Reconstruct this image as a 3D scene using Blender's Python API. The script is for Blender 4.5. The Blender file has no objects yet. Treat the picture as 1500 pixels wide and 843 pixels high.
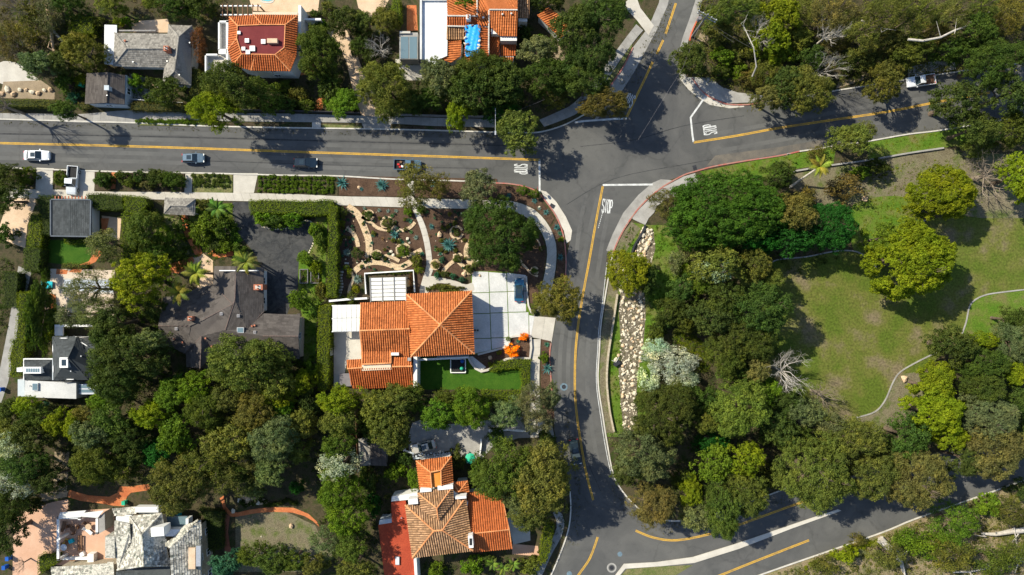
import bpy, bmesh, math, random
import numpy as np
from mathutils import Vector, Matrix
from math import radians, sin, cos, pi
random.seed(7)
sc = bpy.context.scene
COL = sc.collection
# ---------------------------------------------------------------- camera, sky, sun
S = 0.125      # metres per photo pixel on the ground
H = 125.0      # height of the drone
camd = bpy.data.cameras.new('camera'); cam = bpy.data.objects.new('camera', camd); COL.objects.link(cam)
cam.location = (0, 0, H); cam.rotation_euler = (0, 0, 0)
camd.sensor_width = 36; camd.lens = 24; camd.clip_start = 1; camd.clip_end = 6000
sc.camera = cam
SUN_EL = 42.0
SDX, SDY = 0.865, -0.50          # direction in which shadows fall on the ground
w = bpy.data.worlds.new('World'); sc.world = w; w.use_nodes = True
nt = w.node_tree; sky = nt.nodes.new('ShaderNodeTexSky'); sky.sky_type = 'NISHITA'; sky.sun_disc = False
sky.sun_elevation = radians(SUN_EL); sky.sun_rotation = math.atan2(-SDX, -SDY) % (2*pi)
sky.air_density = 1.0; sky.dust_density = 0.6
bg = nt.nodes['Background']; bg.inputs['Strength'].default_value = 0.115
nt.links.new(sky.outputs[0], bg.inputs['Color'])
sl = bpy.data.lights.new('sun', 'SUN'); sl.energy = 4.65; sl.angle = radians(0.5); sl.color = (1.0, 0.93, 0.76)
so = bpy.data.objects.new('sun', sl); COL.objects.link(so); so.location = (-60, 40, 90)
so.rotation_euler = Vector((SDX*cos(radians(SUN_EL)), SDY*cos(radians(SUN_EL)), -sin(radians(SUN_EL)))).to_track_quat('-Z', 'Y').to_euler()
sc.view_settings.view_transform = 'Standard'; sc.view_settings.look = 'None'
sc.view_settings.exposure = 0.70; sc.view_settings.gamma = 1.0
sc.cycles.max_bounces = 6; sc.cycles.transparent_max_bounces = 4

def P(px, py, z=0.0):
    k = (H - z)/H
    return Vector(((px-750)*S*k, (421.5-py)*S*k, z))
# ---------------------------------------------------------------- materials
MATS = {}
def N(nt, t, **kw):
    n = nt.nodes.new(t)
    for k, v in kw.items():
        if k.startswith('i_'):
            n.inputs[k[2:].replace('_', ' ')].default_value = v
        else: setattr(n, k, v)
    return n
def newmat(name):
    m = bpy.data.materials.new(name); m.use_nodes = True; MATS[name] = m
    return m, m.node_tree, m.node_tree.nodes['Principled BSDF']
def ramp(nt, src, stops):
    r = nt.nodes.new('ShaderNodeValToRGB'); e = r.color_ramp.elements
    while len(e) < len(stops): e.new(0.5)
    for i, (p, c) in enumerate(stops): e[i].position = p; e[i].color = (*c, 1)
    nt.links.new(src, r.inputs[0]); return r.outputs[0]
def noise(nt, vec, scale, detail=5, rough=0.6, dist=0.0):
    n = N(nt, 'ShaderNodeTexNoise'); n.inputs['Scale'].default_value = scale; n.inputs['Detail'].default_value = detail
    n.inputs['Roughness'].default_value = rough; n.inputs['Distortion'].default_value = dist
    nt.links.new(vec, n.inputs['Vector']); return n.outputs['Fac']
def mul(nt, a, b, mode='MULTIPLY', fac=1.0):
    m = N(nt, 'ShaderNodeMix', data_type='RGBA', blend_type=mode); m.inputs[0].default_value = fac
    if hasattr(a, 'links'): nt.links.new(a, m.inputs[6])
    else: m.inputs[6].default_value = (*a, 1)
    if hasattr(b, 'links'): nt.links.new(b, m.inputs[7])
    else: m.inputs[7].default_value = (*b, 1)
    return m.outputs[2]
def mat(name, c1, c2=None, scale=1.0, fine=12.0, fineamt=0.35, rough=0.85, bump=0.3, c3=None, lo=.35, hi=.65, isl=0.0, dist=.0, metal=0.0, bscale=None, spec=.15):
    """mottled surface: c1/c2(/c3) mixed by a large noise, fine value grain, optional random tone per loose piece"""
    m, nt, b = newmat(name)
    pos = N(nt, 'ShaderNodeNewGeometry').outputs['Position']
    c2 = c2 or tuple(x*.8 for x in c1)
    st = [(lo, c1), (hi, c2)] if c3 is None else [(lo, c1), ((lo+hi)/2, c2), (hi, c3)]
    c = ramp(nt, noise(nt, pos, scale, dist=dist), st)
    g = ramp(nt, noise(nt, pos, fine, 3), [(.3, (1-fineamt,)*3), (.7, (1+fineamt*.6,)*3)])
    c = mul(nt, c, g)
    if isl:
        r = N(nt, 'ShaderNodeNewGeometry').outputs['Random Per Island']
        c = mul(nt, c, ramp(nt, r, [(0, (1-isl,)*3), (.5, (1, 1, 1)), (1, (1+isl*.8,)*3)]))
    nt.links.new(c, b.inputs['Base Color'])
    b.inputs['Roughness'].default_value = rough; b.inputs['Metallic'].default_value = metal
    b.inputs['Specular IOR Level'].default_value = spec
    if bump:
        bp = N(nt, 'ShaderNodeBump'); bp.inputs['Strength'].default_value = bump; bp.inputs['Distance'].default_value = .06
        nt.links.new(noise(nt, pos, bscale or fine, 4), bp.inputs['Height']); nt.links.new(bp.outputs[0], b.inputs['Normal'])
    return m
def leafmat(name, transl=.34, rough=.6):
    m, nt, b = newmat(name)
    oi = N(nt, 'ShaderNodeObjectInfo'); geo = N(nt, 'ShaderNodeNewGeometry')
    at = N(nt, 'ShaderNodeAttribute', attribute_name='tone')
    c = mul(nt, oi.outputs['Color'], ramp(nt, at.outputs['Fac'], [(0, (.52, .55, .55)), (.5, (1, 1, 1)), (1, (1.6, 1.45, 1.15))]))
    c = mul(nt, c, ramp(nt, geo.outputs['Random Per Island'], [(0, (.74, .74, .74)), (1, (1.28, 1.26, 1.2))]))
    c = mul(nt, c, ramp(nt, noise(nt, geo.outputs['Position'], .35, 3), [(.35, (.86, .95, .9)), (.65, (1.15, 1.07, .95))]))
    b.inputs['Roughness'].default_value = rough; b.inputs['Specular IOR Level'].default_value = .08
    nt.links.new(c, b.inputs['Base Color'])
    t = N(nt, 'ShaderNodeBsdfTranslucent'); nt.links.new(mul(nt, c, (1.15, 1.3, .5)), t.inputs['Color'])
    mx = N(nt, 'ShaderNodeMixShader'); mx.inputs[0].default_value = transl
    nt.links.new(b.outputs[0], mx.inputs[1]); nt.links.new(t.outputs[0], mx.inputs[2])
    nt.links.new(mx.outputs[0], nt.nodes['Material Output'].inputs[0])
    return m
def paint(name, col, rough=.25, metal=.3, coat=.6):
    m, nt, b = newmat(name); b.inputs['Base Color'].default_value = (*col, 1); b.inputs['Roughness'].default_value = rough
    b.inputs['Metallic'].default_value = metal; b.inputs['Coat Weight'].default_value = coat
    pos = N(nt, 'ShaderNodeNewGeometry').outputs['Position']
    nt.links.new(mul(nt, col, ramp(nt, noise(nt, pos, 3, 4), [(.3, (.9, .9, .9)), (.7, (1.04, 1.04, 1.04))])), b.inputs['Base Color'])
    return m
LEAF = leafmat('leaves'); LEAFT = leafmat('thick_leaves', .12, .5)
M_ASPH = mat('asphalt', (.078, .079, .078), (.110, .109, .105), .12, 30, .22, .9, .25, dist=1.5)
def crack(m, sc_, amt):
    nt = m.node_tree; b = nt.nodes['Principled BSDF']; src = b.inputs['Base Color'].links[0].from_socket; pos = N(nt, 'ShaderNodeNewGeometry').outputs['Position']
    nz = N(nt, 'ShaderNodeTexNoise'); nz.inputs['Scale'].default_value = .5; nz.inputs['Detail'].default_value = 6; nt.links.new(pos, nz.inputs['Vector'])
    av = N(nt, 'ShaderNodeVectorMath', operation='MULTIPLY_ADD'); nt.links.new(nz.outputs['Color'], av.inputs[0]); av.inputs[1].default_value = (3.5, 3.5, 0); nt.links.new(pos, av.inputs[2])
    v = N(nt, 'ShaderNodeTexVoronoi', feature='DISTANCE_TO_EDGE'); v.inputs['Scale'].default_value = sc_; nt.links.new(av.outputs[0], v.inputs['Vector'])
    c = mul(nt, src, ramp(nt, v.outputs['Distance'], [(0, (1-amt,)*3), (.018, (1, 1, 1))]))
    c = mul(nt, c, ramp(nt, noise(nt, pos, .9, 6, .7), [(.56, (1, 1, 1)), (.72, (.80, .80, .81))])); c = mul(nt, c, ramp(nt, noise(nt, pos, .045, 2), [(.35, (.90, .90, .92)), (.65, (1.1, 1.1, 1.08))]))
    nt.links.new(c, b.inputs['Base Color']); return m
crack(M_ASPH, .07, .16)
M_ASPHW = crack(mat('worn_asphalt', (.094, .095, .093), (.122, .121, .117), .2, 30, .25, .9, .2), .07, .16)
M_ASPHD = mat('asphalt_driveway', (.035, .037, .04), (.07, .07, .07), .5, 25, .3, .9, .3, dist=2); crack(M_ASPHD, .3, .4)
M_ASPHP = mat('asphalt_patched', (.075, .075, .076), (.092, .09, .088), .3, 30, .2, .9, .2)
M_CONC = mat('concrete', (.43, .40, .35), (.52, .49, .43), .5, 14, .16, .9, .2, isl=.1)
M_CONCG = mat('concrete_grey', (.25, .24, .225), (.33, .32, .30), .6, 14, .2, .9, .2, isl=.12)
M_CONCB = mat('concrete_white', (.46, .465, .46), (.57, .57, .56), .35, 5, .13, .85, .1, isl=.07)
M_CURB = mat('kerb_concrete', (.44, .42, .37), (.56, .53, .48), .8, 10, .2, .9, .2)
M_CURBR = mat('kerb_red_paint', (.40, .11, .085), (.34, .20, .165), 1.2, 14, .3, .8, .2, lo=.35, hi=.62)
M_YEL = mat('yellow_road_paint', (.56, .33, .05), (.36, .23, .07), .9, 9, .35, .8, .1, lo=.42, hi=.72)
M_WHT = mat('white_road_paint', (.60, .61, .60), (.34, .34, .34), 1.1, 9, .35, .8, .1, lo=.42, hi=.75)
M_BLU = mat('blue_survey_paint', (.15, .22, .27), (.11, .16, .2), 2, 20, .3, .8, 0)
M_SOIL = mat('soil', (.040, .030, .020), (.075, .058, .036), .35, 5, .5, .95, .6, c3=(.035, .045, .014))
M_LITTER = mat('leaf_litter_ground', (.032, .036, .014), (.075, .060, .034), .5, 6, .5, .95, .7, c3=(.034, .052, .010))
M_MULCH = mat('bark_mulch', (.068, .041, .027), (.108, .066, .043), .8, 7, .6, .95, .8)
M_DIRT = mat('dry_dirt', (.23, .18, .12), (.32, .25, .17), .6, 8, .3, .95, .4)
M_SAND = mat('flagstone_edging', (.50, .36, .21), (.62, .47, .30), 2.2, 7, .5, .95, .8, c3=(.30, .22, .14))
M_TERR = mat('terracotta_paving', (.42, .12, .045), (.52, .19, .075), .7, 8, .35, .85, .4, isl=.2)
M_TAN = mat('tan_paving', (.50, .36, .24), (.62, .46, .32), .4, 9, .2, .85, .25, isl=.1)
M_PINK = mat('pink_gravel_paving', (.50, .30, .20), (.58, .37, .26), .3, 14, .15, .9, .2)
M_LAWN = mat('clipped_lawn', (.028, .085, .006), (.050, .115, .010), .6, 7, .4, .9, .6)
M_PARK = mat('park_grass', (.078, .112, .014), (.112, .122, .026), .16, 2.6, .42, .95, .8, c3=(.165, .135, .078), lo=.40, hi=.66, bscale=6)
M_PARKG = mat('park_grass_green', (.065, .138, .010), (.095, .15, .018), .35, 4, .4, .95, .6, c3=(.14, .135, .045))
M_DRYG = mat('dry_grass', (.135, .115, .072), (.17, .15, .095), .35, 5, .5, .95, .6, c3=(.09, .115, .03))
M_VERGE = mat('verge_grass', (.10, .13, .035), (.19, .17, .08), .7, 5, .5, .95, .6)
M_BARK = mat('bark', (.10, .075, .055), (.16, .12, .09), 2, 14, .4, .95, .6)
M_BARKW = mat('pale_bark', (.38, .35, .30), (.52, .48, .43), 1.5, 12, .3, .85, .4)
M_ROCK = mat('pale_rock', (.50, .44, .33), (.62, .56, .44), 2, 8, .3, .9, .6, isl=.15)
M_ROCKT = mat('tan_rock', (.48, .33, .20), (.56, .42, .28), 2, 9, .3, .9, .6, isl=.15)
M_TILE = mat('orange_clay_tiles', (.46, .128, .034), (.55, .18, .056), .3, 2.0, .38, .75, .2, isl=.22, spec=.15, c3=(.42, .13, .04))
M_PAN = mat('tile_pans', (.33, .095, .026), (.40, .12, .038), .8, 8, .3, .8, .2)
M_TILER = mat('red_clay_tiles', (.38, .095, .026), (.47, .13, .036), .4, 6, .25, .7, .2, isl=.25, spec=.2)
M_TILEO = mat('weathered_clay_tiles', (.34, .19, .09), (.43, .26, .145), .25, 6, .3, .8, .2, isl=.4)
M_PANO = mat('weathered_tile_pans', (.14, .075, .04), (.20, .11, .06), .8, 8, .3, .85, .2)
M_CAP = mat('ridge_tiles', (.56, .22, .085), (.62, .28, .12), 1, 8, .25, .7, .2, isl=.25)
M_MAROON = mat('maroon_roofing', (.13, .022, .024), (.16, .030, .030), .5, 12, .15, .8, .1)
M_REDFLAT = mat('red_flat_roofing', (.33, .052, .024), (.42, .075, .032), .35, 5, .3, .75, .1)
M_SHAKE = mat('grey_shakes', (.225, .21, .185), (.27, .25, .22), .4, 9, .3, .9, .3, isl=.35)
M_SHING = mat('charcoal_shingles', (.076, .066, .061), (.100, .088, .080), .5, 12, .25, .9, .2, isl=.25)
M_SHINGD = mat('dark_slate_shingles', (.045, .052, .055), (.065, .072, .075), .5, 12, .25, .8, .2, isl=.25)
M_SLATE = mat('mossy_slate', (.22, .215, .185), (.52, .49, .42), 1.3, 7, .5, .85, .5, c3=(.19, .20, .165), isl=.6)
M_GFLAT = mat('grey_flat_roofing', (.085, .10, .12), (.11, .125, .145), .6, 14, .2, .85, .1)
M_WFLAT = mat('white_flat_roofing', (.60, .62, .64), (.72, .73, .73), .35, 3, .14, .7, .1)
M_WWALL = mat('white_stucco', (.66, .65, .62), (.72, .71, .68), .5, 14, .08, .9, .15)
M_CWALL = mat('cream_stucco', (.56, .46, .34), (.62, .52, .40), .5, 14, .1, .9, .15)
M_BWALL = mat('pale_blue_grey_wall', (.42, .47, .50), (.48, .52, .55), .6, 10, .1, .8, .1)
M_WHITEP = mat('white_paint', (.76, .76, .74), (.7, .7, .69), 1, 12, .08, .6, .05)
M_STONE = mat('stone_masonry', (.34, .29, .21), (.46, .40, .30), 2, 7, .35, .9, .5, isl=.3)
M_WOOD = mat('brown_timber', (.15, .08, .045), (.20, .11, .065), 2, 14, .3, .8, .3)
M_WOODG = mat('grey_timber', (.16, .16, .16), (.22, .22, .22), 2, 14, .4, .85, .3)
M_METAL = mat('dark_metal', (.05, .05, .055), (.08, .08, .085), 3, 20, .2, .45, .05, metal=.6)
M_METALL = mat('light_metal', (.5, .52, .53), (.6, .6, .6), 3, 20, .1, .4, .05, metal=.7)
M_BLACK = mat('black_rubber', (.018, .018, .02), (.03, .03, .03), 4, 20, .2, .8, .1)
M_BRICK = mat('red_brick', (.36, .12, .07), (.44, .18, .11), 3, 9, .3, .9, .3)
M_TARP = mat('blue_tarp', (.02, .27, .72), (.03, .34, .80), 1.2, 5, .15, .4, .9, bscale=2.2)
M_TEAL = mat('teal_fabric', (.02, .42, .52), (.03, .5, .6), 2, 9, .1, .8, .1)
M_ORANGEF = mat('orange_stucco', (.62, .20, .03), (.68, .24, .05), 1, 9, .1, .8, .1)
M_PANEL = mat('white_polycarbonate', (.60, .60, .57), (.68, .68, .65), .8, 9, .1, .35, .05)
M_GREYF = mat('grey_vinyl', (.15, .14, .15), (.18, .17, .18), 1, 9, .1, .7, .1)
M_RED = mat('red_plastic', (.5, .03, .03), None, 2, 9, .1, .4, 0)
M_BLUEP = mat('blue_plastic', (.02, .10, .42), None, 2, 9, .1, .4, 0)
M_GREENP = mat('green_plastic', (.03, .42, .25), None, 2, 9, .1, .5, 0)
M_GLASS, _nt, _b = newmat('dark_glass'); _b.inputs['Base Color'].default_value = (.02, .035, .045, 1); _b.inputs['Roughness'].default_value = .06; _b.inputs['Specular IOR Level'].default_value = .8
M_GLASST, _nt, _b = newmat('teal_glass'); _b.inputs['Base Color'].default_value = (.12, .18, .21, 1); _b.inputs['Roughness'].default_value = .1; _b.inputs['Specular IOR Level'].default_value = .8
M_WATER, _nt, _b = newmat('pool_water'); _b.inputs['Base Color'].default_value = (.16, .42, .48, 1); _b.inputs['Roughness'].default_value = .05
M_LAMPG = paint('lamp_glass', (.8, .8, .75), .1, 0, 0)
M_TAIL = paint('tail_lamp', (.45, .02, .02), .2, 0, .5)
# ---------------------------------------------------------------- object helpers
def link(o, parent=None):
    COL.objects.link(o)
    if parent is not None: o.parent = parent
    return o
LABELS = {}
def tag(o, label=None, cat=None, group=None, kind=None):
    if label: o['label'] = label; LABELS.setdefault(label, []).append(o)
    if cat: o['category'] = cat
    if group: o['group'] = group
    if kind: o['kind'] = kind
    return o
def empty(name, loc, label, cat, group=None, rz=0.0):
    o = bpy.data.objects.new(name, None); o.location = loc; o.rotation_euler = (0, 0, rz); o.empty_display_size = .5
    link(o); return tag(o, label, cat, group)
def mesh(name, verts, faces, m=None, tone=None, smooth=False):
    me = bpy.data.meshes.new(name)
    if isinstance(verts, np.ndarray):
        nv, nf = len(verts), len(faces); k = faces.shape[1]
        me.vertices.add(nv); me.vertices.foreach_set('co', verts.astype(np.float32).ravel())
        me.loops.add(nf*k); me.loops.foreach_set('vertex_index', faces.astype(np.int32).ravel())
        me.polygons.add(nf); me.polygons.foreach_set('loop_start', np.arange(0, nf*k, k, dtype=np.int32))
        me.update(calc_edges=True)
    else:
        me.from_pydata([tuple(v) for v in verts], [], faces)
    if tone is not None:
        a = me.attributes.new('tone', 'FLOAT', 'FACE'); a.data.foreach_set('value', np.asarray(tone, np.float32))
    if smooth: me.polygons.foreach_set('use_smooth', [True]*len(me.polygons))
    if m: me.materials.append(m)
    me.update(); return me
def obj(name, me, parent=None, loc=None, rz=None, scale=None, color=None, kind=None):
    o = bpy.data.objects.new(name, me)
    if loc is not None: o.location = loc
    if rz is not None: o.rotation_euler = (0, 0, rz)
    if scale is not None: o.scale = scale
    if color is not None: o.color = (*color, 1)
    link(o, parent)
    if kind: o['kind'] = kind
    return o
class MB:
    def __init__(s): s.v = []; s.f = []
    def add(s, vs, fs):
        n = len(s.v); s.v += [tuple(v) for v in vs]; s.f += [tuple(i+n for i in f) for f in fs]
    def box(s, c, d, rz=0.0, tilt=None):
        M = Matrix.Rotation(rz, 4, 'Z')
        if tilt: M = M @ tilt
        x, y, z = d[0]/2, d[1]/2, d[2]/2
        vs = [Vector(c) + (M @ Vector((a*x, b*y, e*z))) for a in (-1, 1) for b in (-1, 1) for e in (-1, 1)]
        s.add(vs, [(0, 1, 3, 2), (4, 6, 7, 5), (0, 4, 5, 1), (2, 3, 7, 6), (0, 2, 6, 4), (1, 5, 7, 3)]); return s
    def tube(s, pts, rad, n=5, cap=True):
        pts = [Vector(p) for p in pts]
        if not hasattr(rad, '__len__'): rad = [rad]*len(pts)
        rings = []
        for i, p in enumerate(pts):
            d = (pts[min(i+1, len(pts)-1)] - pts[max(i-1, 0)]).normalized()
            a = d.cross(Vector((0, 0, 1)) if abs(d.z) < .9 else Vector((1, 0, 0))).normalized(); b = d.cross(a)
            rings.append([p + (a*cos(2*pi*k/n) + b*sin(2*pi*k/n))*rad[i] for k in range(n)])
        fs = [(i*n+k, i*n+(k+1) % n, (i+1)*n+(k+1) % n, (i+1)*n+k) for i in range(len(pts)-1) for k in range(n)]
        if cap: fs += [tuple(range(n))[::-1], tuple((len(pts)-1)*n+k for k in range(n))]
        s.add([v for r in rings for v in r], fs); return s
    def prism(s, poly, z0, z1, bottom=False):
        n = len(poly); vs = [(p[0], p[1], z0) for p in poly] + [(p[0], p[1], z1) for p in poly]
        fs = [tuple(range(n, 2*n))] + [(i, (i+1) % n, n+(i+1) % n, n+i) for i in range(n)]
        if bottom: fs.append(tuple(range(n))[::-1])
        s.add(vs, fs); return s
    def mesh(s, name, m, smooth=False): return mesh(name, s.v, s.f, m, smooth=smooth)
    def obj(s, name, m, parent=None, kind=None, smooth=False, loc=None, rz=None):
        return obj(name, s.mesh(name, m, smooth), parent, loc, rz, kind=kind)
def wp(poly, z=0.0): return [P(x, y, z) for x, y in poly]
def smooth(pts, n=5, closed=False):
    """Catmull-Rom through 2-D points"""
    out = []; m = len(pts)
    idx = (lambda i: i % m) if closed else (lambda i: max(0, min(m-1, i)))
    for i in range(m if closed else m-1):
        p0, p1, p2, p3 = (np.array(pts[idx(j)], float) for j in (i-1, i, i+1, i+2))
        for k in range(n):
            t = k/n; out.append(tuple(.5*((2*p1)+(-p0+p2)*t+(2*p0-5*p1+4*p2-p3)*t*t+(-p0+3*p1-3*p2+p3)*t**3)))
    if not closed: out.append(tuple(pts[-1]))
    return out
def area2(poly): return sum(poly[i][0]*poly[(i+1) % len(poly)][1]-poly[(i+1) % len(poly)][0]*poly[i][1] for i in range(len(poly)))/2
def ccw(poly): return list(poly) if area2(poly) > 0 else list(reversed(poly))
def inset(poly, d):
    poly = ccw([(p[0], p[1]) for p in poly]); n = len(poly); out = []
    for i in range(n):
        a, b, c = (Vector(poly[(i-1) % n]), Vector(poly[i]), Vector(poly[(i+1) % n]))
        e1 = (b-a).normalized(); e2 = (c-b).normalized(); n1 = Vector((-e1.y, e1.x)); n2 = Vector((-e2.y, e2.x))
        k = 1+n1.dot(n2); k = max(k, .4)
        out.append(tuple(b + (n1+n2)*(d/k)))
    return out
Z = [0.004]
def sheet(name, pxpoly, m, layer=1, thick=0.0, parent=None, struct=True, sm=False, label=None):
    if sm: pxpoly = smooth(pxpoly, 4, True)
    Z[0] += 1; poly = ccw([tuple(P(*p)[:2]) for p in pxpoly]); z = .006*layer + thick + .00004*Z[0]
    mb = MB()
    if thick: mb.prism(poly, 0, z)
    else: mb.add([(x, y, z) for x, y in poly], [tuple(range(len(poly)))])
    o = mb.obj(name, m, parent, kind='structure' if (struct and parent is None) else None)
    if label: tag(o, label)
    return o
def ribbon(pts, wd, z0, z1, mb=None, closed=False):
    """pts world xy; solid ribbon of width wd between z0 and z1 (flat sheet if z0 is None)"""
    mb = mb or MB(); n = len(pts); L = []; R = []
    for i in range(n):
        a = Vector(pts[max(i-1, 0)][:2]); b = Vector(pts[min(i+1, n-1)][:2]); d = (b-a).normalized(); q = Vector((-d.y, d.x))*wd/2
        p = Vector(pts[i][:2]); L.append(p+q); R.append(p-q)
    vs = [(p.x, p.y, z1) for p in L+R]; fs = [(n+i, n+i+1, i+1, i) for i in range(n-1)]
    if z0 is not None:
        vs += [(p.x, p.y, z0) for p in L+R]
        fs += [(i, i+1, 2*n+i+1, 2*n+i) for i in range(n-1)] + [(n+i+1, n+i, 3*n+i, 3*n+i+1) for i in range(n-1)]
        fs += [(0, 2*n, 3*n, n), (2*n-1, 4*n-1, 3*n-1, n-1)]
    mb.add(vs, fs); return mb
def pl(pts, n=4): return [P(*p) for p in smooth(pts, n)]
def kerb(name, pts, m=None, wd=.2, h=.13, parent=None, label=None, n=4):
    o = ribbon(pl(pts, n), wd, 0, h).obj(name, m or M_CURB, parent, kind=None if parent else 'structure')
    return tag(o, label) if label else o
def slabs(name, L, R, step=1.5, h=.12, m=None, part='paving_slab', parent=None, gap=.025, tab=None):
    """a path between two px edge lines cut into separate slabs"""
    m = m or M_CONC
    L = pl(L); R = pl(R)
    def res(a, n):
        d = [0]
        for i in range(len(a)-1): d.append(d[-1]+(a[i+1]-a[i]).length)
        return [a[0].lerp(a[0], 0) if False else interp(a, d, d[-1]*k/n) for k in range(n+1)]
    def interp(a, d, t):
        for i in range(len(a)-1):
            if t <= d[i+1]+1e-9: return a[i].lerp(a[i+1], (t-d[i])/max(1e-9, d[i+1]-d[i]))
        return a[-1]
    ln = sum((L[i+1]-L[i]).length for i in range(len(L)-1)); n = max(1, round(ln/step))
    L = res(L, n); R = res(R, n)
    if parent is None:
        parent = bpy.data.objects.new(name, None); link(parent); parent['kind'] = 'structure'
        c = (L[0]+R[0])/2; parent.location = (0, 0, 0)
    for i in range(n):
        u = (L[i+1]-L[i]).normalized()*gap/2; v = (R[i+1]-R[i]).normalized()*gap/2
        q = [L[i]+u, L[i+1]-u, R[i+1]-v, R[i]+v]
        dz = random.uniform(-.006, .006)
        MB().prism(ccw([(p.x, p.y) for p in q]), 0, h+dz).obj(part, m, parent)
    return parent
# ---------------------------------------------------------------- roofs and buildings
def clip_u(poly2, u):
    xs = []
    for i in range(len(poly2)):
        a, b = poly2[i], poly2[(i+1) % len(poly2)]
        if (a[0]-u)*(b[0]-u) < 0: xs.append(a[1]+(b[1]-a[1])*(u-a[0])/(b[0]-a[0]))
    xs.sort(); return list(zip(xs[::2], xs[1::2]))
SLOPES = []
def rz(px, py, z0, add=0.0):
    """height of the highest roof plane seen at a photo pixel"""
    z = z0
    for _ in range(4):
        p = P(px, py, z+add); hs = [c.z-((p.x-c.x)*n.x+(p.y-c.y)*n.y)/n.z for q, n, c in SLOPES if inpoly(q, (p.x, p.y))]; hs = [h for h in hs if abs(h-z0) < 2.2]
        if not hs: return z0
        z = max(hs)
    return z
def slope(parent, pts, style):
    """one roof plane (px, py, z corners): a deck sheet plus its courses of tiles / shakes / shingles as real relief"""
    W = [P(*p) for p in pts]
    if area2([(p.x, p.y) for p in W]) < 0: W.reverse()
    n = Vector((0, 0, 0))
    for i in range(len(W)):
        a, b = W[i], W[(i+1) % len(W)]; n += Vector(((a.y-b.y)*(a.z+b.z), (a.z-b.z)*(a.x+b.x), (a.x-b.x)*(a.y+b.y)))
    n.normalize(); c = sum(W, Vector())/len(W)
    dwn = Vector((0, 0, -1)) - n*Vector((0, 0, -1)).dot(n)
    dwn = dwn.normalized() if dwn.length > .02 else Vector((0, -1, 0)); ac = n.cross(dwn)
    base = {'barrel': M_PAN, 'barrelr': M_PAN, 'barrelo': M_PANO, 'shake': M_SHAKE, 'shingle': M_SHING, 'shingled': M_SHINGD, 'slate': M_SLATE}[style]
    o = MB(); o.add([(p.x, p.y, p.z) for p in W] + [(p.x, p.y, p.z-.18) for p in W],
                    [tuple(range(len(W)))] + [(i, i+len(W), (i+1) % len(W)+len(W), (i+1) % len(W)) for i in range(len(W))])
    deck = o.obj('roof_slope', base, parent); SLOPES.append(([(p.x, p.y) for p in W], n.copy(), c.copy()))
    q = [((p-c).dot(ac), (p-c).dot(dwn)) for p in W]
    mb = MB(); umin = min(x[0] for x in q); umax = max(x[0] for x in q); vmin = min(x[1] for x in q); vmax = max(x[1] for x in q)
    if style.startswith('barrel'):
        sp = .40; r = .125; tl = .48; u = umin + sp/2
        while u < umax:
            for v0, v1 in clip_u(q, u):
                k = max(1, round((v1-v0)/tl)); 
                for i in range(k):
                    a = v0+(v1-v0)*i/k; b = v0+(v1-v0)*(i+1)/k; ds = random.uniform(-.012, .012); vs = []
                    for vv, rr, lift in ((a, r*.86, .02), (b, r*1.05, .05)):
                        for t in (0, 60, 120, 180):
                            vs.append(c + ac*(u+ds+rr*cos(radians(t))) + dwn*vv + n*(lift+rr*sin(radians(t))*.9))
                    mb.add(vs, [(0, 1, 5, 4), (1, 2, 6, 5), (2, 3, 7, 6), (4, 5, 6, 7)])
            u += sp
        m = {'barrel': M_TILE, 'barrelr': M_TILER, 'barrelo': M_TILEO}[style]; nm = 'roof_tiles'
    else:
        ch = {'shake': .36, 'shingle': .30, 'shingled': .32, 'slate': .42}[style]; tw = {'shake': .34, 'shingle': .9, 'shingled': .7, 'slate': .5}[style]
        lf = {'shake': .05, 'shingle': .02, 'shingled': .025, 'slate': .05}[style]
        qq = [(b, a) for a, b in q]; v = vmin; 
        while v < vmax:
            for a, b in clip_u(qq, v+ch*.5):
                u = a
                while u < b-.05:
                    e = min(b, u+tw*random.uniform(.6, 1.4)); g = .012
                    l2 = lf*random.uniform(.6, 1.3); v1 = v+ch*1.02+random.uniform(-.03, .03)*(style != 'shingle')
                    vs = [c+ac*(u+g)+dwn*v+n*.012, c+ac*(e-g)+dwn*v+n*.012, c+ac*(e-g)+dwn*v1+n*(.012+l2), c+ac*(u+g)+dwn*v1+n*(.012+l2),
                          c+ac*(e-g)+dwn*v1+n*.002, c+ac*(u+g)+dwn*v1+n*.002]
                    mb.add(vs, [(0, 1, 2, 3), (3, 2, 4, 5)]); u = e
            v += ch
        m = base; nm = {'shake': 'wood_shakes', 'slate': 'roof_slates'}.get(style, 'roof_shingles')
    if mb.f: mb.obj(nm, m, deck, kind='stuff')
    return deck
def ridge(parent, a, b, m=None, r=.15, up=.04, tiles=True):
    A, B = P(*a), P(*b); d = B-A; k = max(1, round(d.length/.5)) if tiles else 1
    sd = d.cross(Vector((0, 0, 1))).normalized(); mb = MB(); nn = sd.cross(d).normalized()
    for i in range(k):
        vs = []
        for t, rr in ((i/k, r*.9), ((i+1)/k, r*1.08)):
            for an in (0, 45, 90, 135, 180): vs.append(A+d*t+sd*rr*cos(radians(an))+nn*(up+rr*sin(radians(an))*.75))
        mb.add(vs, [(j, j+1, j+6, j+5) for j in range(4)] + [(9, 8, 7, 6, 5), (0, 1, 2, 3, 4)])
    return mb.obj('ridge_cap', m or M_CAP, parent)
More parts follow.
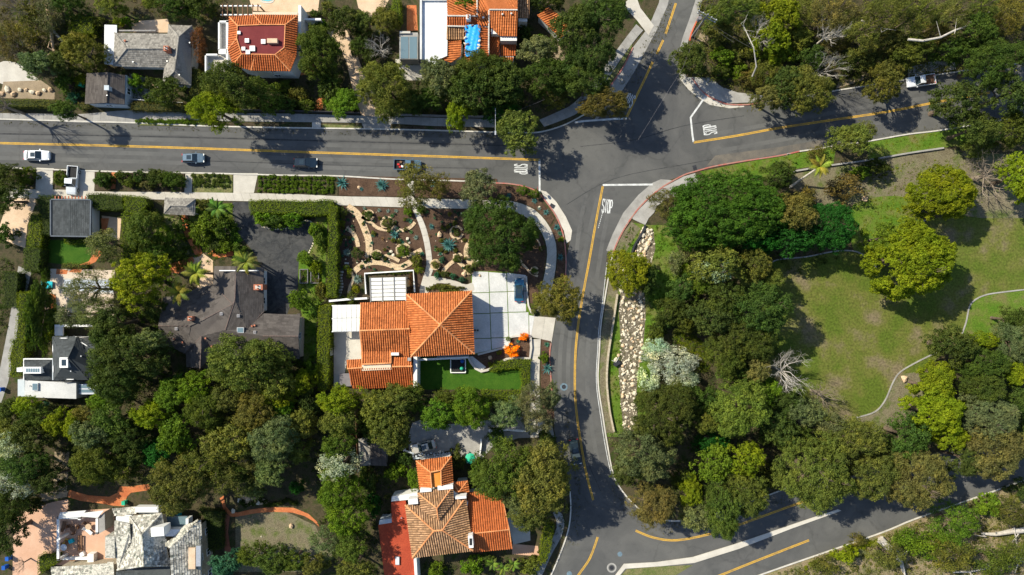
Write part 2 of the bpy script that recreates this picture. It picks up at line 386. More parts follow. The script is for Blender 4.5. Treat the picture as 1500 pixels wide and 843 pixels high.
def win(parent, c, nrm, w_=1.1, h_=1.2):
    """window with frame and recessed pane in a wall; c centre, nrm outward"""
    t = Vector((-nrm.y, nrm.x, 0)); mb = MB(); rz = math.atan2(t.y, t.x)
    for s in (-1, 1):
        mb.box(c+t*s*(w_/2)+nrm*.03, (.08, .12, h_+.08), rz); mb.box(c+Vector((0, 0, s*h_/2))+nrm*.03, (w_+.2, .14, .08), rz)
    mb.box(c+nrm*.03, (.05, .08, h_), rz)
    f = mb.obj('window', M_WHITEP, parent); MB().box(c+nrm*.012, (w_, .02, h_), rz).obj('pane', M_GLASS, f)
def walls(parent, pxpoly, z, m=None, ins=.45, windows=True, z0=0):
    poly = inset([tuple(P(x, y, z)[:2]) for x, y in pxpoly], ins)
    MB().prism(poly, z0, z-.14).obj('wall', m or M_WWALL, parent); n = len(poly)
    if windows:
        for i in range(n):
            a = Vector((*poly[i], 0)); b = Vector((*poly[(i+1) % n], 0)); L = (b-a).length
            if L < 3: continue
            d = (b-a).normalized(); nr = Vector((d.y, -d.x, 0)); k = int(L//3.4)
            for lv in range(1 if z < 4.6 else 2):
                for j in range(k): win(parent, a+d*L*(j+.5)/k+Vector((0, 0, 1.6+2.8*lv)), nr)
    return poly
def pxbox(parent, name, x0, y0, x1, y1, z0, z1, m, rz=0):
    """box whose top outline is traced in px at its own height"""
    a, b = P(x0, y0, z1), P(x1, y1, z1)
    return MB().box(((a.x+b.x)/2, (a.y+b.y)/2, (z0+z1)/2), (abs(b.x-a.x), abs(b.y-a.y), z1-z0), radians(rz)).obj(name, m, parent)
def pxslab(parent, name, pts, z0, z1, m, kind=None):
    return MB().prism(ccw([tuple(P(x, y, z1)[:2]) for x, y in pts]), z0, z1, True).obj(name, m, parent, kind=kind)
def chimney(parent, px, py, z, wd=.9, m=None, h=1.2, pot=M_BRICK, dx=None):
    z = rz(px, py, z, h); p = P(px, py, z+h); b = MB().box((p.x, p.y, z+h/2-.5), (dx or wd, wd, h+1)).obj('chimney', m or M_BRICK, parent)
    MB().box((p.x, p.y, z+h+.03), ((dx or wd)*.6, wd*.6, .08)).obj('chimney_cap', M_CURB, b)
    for s in (-.22, .22): MB().tube([(p.x, p.y+s*wd, z+h+.1), (p.x, p.y+s*wd, z+h+.4)], [.13, .11], 8).obj('chimney_pot', pot, b)
def vent(parent, px, py, z, r=.14, h=.35, m=None):
    z = rz(px, py, z, h); p = P(px, py, z+h); o = MB().tube([(p.x, p.y, z-.3), (p.x, p.y, z+h)], r*.7, 8).obj('roof_vent', m or M_METALL, parent)
    MB().tube([(p.x, p.y, z+h), (p.x, p.y, z+h+.1)], [r, r*.8], 8).obj('vent_cap', m or M_METALL, o)
def skylight(parent, x0, y0, x1, y1, z, m=None, h=.22):
    z = rz((x0+x1)/2, (y0+y1)/2, z, h)+.08; f = pxbox(parent, 'skylight', x0, y0, x1, y1, z-.4, z+h, M_METALL)
    a, b = P(x0, y0, z+h), P(x1, y1, z+h)
    MB().box(((a.x+b.x)/2, (a.y+b.y)/2, z+h+.012), (abs(b.x-a.x)*.84, abs(b.y-a.y)*.84, .02)).obj('glazing', m or M_WHITEP, f)
def roof(parent, V, faces, ridges, style, capm=None, tiles=True, r=.15):
    for f in faces: slope(parent, [V[k] for k in f], style)
    for a, b in ridges: ridge(parent, V[a], V[b], capm, tiles=tiles, r=r)
def building(name, px, py, label, cat='house'): return empty(name, (0, 0, 0), label, cat)
# ---------------------------------------------------------------- vehicles (x forward)
def loft(name, st, m, parent=None):
    vs = []; fs = []
    for x, w_, z0, zs, zt in st:
        ring = [(-.86, z0), (-1, z0+.12), (-1, zs*.78+z0*.22), (-.94, zs), (-.78, zs+(zt-zs)*.7), (-.35, zt), (.35, zt), (.78, zs+(zt-zs)*.7), (.94, zs), (1, zs*.78+z0*.22), (1, z0+.12), (.86, z0)]
        vs += [(x, a*w_, b) for a, b in ring]
    k = 12
    for i in range(len(st)-1): fs += [(i*k+j, i*k+(j+1) % k, (i+1)*k+(j+1) % k, (i+1)*k+j) for j in range(k)]
    fs += [tuple(range(k))[::-1], tuple((len(st)-1)*k+j for j in range(k))]
    o = obj(name, mesh(name, vs, fs, m, smooth=False), parent); b = o.modifiers.new('bevel', 'BEVEL'); b.width = .05; b.segments = 2; b.limit_method = 'ANGLE'
    return o
def car(name, label, px, py, head, col, kind='sedan', L=4.7, Wd=1.85, Ht=1.45, bed=None, group=None, cargo=None, z=0.02, cat=None, roofcol=None):
    """kind: sedan, suv, pickup, convertible"""
    p = P(px, py, 1.0); t = empty(name, (p.x, p.y, z), label, cat or ('pickup truck' if kind == 'pickup' else 'car'), group, radians(head))
    m = paint('paint_'+name, col, .22, .3 if max(col) > .2 else 0.0, .6 if max(col) > .2 else .15); w_ = Wd/2; l = L/2; big = kind in ('suv', 'pickup'); sh = .98 if big else .86; g = .28 if big else .2
    if kind == 'pickup': xs = [(-l*.0, .98, 0), (.0, 1, 0)]; b0 = -l*.12
    hood = sh-.02
    if kind == 'pickup':
        st = [(b0-.05, w_, g, sh, sh+.04), (l*.1, w_, g, sh, sh+.05), (l*.42, w_, g, sh, sh+.06), (l*.5, w_, g, sh-.02, sh+.04), (l*.8, w_*.98, g, sh-.06, hood), (l*.94, w_*.93, g+.04, sh-.14, sh-.08), (l, w_*.8, g+.12, sh-.36, sh-.3)]
    else:
        st = [(-l, w_*.78, g+.14, sh-.3, sh-.24), (-l*.95, w_*.92, g+.05, sh-.1, sh-.05), (-l*.8, w_*.98, g, sh-.02, sh+.03), (-l*.4, w_, g, sh, sh+.05), (0, w_, g, sh, sh+.05), (l*.4, w_, g, sh, sh+.03), (l*.66, w_*.98, g, sh-.05, hood-.03), (l*.86, w_*.93, g+.02, sh-.13, sh-.1), (l*.96, w_*.82, g+.08, sh-.24, sh-.2), (l, w_*.66, g+.16, sh-.42, sh-.36)]
    body = loft('body', st, m, t)
    zr = Ht; w1 = w_*.9; w2 = w_*.70
    if kind == 'sedan': xa, xb, xc, xd = -l*.74, -l*.42, l*.08, l*.42
    elif kind == 'suv': xa, xb, xc, xd = -l*.93, -l*.76, l*.04, l*.40
    elif kind == 'pickup': xa, xb, xc, xd = b0, b0+.12, l*.26, l*.46
    else: xa, xb, xc, xd = -l*.35, -l*.2, l*.12, l*.34
    zb = sh+.02; lo = [(xa, -w1, zb), (xd, -w1*.96, zb), (xd, w1*.96, zb), (xa, w1, zb)]; hi = [(xb, -w2, zr), (xc, -w2*.97, zr), (xc, w2*.97, zr), (xb, w2, zr)]
    if kind == 'convertible':
        MB().box((-l*.12, 0, sh+.06), (l*.55, Wd*.74, .06)).obj('interior', M_BLACK, t)
        for sx, sy in ((-.12, -.2), (-.12, .2), (-.32, -.2), (-.32, .2)):
            MB().box((l*sx, Wd*sy, sh+.12), (.5, .5, .14)).box((l*sx-.24, Wd*sy, sh+.3), (.14, .48, .5)).obj('seat', M_GREYF, t)
        ws = MB(); ws.add([(l*.34, -w1*.9, zb), (l*.34, w1*.9, zb), (l*.16, w2*.95, zb+.42), (l*.16, -w2*.95, zb+.42)], [(0, 1, 2, 3)]); ws.obj('windshield', M_GLASS, t)
        MB().tube([(l*.34, -w1*.9, zb), (l*.16, -w2*.95, zb+.42), (l*.16, w2*.95, zb+.42), (l*.34, w1*.9, zb)], .03, 5).obj('windshield_frame', m, t)
    else:
        c = MB(); c.add(lo+hi, [(0, 1, 5, 4), (1, 2, 6, 5), (2, 3, 7, 6), (3, 0, 4, 7)]); c.obj('cabin', m, t)
        def pane(nm, ids, f=.86, fv=.8):
            q = [Vector((lo+hi)[i]) for i in ids]; ce = sum(q, Vector())/4; nn = (q[1]-q[0]).cross(q[3]-q[0]).normalized()
            if nn.dot(ce-Vector((0, 0, ce.z-.3))) < 0: nn = -nn
            MB_ = MB(); MB_.add([ce+(v-ce)*f+nn*.012 for v in q], [(0, 1, 2, 3)]); return MB_.obj(nm, M_GLASS, t)
        pane('windshield', (1, 2, 6, 5), .93); pane('rear_window', (3, 0, 4, 7), .88)
        for a in ((0, 1, 5, 4), (2, 3, 7, 6)): pane('side_window', a, .9)
        rm = paint('roof_paint_'+name, roofcol) if roofcol else m
        ro = MB().prism([(xb-.02, -w2), (xc+.02, -w2*.97), (xc+.02, w2*.97), (xb-.02, w2)], zr-.02, zr+.035).obj('roof', rm, t)
        if kind in ('sedan', 'suv'): MB().box((xb*.35+xc*.65, 0, zr+.045), (.8, w2*1.25, .02)).obj('sunroof', M_GLASS, ro)
    if kind == 'pickup':
        bl = l+b0-.1; bx = -l+bl/2
        bd = MB(); bd.box((bx, 0, .52), (bl, Wd*.9, .12))
        for s in (-1, 1): bd.box((bx, s*(w_-.05), .72), (bl, .1, .52))
        bd.box((b0-.14, 0, .74), (.08, Wd*.9, .5)); bd.obj('cargo_bed', m, t); MB().box((bx, 0, .6), (bl-.1, Wd*.86, .03)).obj('bed_liner', M_BLACK if bed is None else bed, t)
        MB().box((-l+.04, 0, .74), (.08, Wd*.9, .5)).obj('tailgate', m, t)
    for sx in (.64, -.62):
        for s in (-1, 1):
            wr = .36 if big else .32
            wh = MB().tube([(l*sx, s*(w_-.19), wr), (l*sx, s*(w_+.01), wr)], wr, 14).obj('wheel', M_BLACK, t)
            MB().tube([(l*sx, s*(w_-.1), wr), (l*sx, s*(w_+.02), wr)], wr*.6, 10).obj('rim', M_METALL, wh)
    for s in (-1, 1):
        MB().box((l*.9, s*w_*.68, sh-.2), (.24, .36, .12), s*-.35).obj('headlight', M_LAMPG, t)
        MB().box((-l*.975, s*w_*.7, sh-.12), (.1, .34, .14)).obj('tail_light', M_TAIL, t)
        MB().box((xd-.2, s*(w_+.1), sh+.08), (.16, .2, .13)).obj('wing_mirror', m, t)
    MB().box((l*.985, 0, g+.2), (.08, Wd*.62, .22)).obj('front_bumper', M_BLACK if big else m, t)
    MB().box((-l*.99, 0, g+.2), (.08, Wd*.66, .2)).obj('rear_bumper', M_METALL if kind == 'pickup' else m, t)
    return t
# ---------------------------------------------------------------- foliage
rng = np.random.default_rng(11)
def quads(cen, nrm, size, asp=1.6):
    """leaf quads at cen facing nrm"""
    n = len(cen); r = rng.normal(size=(n, 3)); a = np.cross(nrm, r); a /= np.linalg.norm(a, axis=1)[:, None]+1e-9; b = np.cross(nrm, a)
    s = (size*rng.uniform(.65, 1.3, n))[:, None]; a = a*s*.5*asp**.5; b = b*s*.5/asp**.5
    v = np.stack([cen-a*1.1, cen-b*.95+a*.1, cen+a*1.1, cen+b*.95+a*.1], 1).reshape(-1, 3)
    return v, np.arange(n*4).reshape(-1, 4)
def unit(v): return v/(np.linalg.norm(v, axis=-1, keepdims=True)+1e-9)
def crown_mesh(name, R, hg, nl, lr, ns, sr, nf, leaf, seed, lump=.16, sparse=0.0, flat=1.0, hang=0.0, spread=.9, tsd=.2):
    global rng
    rng = np.random.default_rng(seed)
    ph = rng.uniform(0, 6.28, 4)
    def Ro(th): return R*(1+lump*np.sin(2*th+ph[0])*.6+lump*np.sin(3*th+ph[1])*.6+lump*.6*np.sin(5*th+ph[2]))
    L = []; tries = 0
    while len(L) < nl and tries < 6000:
        tries += 1
        th = rng.uniform(0, 6.28); f = math.sqrt(rng.uniform(0, 1)); ro = float(Ro(th)) - lr*R*.8
        r = f*ro; z = hg*.55*math.sqrt(max(0, 1-f*f))**flat*rng.uniform(.75, 1.08) - (hg*.45*rng.uniform(0, 1) if f > .75 else 0) - .1*hg
        p = np.array([r*cos(th), r*sin(th), z]); s = lr*R*rng.uniform(.7, 1.25)
        if sparse and rng.uniform() < sparse and f < .8: continue
        if any(np.linalg.norm((p-q)[:2]) < spread*.5*(s+t) and abs(p[2]-q[2]) < s*.9 for q, t in L): continue
        L.append((p, s))
    lc = np.array([l[0] for l in L]); ls = np.array([l[1] for l in L]); n = len(L)
    d = unit(rng.normal(size=(n, ns, 3))+np.array([0, 0, .55])); rad = rng.uniform(.62, 1.0, (n, ns, 1))
    sc_ = lc[:, None, :] + d*rad*ls[:, None, None]*np.array([1, 1, .8]); lt = rng.normal(0, tsd, (n, 1))
    tone = (.5+lt+rng.normal(0, tsd*.7, (n, ns))).reshape(-1); sc_ = sc_.reshape(-1, 3); dd = d.reshape(-1, 3)
    m = len(sc_); ld = unit(rng.normal(size=(m, nf, 3))+dd[:, None, :]*.7+np.array([0, 0, .25]))
    lp = sc_[:, None, :]+ld*sr*rng.uniform(.35, 1.05, (m, nf, 1)); lp[..., 2] -= hang*rng.uniform(0, 1, (m, nf))*sr*3
    nr = unit(ld*1.0+rng.normal(size=(m, nf, 3))*.45)
    v, f = quads(lp.reshape(-1, 3), nr.reshape(-1, 3), leaf)
    return mesh(name, v, f, LEAF, np.repeat(np.clip(tone, 0, 1), nf)), L
def trunk_mesh(name, L, Ht, r, m, seed, nlimb=7, sticks=False):
    """tapered trunk with limbs to the lobes; origin at the ground, crown mid-height at Ht"""
    rnd = random.Random(seed); mb = MB(); top = Vector((rnd.uniform(-.3, .3), rnd.uniform(-.3, .3), Ht*.62))
    mb.tube([(0, 0, 0), (0, 0, .3), (top.x*.5, top.y*.5, Ht*.35), top], [r*1.5, r*1.1, r*.85, r*.7], 8)
    LL = sorted(L, key=lambda l: rnd.random())[:nlimb]
    for p, s in LL:
        q = Vector(p)+Vector((0, 0, Ht)); q = q*.94 if not sticks else q+Vector((0, 0, s*.42))
        mid = top.lerp(q, .5)+Vector((rnd.uniform(-.4, .4), rnd.uniform(-.4, .4), rnd.uniform(-.2, .5)))
        mid += Vector((rnd.uniform(-1, 1), rnd.uniform(-1, 1), 0))*.25*(q-top).length; mb.tube([top-Vector((0, 0, .2)), top.lerp(mid, .5)+Vector((0, 0, .2)), mid, mid.lerp(q, .5)+Vector((rnd.uniform(-.3, .3), rnd.uniform(-.3, .3), .1)), q], [r*.5, r*.38, r*.25, r*.14, r*.05], 5)
        for k in range(2):
            e = q+Vector((rnd.uniform(-1, 1), rnd.uniform(-1, 1), rnd.uniform(-.2, .5)))*s*.7
            mb.tube([mid.lerp(q, .5), e], [r*.12, r*.03], 4)
    return mb.mesh(name, m)
def bare_mesh(name, R, Ht, m, seed, dens=3, spreadz=.55):
    rnd = random.Random(seed); mb = MB()
    def grow(p, d, ln, r, lv):
        pts = [p]; q = p; dd = d
        for i in range(3):
            dd = (dd+Vector((rnd.uniform(-.22, .22), rnd.uniform(-.22, .22), rnd.uniform(-.1, .16)))).normalized(); q = q+dd*ln/3; pts.append(q)
        mb.tube(pts, [r, r*.85, r*.72, r*.6], 5 if lv < 2 else 3, cap=False)
        if lv >= 5: return
        for k in range(3 if lv in (1, 3) else 2):
            b = pts[-1] if k == 0 else pts[rnd.choice((1, 2, 3))]; e = (dd*1.1+Vector((rnd.uniform(-1, 1), rnd.uniform(-1, 1), rnd.uniform(-.3, .45)))*.95).normalized()
            grow(b, e, ln*rnd.uniform(.68, .85), r*.58, lv+1)
    mb.tube([(0, 0, 0), (0, 0, Ht*.4)], [.26, .2], 8)
    for k in range(dens+5):
        a = 2*pi*k/(dens+5)+rnd.uniform(-.3, .3); grow(Vector((0, 0, Ht*.4)), Vector((cos(a), sin(a), spreadz*rnd.uniform(.4, 1.8))).normalized(), R*.31, .085, 0)
    return mb.mesh(name, m)
PROTO = {}   # type -> list of (R, crown mesh, trunk mesh, Ht)
def proto(key, R, variants, trunkm=None, **kw):
    for s in range(variants):
        cm, L = crown_mesh('crown_'+key, R, seed=100+s*17+int(R*10)+sum(map(ord, key)), **kw)
        tm = trunk_mesh('trunk_'+key, L, 5.0, .07*R+.06, trunkm or M_BARK, s+3, nlimb=9 if R > 3 else 5, sticks=(key in 'ft'))
        PROTO.setdefault(key, []).append((R, cm, tm, 5.0))
QL = 1.0
proto('o', 5.5, 3, hg=7, nl=46, lr=.24, ns=18, sr=.58, nf=30, leaf=.205, spread=.8, tsd=.15)
proto('o', 7.6, 2, hg=9, nl=78, lr=.18, ns=20, sr=.62, nf=30, leaf=.215, spread=.8, tsd=.15)
proto('o', 3.0, 3, hg=4.2, nl=26, lr=.27, ns=13, sr=.42, nf=26, leaf=.175, spread=.8, tsd=.15)
proto('k', 9.0, 1, hg=7.5, nl=110, lr=.15, ns=22, sr=.55, nf=32, leaf=.21, lump=.08, spread=.75, tsd=.12)
proto('k', 6.0, 2, hg=6.5, nl=64, lr=.20, ns=18, sr=.5, nf=30, leaf=.19, lump=.09, spread=.75, tsd=.12)
proto('k', 3.0, 2, hg=4, nl=26, lr=.27, ns=12, sr=.4, nf=20, leaf=.2, lump=.10, spread=.75, tsd=.12)
proto('c', 7.4, 2, hg=8.5, nl=120, lr=.135, ns=30, sr=.42, nf=20, leaf=.22, lump=.1, spread=.88, tsd=.12)
proto('c', 5.0, 2, hg=6.5, nl=70, lr=.17, ns=26, sr=.36, nf=20, leaf=.2, lump=.13, spread=.85, tsd=.12)
proto('c', 3.0, 2, hg=4, nl=34, lr=.22, ns=20, sr=.32, nf=18, leaf=.19, lump=.12, spread=.85, tsd=.12)
proto('f', 5.0, 2, M_BARK, hg=6, nl=46, lr=.21, ns=13, sr=.62, nf=15, leaf=.2, lump=.22, sparse=.3, hang=.3, tsd=.16)
proto('f', 2.6, 2, M_BARK, hg=3.6, nl=24, lr=.26, ns=10, sr=.5, nf=15, leaf=.17, lump=.2, sparse=.25, hang=.3, tsd=.16)
proto('w', 5.5, 2, M_BARK, hg=7, nl=44, lr=.20, ns=11, sr=.75, nf=18, leaf=.24, lump=.26, sparse=.3, hang=.55, tsd=.2)
proto('y', 5.0, 1, hg=6, nl=54, lr=.17, ns=12, sr=.42, nf=26, leaf=.22, lump=.18, spread=.8, tsd=.22)
proto('s', 1.5, 3, hg=2.0, nl=14, lr=.33, ns=10, sr=.28, nf=16, leaf=.17, lump=.13)
proto('g', 1.0, 1, hg=1.7, nl=18, lr=.26, ns=9, sr=.16, nf=13, leaf=.09, lump=.04, tsd=.08)     # clipped ball
proto('t', 1.6, 2, hg=1.9, nl=14, lr=.32, ns=9, sr=.4, nf=16, leaf=.13, lump=.2, sparse=.1, tsd=.2)
PROTO['b'] = [(3.1, None, bare_mesh('branches', 4.0, 5.0, M_BARKW, s), 5.0) for s in (1, 2)]
PROTO['d'] = [(3.1, None, bare_mesh('branches', 4.0, 5.0, mat('twig_bark', (.20, .16, .12), (.28, .23, .18), 2, 14), s), 5.0) for s in (5,)]
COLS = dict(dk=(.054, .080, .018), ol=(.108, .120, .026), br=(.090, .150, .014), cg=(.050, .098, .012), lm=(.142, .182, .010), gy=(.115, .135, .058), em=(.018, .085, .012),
            bn=(.105, .098, .028), si=(.30, .34, .24), sv=(.40, .44, .37), lg=(.125, .165, .030), go=(.175, .195, .012), ta=(.138, .132, .042), rd=(.13, .065, .03), ml=(.072, .105, .018), bl=(.07, .15, .09), or_=(.75, .22, .008), te=(.04, .12, .075), he=(.125, .175, .012))
CW = dict(dk='dark green', ol='olive green', br='bright green', lm='yellow-green', gy='grey-green', em='deep green', bn='brownish', si='silvery', sv='pale silvery', he='clipped green', lg='light green', cg='rich green', go='golden green',
          ta='tan-tinged olive', rd='russet', ml='mid green', bl='bluish green', or_='orange', te='teal green')
TW = dict(o='lumpy-crowned tree', k='dense-crowned tree', c='puffy-crowned tree', f='feathery tree', w='loose-crowned tree',
          y='layered conifer', s='shrub', g='clipped round bush', t='wispy shrub', b='bare pale leafless tree', d='bare twiggy tree')
TN = dict(o='broadleaf_tree', k='dense_tree', c='puffy_tree', f='feathery_tree', w='eucalyptus_tree', y='conifer_tree', s='shrub', g='clipped_bush', t='wispy_shrub', b='bare_tree', d='bare_tree')
cnt = [0]
def plant(px, py, rx, ry, ty, col, place, z=None, label=None, group=None, name=None, jit=.12):
    cnt[0] += 1; rnd = random.Random(cnt[0]*31+5)
    rm = (rx+ry)/2*S
    if z is None: z = {'s': .75, 'g': .85, 't': .7}.get(ty, 0)*rm or (1.8+.72*rm)
    k = (H-z)/H; p = P(px, py, z); mx, my = rx*S*k*1.05, ry*S*k*1.05
    opts = PROTO[ty]; best = min(abs(math.log(o[0]/rm)) for o in opts); opts = [o for o in opts if abs(math.log(o[0]/rm)) < best+.25]
    R, cm, tm, Ht = opts[cnt[0] % len(opts)] if len(opts) > 1 else opts[0]
    size = 'small' if rm < 1.6 else ('medium' if rm < 3.2 else ('large' if rm < 5.2 else 'very large'))
    lb = label or f"{size} {CW[col]} {TW[ty]} {place}" if ty not in 'bd' else (label or f"{TW[ty]} {place}")
    t = empty(name or TN[ty], (p.x, p.y, 0), lb, 'tree' if ty in 'okcfwybd' and rm > 1.2 else 'shrub', group)
    sm = (mx+my)/2/R; t.scale = (mx/R, my/R, sm); rz = rnd.uniform(0, 6.28) if abs(mx-my) < .25*mx else rnd.choice((0, pi))+rnd.uniform(-.2, .2)
    c0 = tuple(v*1.16 for v in COLS[col]); jit = .05 if col in ('go', 'lm') else jit; j = [1+rnd.uniform(-jit, jit) for _ in range(3)]; v = 1+rnd.uniform(-jit, jit)
    cc = tuple(c0[i]*j[i]*v for i in range(3))
    if cm is not None:
        c = obj('crown' if ty in 'okcfwy' else 'foliage', cm, t, (0, 0, z/sm), rz, color=cc)
        if ty in 'wf': c.scale.z = .9
    tr = obj('trunk' if ty not in 'bd' else 'branches', tm, t, rz=rz); tr.scale.z = z/(sm*Ht) if ty not in 'bd' else z/(sm*3.4)
    if ty in 'sgt': tr.name = 'stems'
    return t
def plants(txt, ty0=None):
    for ln in txt.strip().split('\n'):
        if not ln.strip(): continue
        a, place = ln.split('|'); a = a.split(); z = float(a[6]) if len(a) > 6 else None
        plant(float(a[0]), float(a[1]), float(a[2]), float(a[3]), a[4], a[5], place.strip(), z)
def hedge(pxpoly, h, col, label, dens=46, leaf=.14, name='hedge', loose=.12, cat='hedge'):
    """clipped hedge: dark woody core with a coat of small leaves on top and sides"""
    global rng
    rng = np.random.default_rng(int(abs(pxpoly[0][0]*7+pxpoly[0][1])))
    q_ = [];
    for i in range(len(pxpoly)):
        a_, b_ = pxpoly[i], pxpoly[(i+1) % len(pxpoly)]; k_ = max(1, int(math.hypot(a_[0]-b_[0], a_[1]-b_[1])/9))
        q_ += [(a_[0]+(b_[0]-a_[0])*m_/k_+rng.normal(0, .8), a_[1]+(b_[1]-a_[1])*m_/k_+rng.normal(0, .8)) for m_ in range(k_)]
    poly = ccw([tuple(P(x, y, h)[:2]) for x, y in q_]); c = (sum(p[0] for p in poly)/len(poly), sum(p[1] for p in poly)/len(poly))
    t = empty(name, (c[0], c[1], 0), label, cat); lp = [(x-c[0], y-c[1]) for x, y in poly]
    core = MB().prism(inset(lp, .22), 0, h-.22); co = core.obj('woody_core', M_HCORE, t)
    xs = np.array(lp); mn, mx_ = xs.min(0), xs.max(0); A = abs(area2(lp)); n = int(A*dens*1.6); pts = []
    box = (mx_-mn).prod(); raw = rng.uniform(mn, mx_, (int(n*box/A)+8, 2))
    ins = np.zeros(len(raw), bool); j = len(xs)-1
    for i in range(len(xs)):
        xi, yi = xs[i]; xj, yj = xs[j]; cr = ((yi > raw[:, 1]) != (yj > raw[:, 1])) & (raw[:, 0] < (xj-xi)*(raw[:, 1]-yi)/((yj-yi) or 1e-9)+xi); ins ^= cr; j = i
    raw = raw[ins]; zz = h + rng.normal(0, loose, len(raw)) + .1*np.sin(raw[:, 0]*1.7)*np.sin(raw[:, 1]*1.3+1)*loose*8; cen = [np.c_[raw, zz]]; nr = [unit(rng.normal(size=(len(raw), 3))*.45+np.array([0, 0, 1]))]
    for i in range(len(lp)):
        a, b = Vector(lp[i]), Vector(lp[(i+1) % len(lp)]); L = (b-a).length; k = int(L*h*dens*.8)
        if k < 1: continue
        d = (b-a)/L; o2 = np.array([d.y, -d.x]); tt = rng.uniform(0, 1, (k, 1)); q = np.array(a)+tt*np.array(b-a)+o2*rng.normal(0, loose, (k, 1))
        cen.append(np.c_[q, rng.uniform(.05, h, k)]); nr.append(unit(rng.normal(size=(k, 3))*.45+np.array([o2[0], o2[1], .3])))
    v, f = quads(np.vstack(cen), np.vstack(nr), leaf)
    me = mesh('foliage', v, f, LEAF, np.clip(rng.normal(.5, .2, len(f)), 0, 1)); c0 = COLS[col]
    obj('foliage', me, t, color=c0); return t
M_HCORE = mat('hedge_core', (.02, .03, .01), (.035, .045, .015), 1, 8, .4, .95, .5)
def inpoly(poly, q):
    r = False; j = len(poly)-1
    for i in range(len(poly)):
        if (poly[i][1] > q[1]) != (poly[j][1] > q[1]) and q[0] < (poly[j][0]-poly[i][0])*(q[1]-poly[i][1])/(poly[j][1]-poly[i][1])+poly[i][0]: r = not r
        j = i
    return r
def cover(name, polys, n, col, rr=(.3, .8), hh=.5, leaf=.16, per=22, seed=1, label=None, gaps=.0, tsd=.25):
    """low growth nobody could count, as one object"""
    global rng
    rng = np.random.default_rng(seed); rnd = random.Random(seed); cen = []; rad = []
    areas = [abs(area2(p)) for p in polys]; tot = sum(areas)
    for poly, a in zip(polys, areas):
        x0, x1 = min(p[0] for p in poly), max(p[0] for p in poly); y0, y1 = min(p[1] for p in poly), max(p[1] for p in poly); k = 0; want = int(n*a/tot); t = 0
        while k < want and t < want*8:
            t += 1; q = (rnd.uniform(x0, x1), rnd.uniform(y0, y1))
            if inpoly(poly, q) and (gaps == 0 or math.sin(q[0]*.11+1)*math.sin(q[1]*.13+2)+rnd.uniform(-.5, .5) > gaps-1):
                p = P(*q); cen.append((p.x, p.y, 0)); rad.append(rnd.uniform(*rr)); k += 1
    cen = np.array(cen); rad = np.array(rad); m = len(cen)
    d = unit(rng.normal(size=(m, per, 3))+np.array([0, 0, .5])); d[..., 2] = np.abs(d[..., 2])
    lp = cen[:, None, :]+d*(rad[:, None, None]*rng.uniform(.5, 1, (m, per, 1)))*np.array([1, 1, hh]); nr = unit(d+rng.normal(size=(m, per, 3))*.5)
    v, f = quads(lp.reshape(-1, 3), nr.reshape(-1, 3), leaf); tone = np.repeat(np.clip(rng.normal(.5, tsd, m), 0, 1), per)
    return tag(obj(name, mesh(name, v, f, LEAF, tone), color=COLS[col], kind='stuff'), label, None)
# --- rosettes, palms, balls, rocks
def agave_mesh(n=34, seed=1):
    rnd = random.Random(seed); mb = MB()
    for i in range(n):
        a = i*2.399; t = i/n; el = radians(8+75*t); ln = 1.0*(1-.35*t)*rnd.uniform(.9, 1.1); d = Vector((cos(a)*cos(el), sin(a)*cos(el), sin(el))); s = Vector((-sin(a), cos(a), 0)); up = d.cross(s)*-1
        wd = .085; m1 = d*ln*.45; tip = d*ln+Vector((0, 0, -.06*(1-t)))
        mb.add([d*.05+s*wd*.7, d*.05-s*wd*.7, m1-s*wd, m1-up*.03, m1+s*wd, tip], [(0, 3, 1), (1, 3, 2), (0, 4, 3), (4, 5, 3), (3, 5, 2)])
    me = mb.mesh('rosette', LEAFT); a = me.attributes.new('tone', 'FLOAT', 'FACE'); a.data.foreach_set('value', [rnd.uniform(.35, .8) for _ in me.polygons]); return me
AG = [agave_mesh(34, 1), agave_mesh(26, 2), agave_mesh(44, 3)]
AGC = dict(bl=(.055, .155, .175), gr=(.07, .16, .06), gy=(.17, .24, .24), rd=(.20, .12, .07), ye=(.35, .30, .04), te=(.05, .16, .12))
def agave(px, py, r, col, place, label=None, group=None):
    p = P(px, py, .4); rm = r*S; t = empty('agave', (p.x, p.y, .0), label or f"{place}", 'agave', group, random.uniform(0, 6))
    random.seed(int(px*13+py)); obj('rosette', AG[int(px+py) % 3], t, (0, 0, .06), scale=(rm, rm, rm), color=AGC[col]); return t
def frond_mesh(seed=0):
    rnd = random.Random(seed); mb = MB(); pts = [Vector((x, 0, .30*math.sin(x*2.2)-.30*x*x)) for x in np.linspace(0, 1, 8)]
    mb.tube(pts, [.03, .025, .022, .018, .015, .012, .008, .004], 3, cap=False)
    for i in range(1, 30):
        t = i/30; j = min(int(t*7), 6); p = pts[j].lerp(pts[j+1], t*7-j)
        for s in (-1, 1):
            ln = .20*math.sin(pi*min(1, t*.8+.2))+.04; e = p+Vector((ln*.55, s*ln, -.06-rnd.uniform(0, .06))); w_ = .03
            mb.add([p+Vector((-w_, 0, .01)), p+Vector((w_, 0, .01)), e], [(0, 1, 2)] if s > 0 else [(1, 0, 2)])
    me = mb.mesh('frond', LEAFT); a = me.attributes.new('tone', 'FLOAT', 'FACE'); a.data.foreach_set('value', [.55]*len(me.polygons)); return me
FR = [frond_mesh(1), frond_mesh(2)]
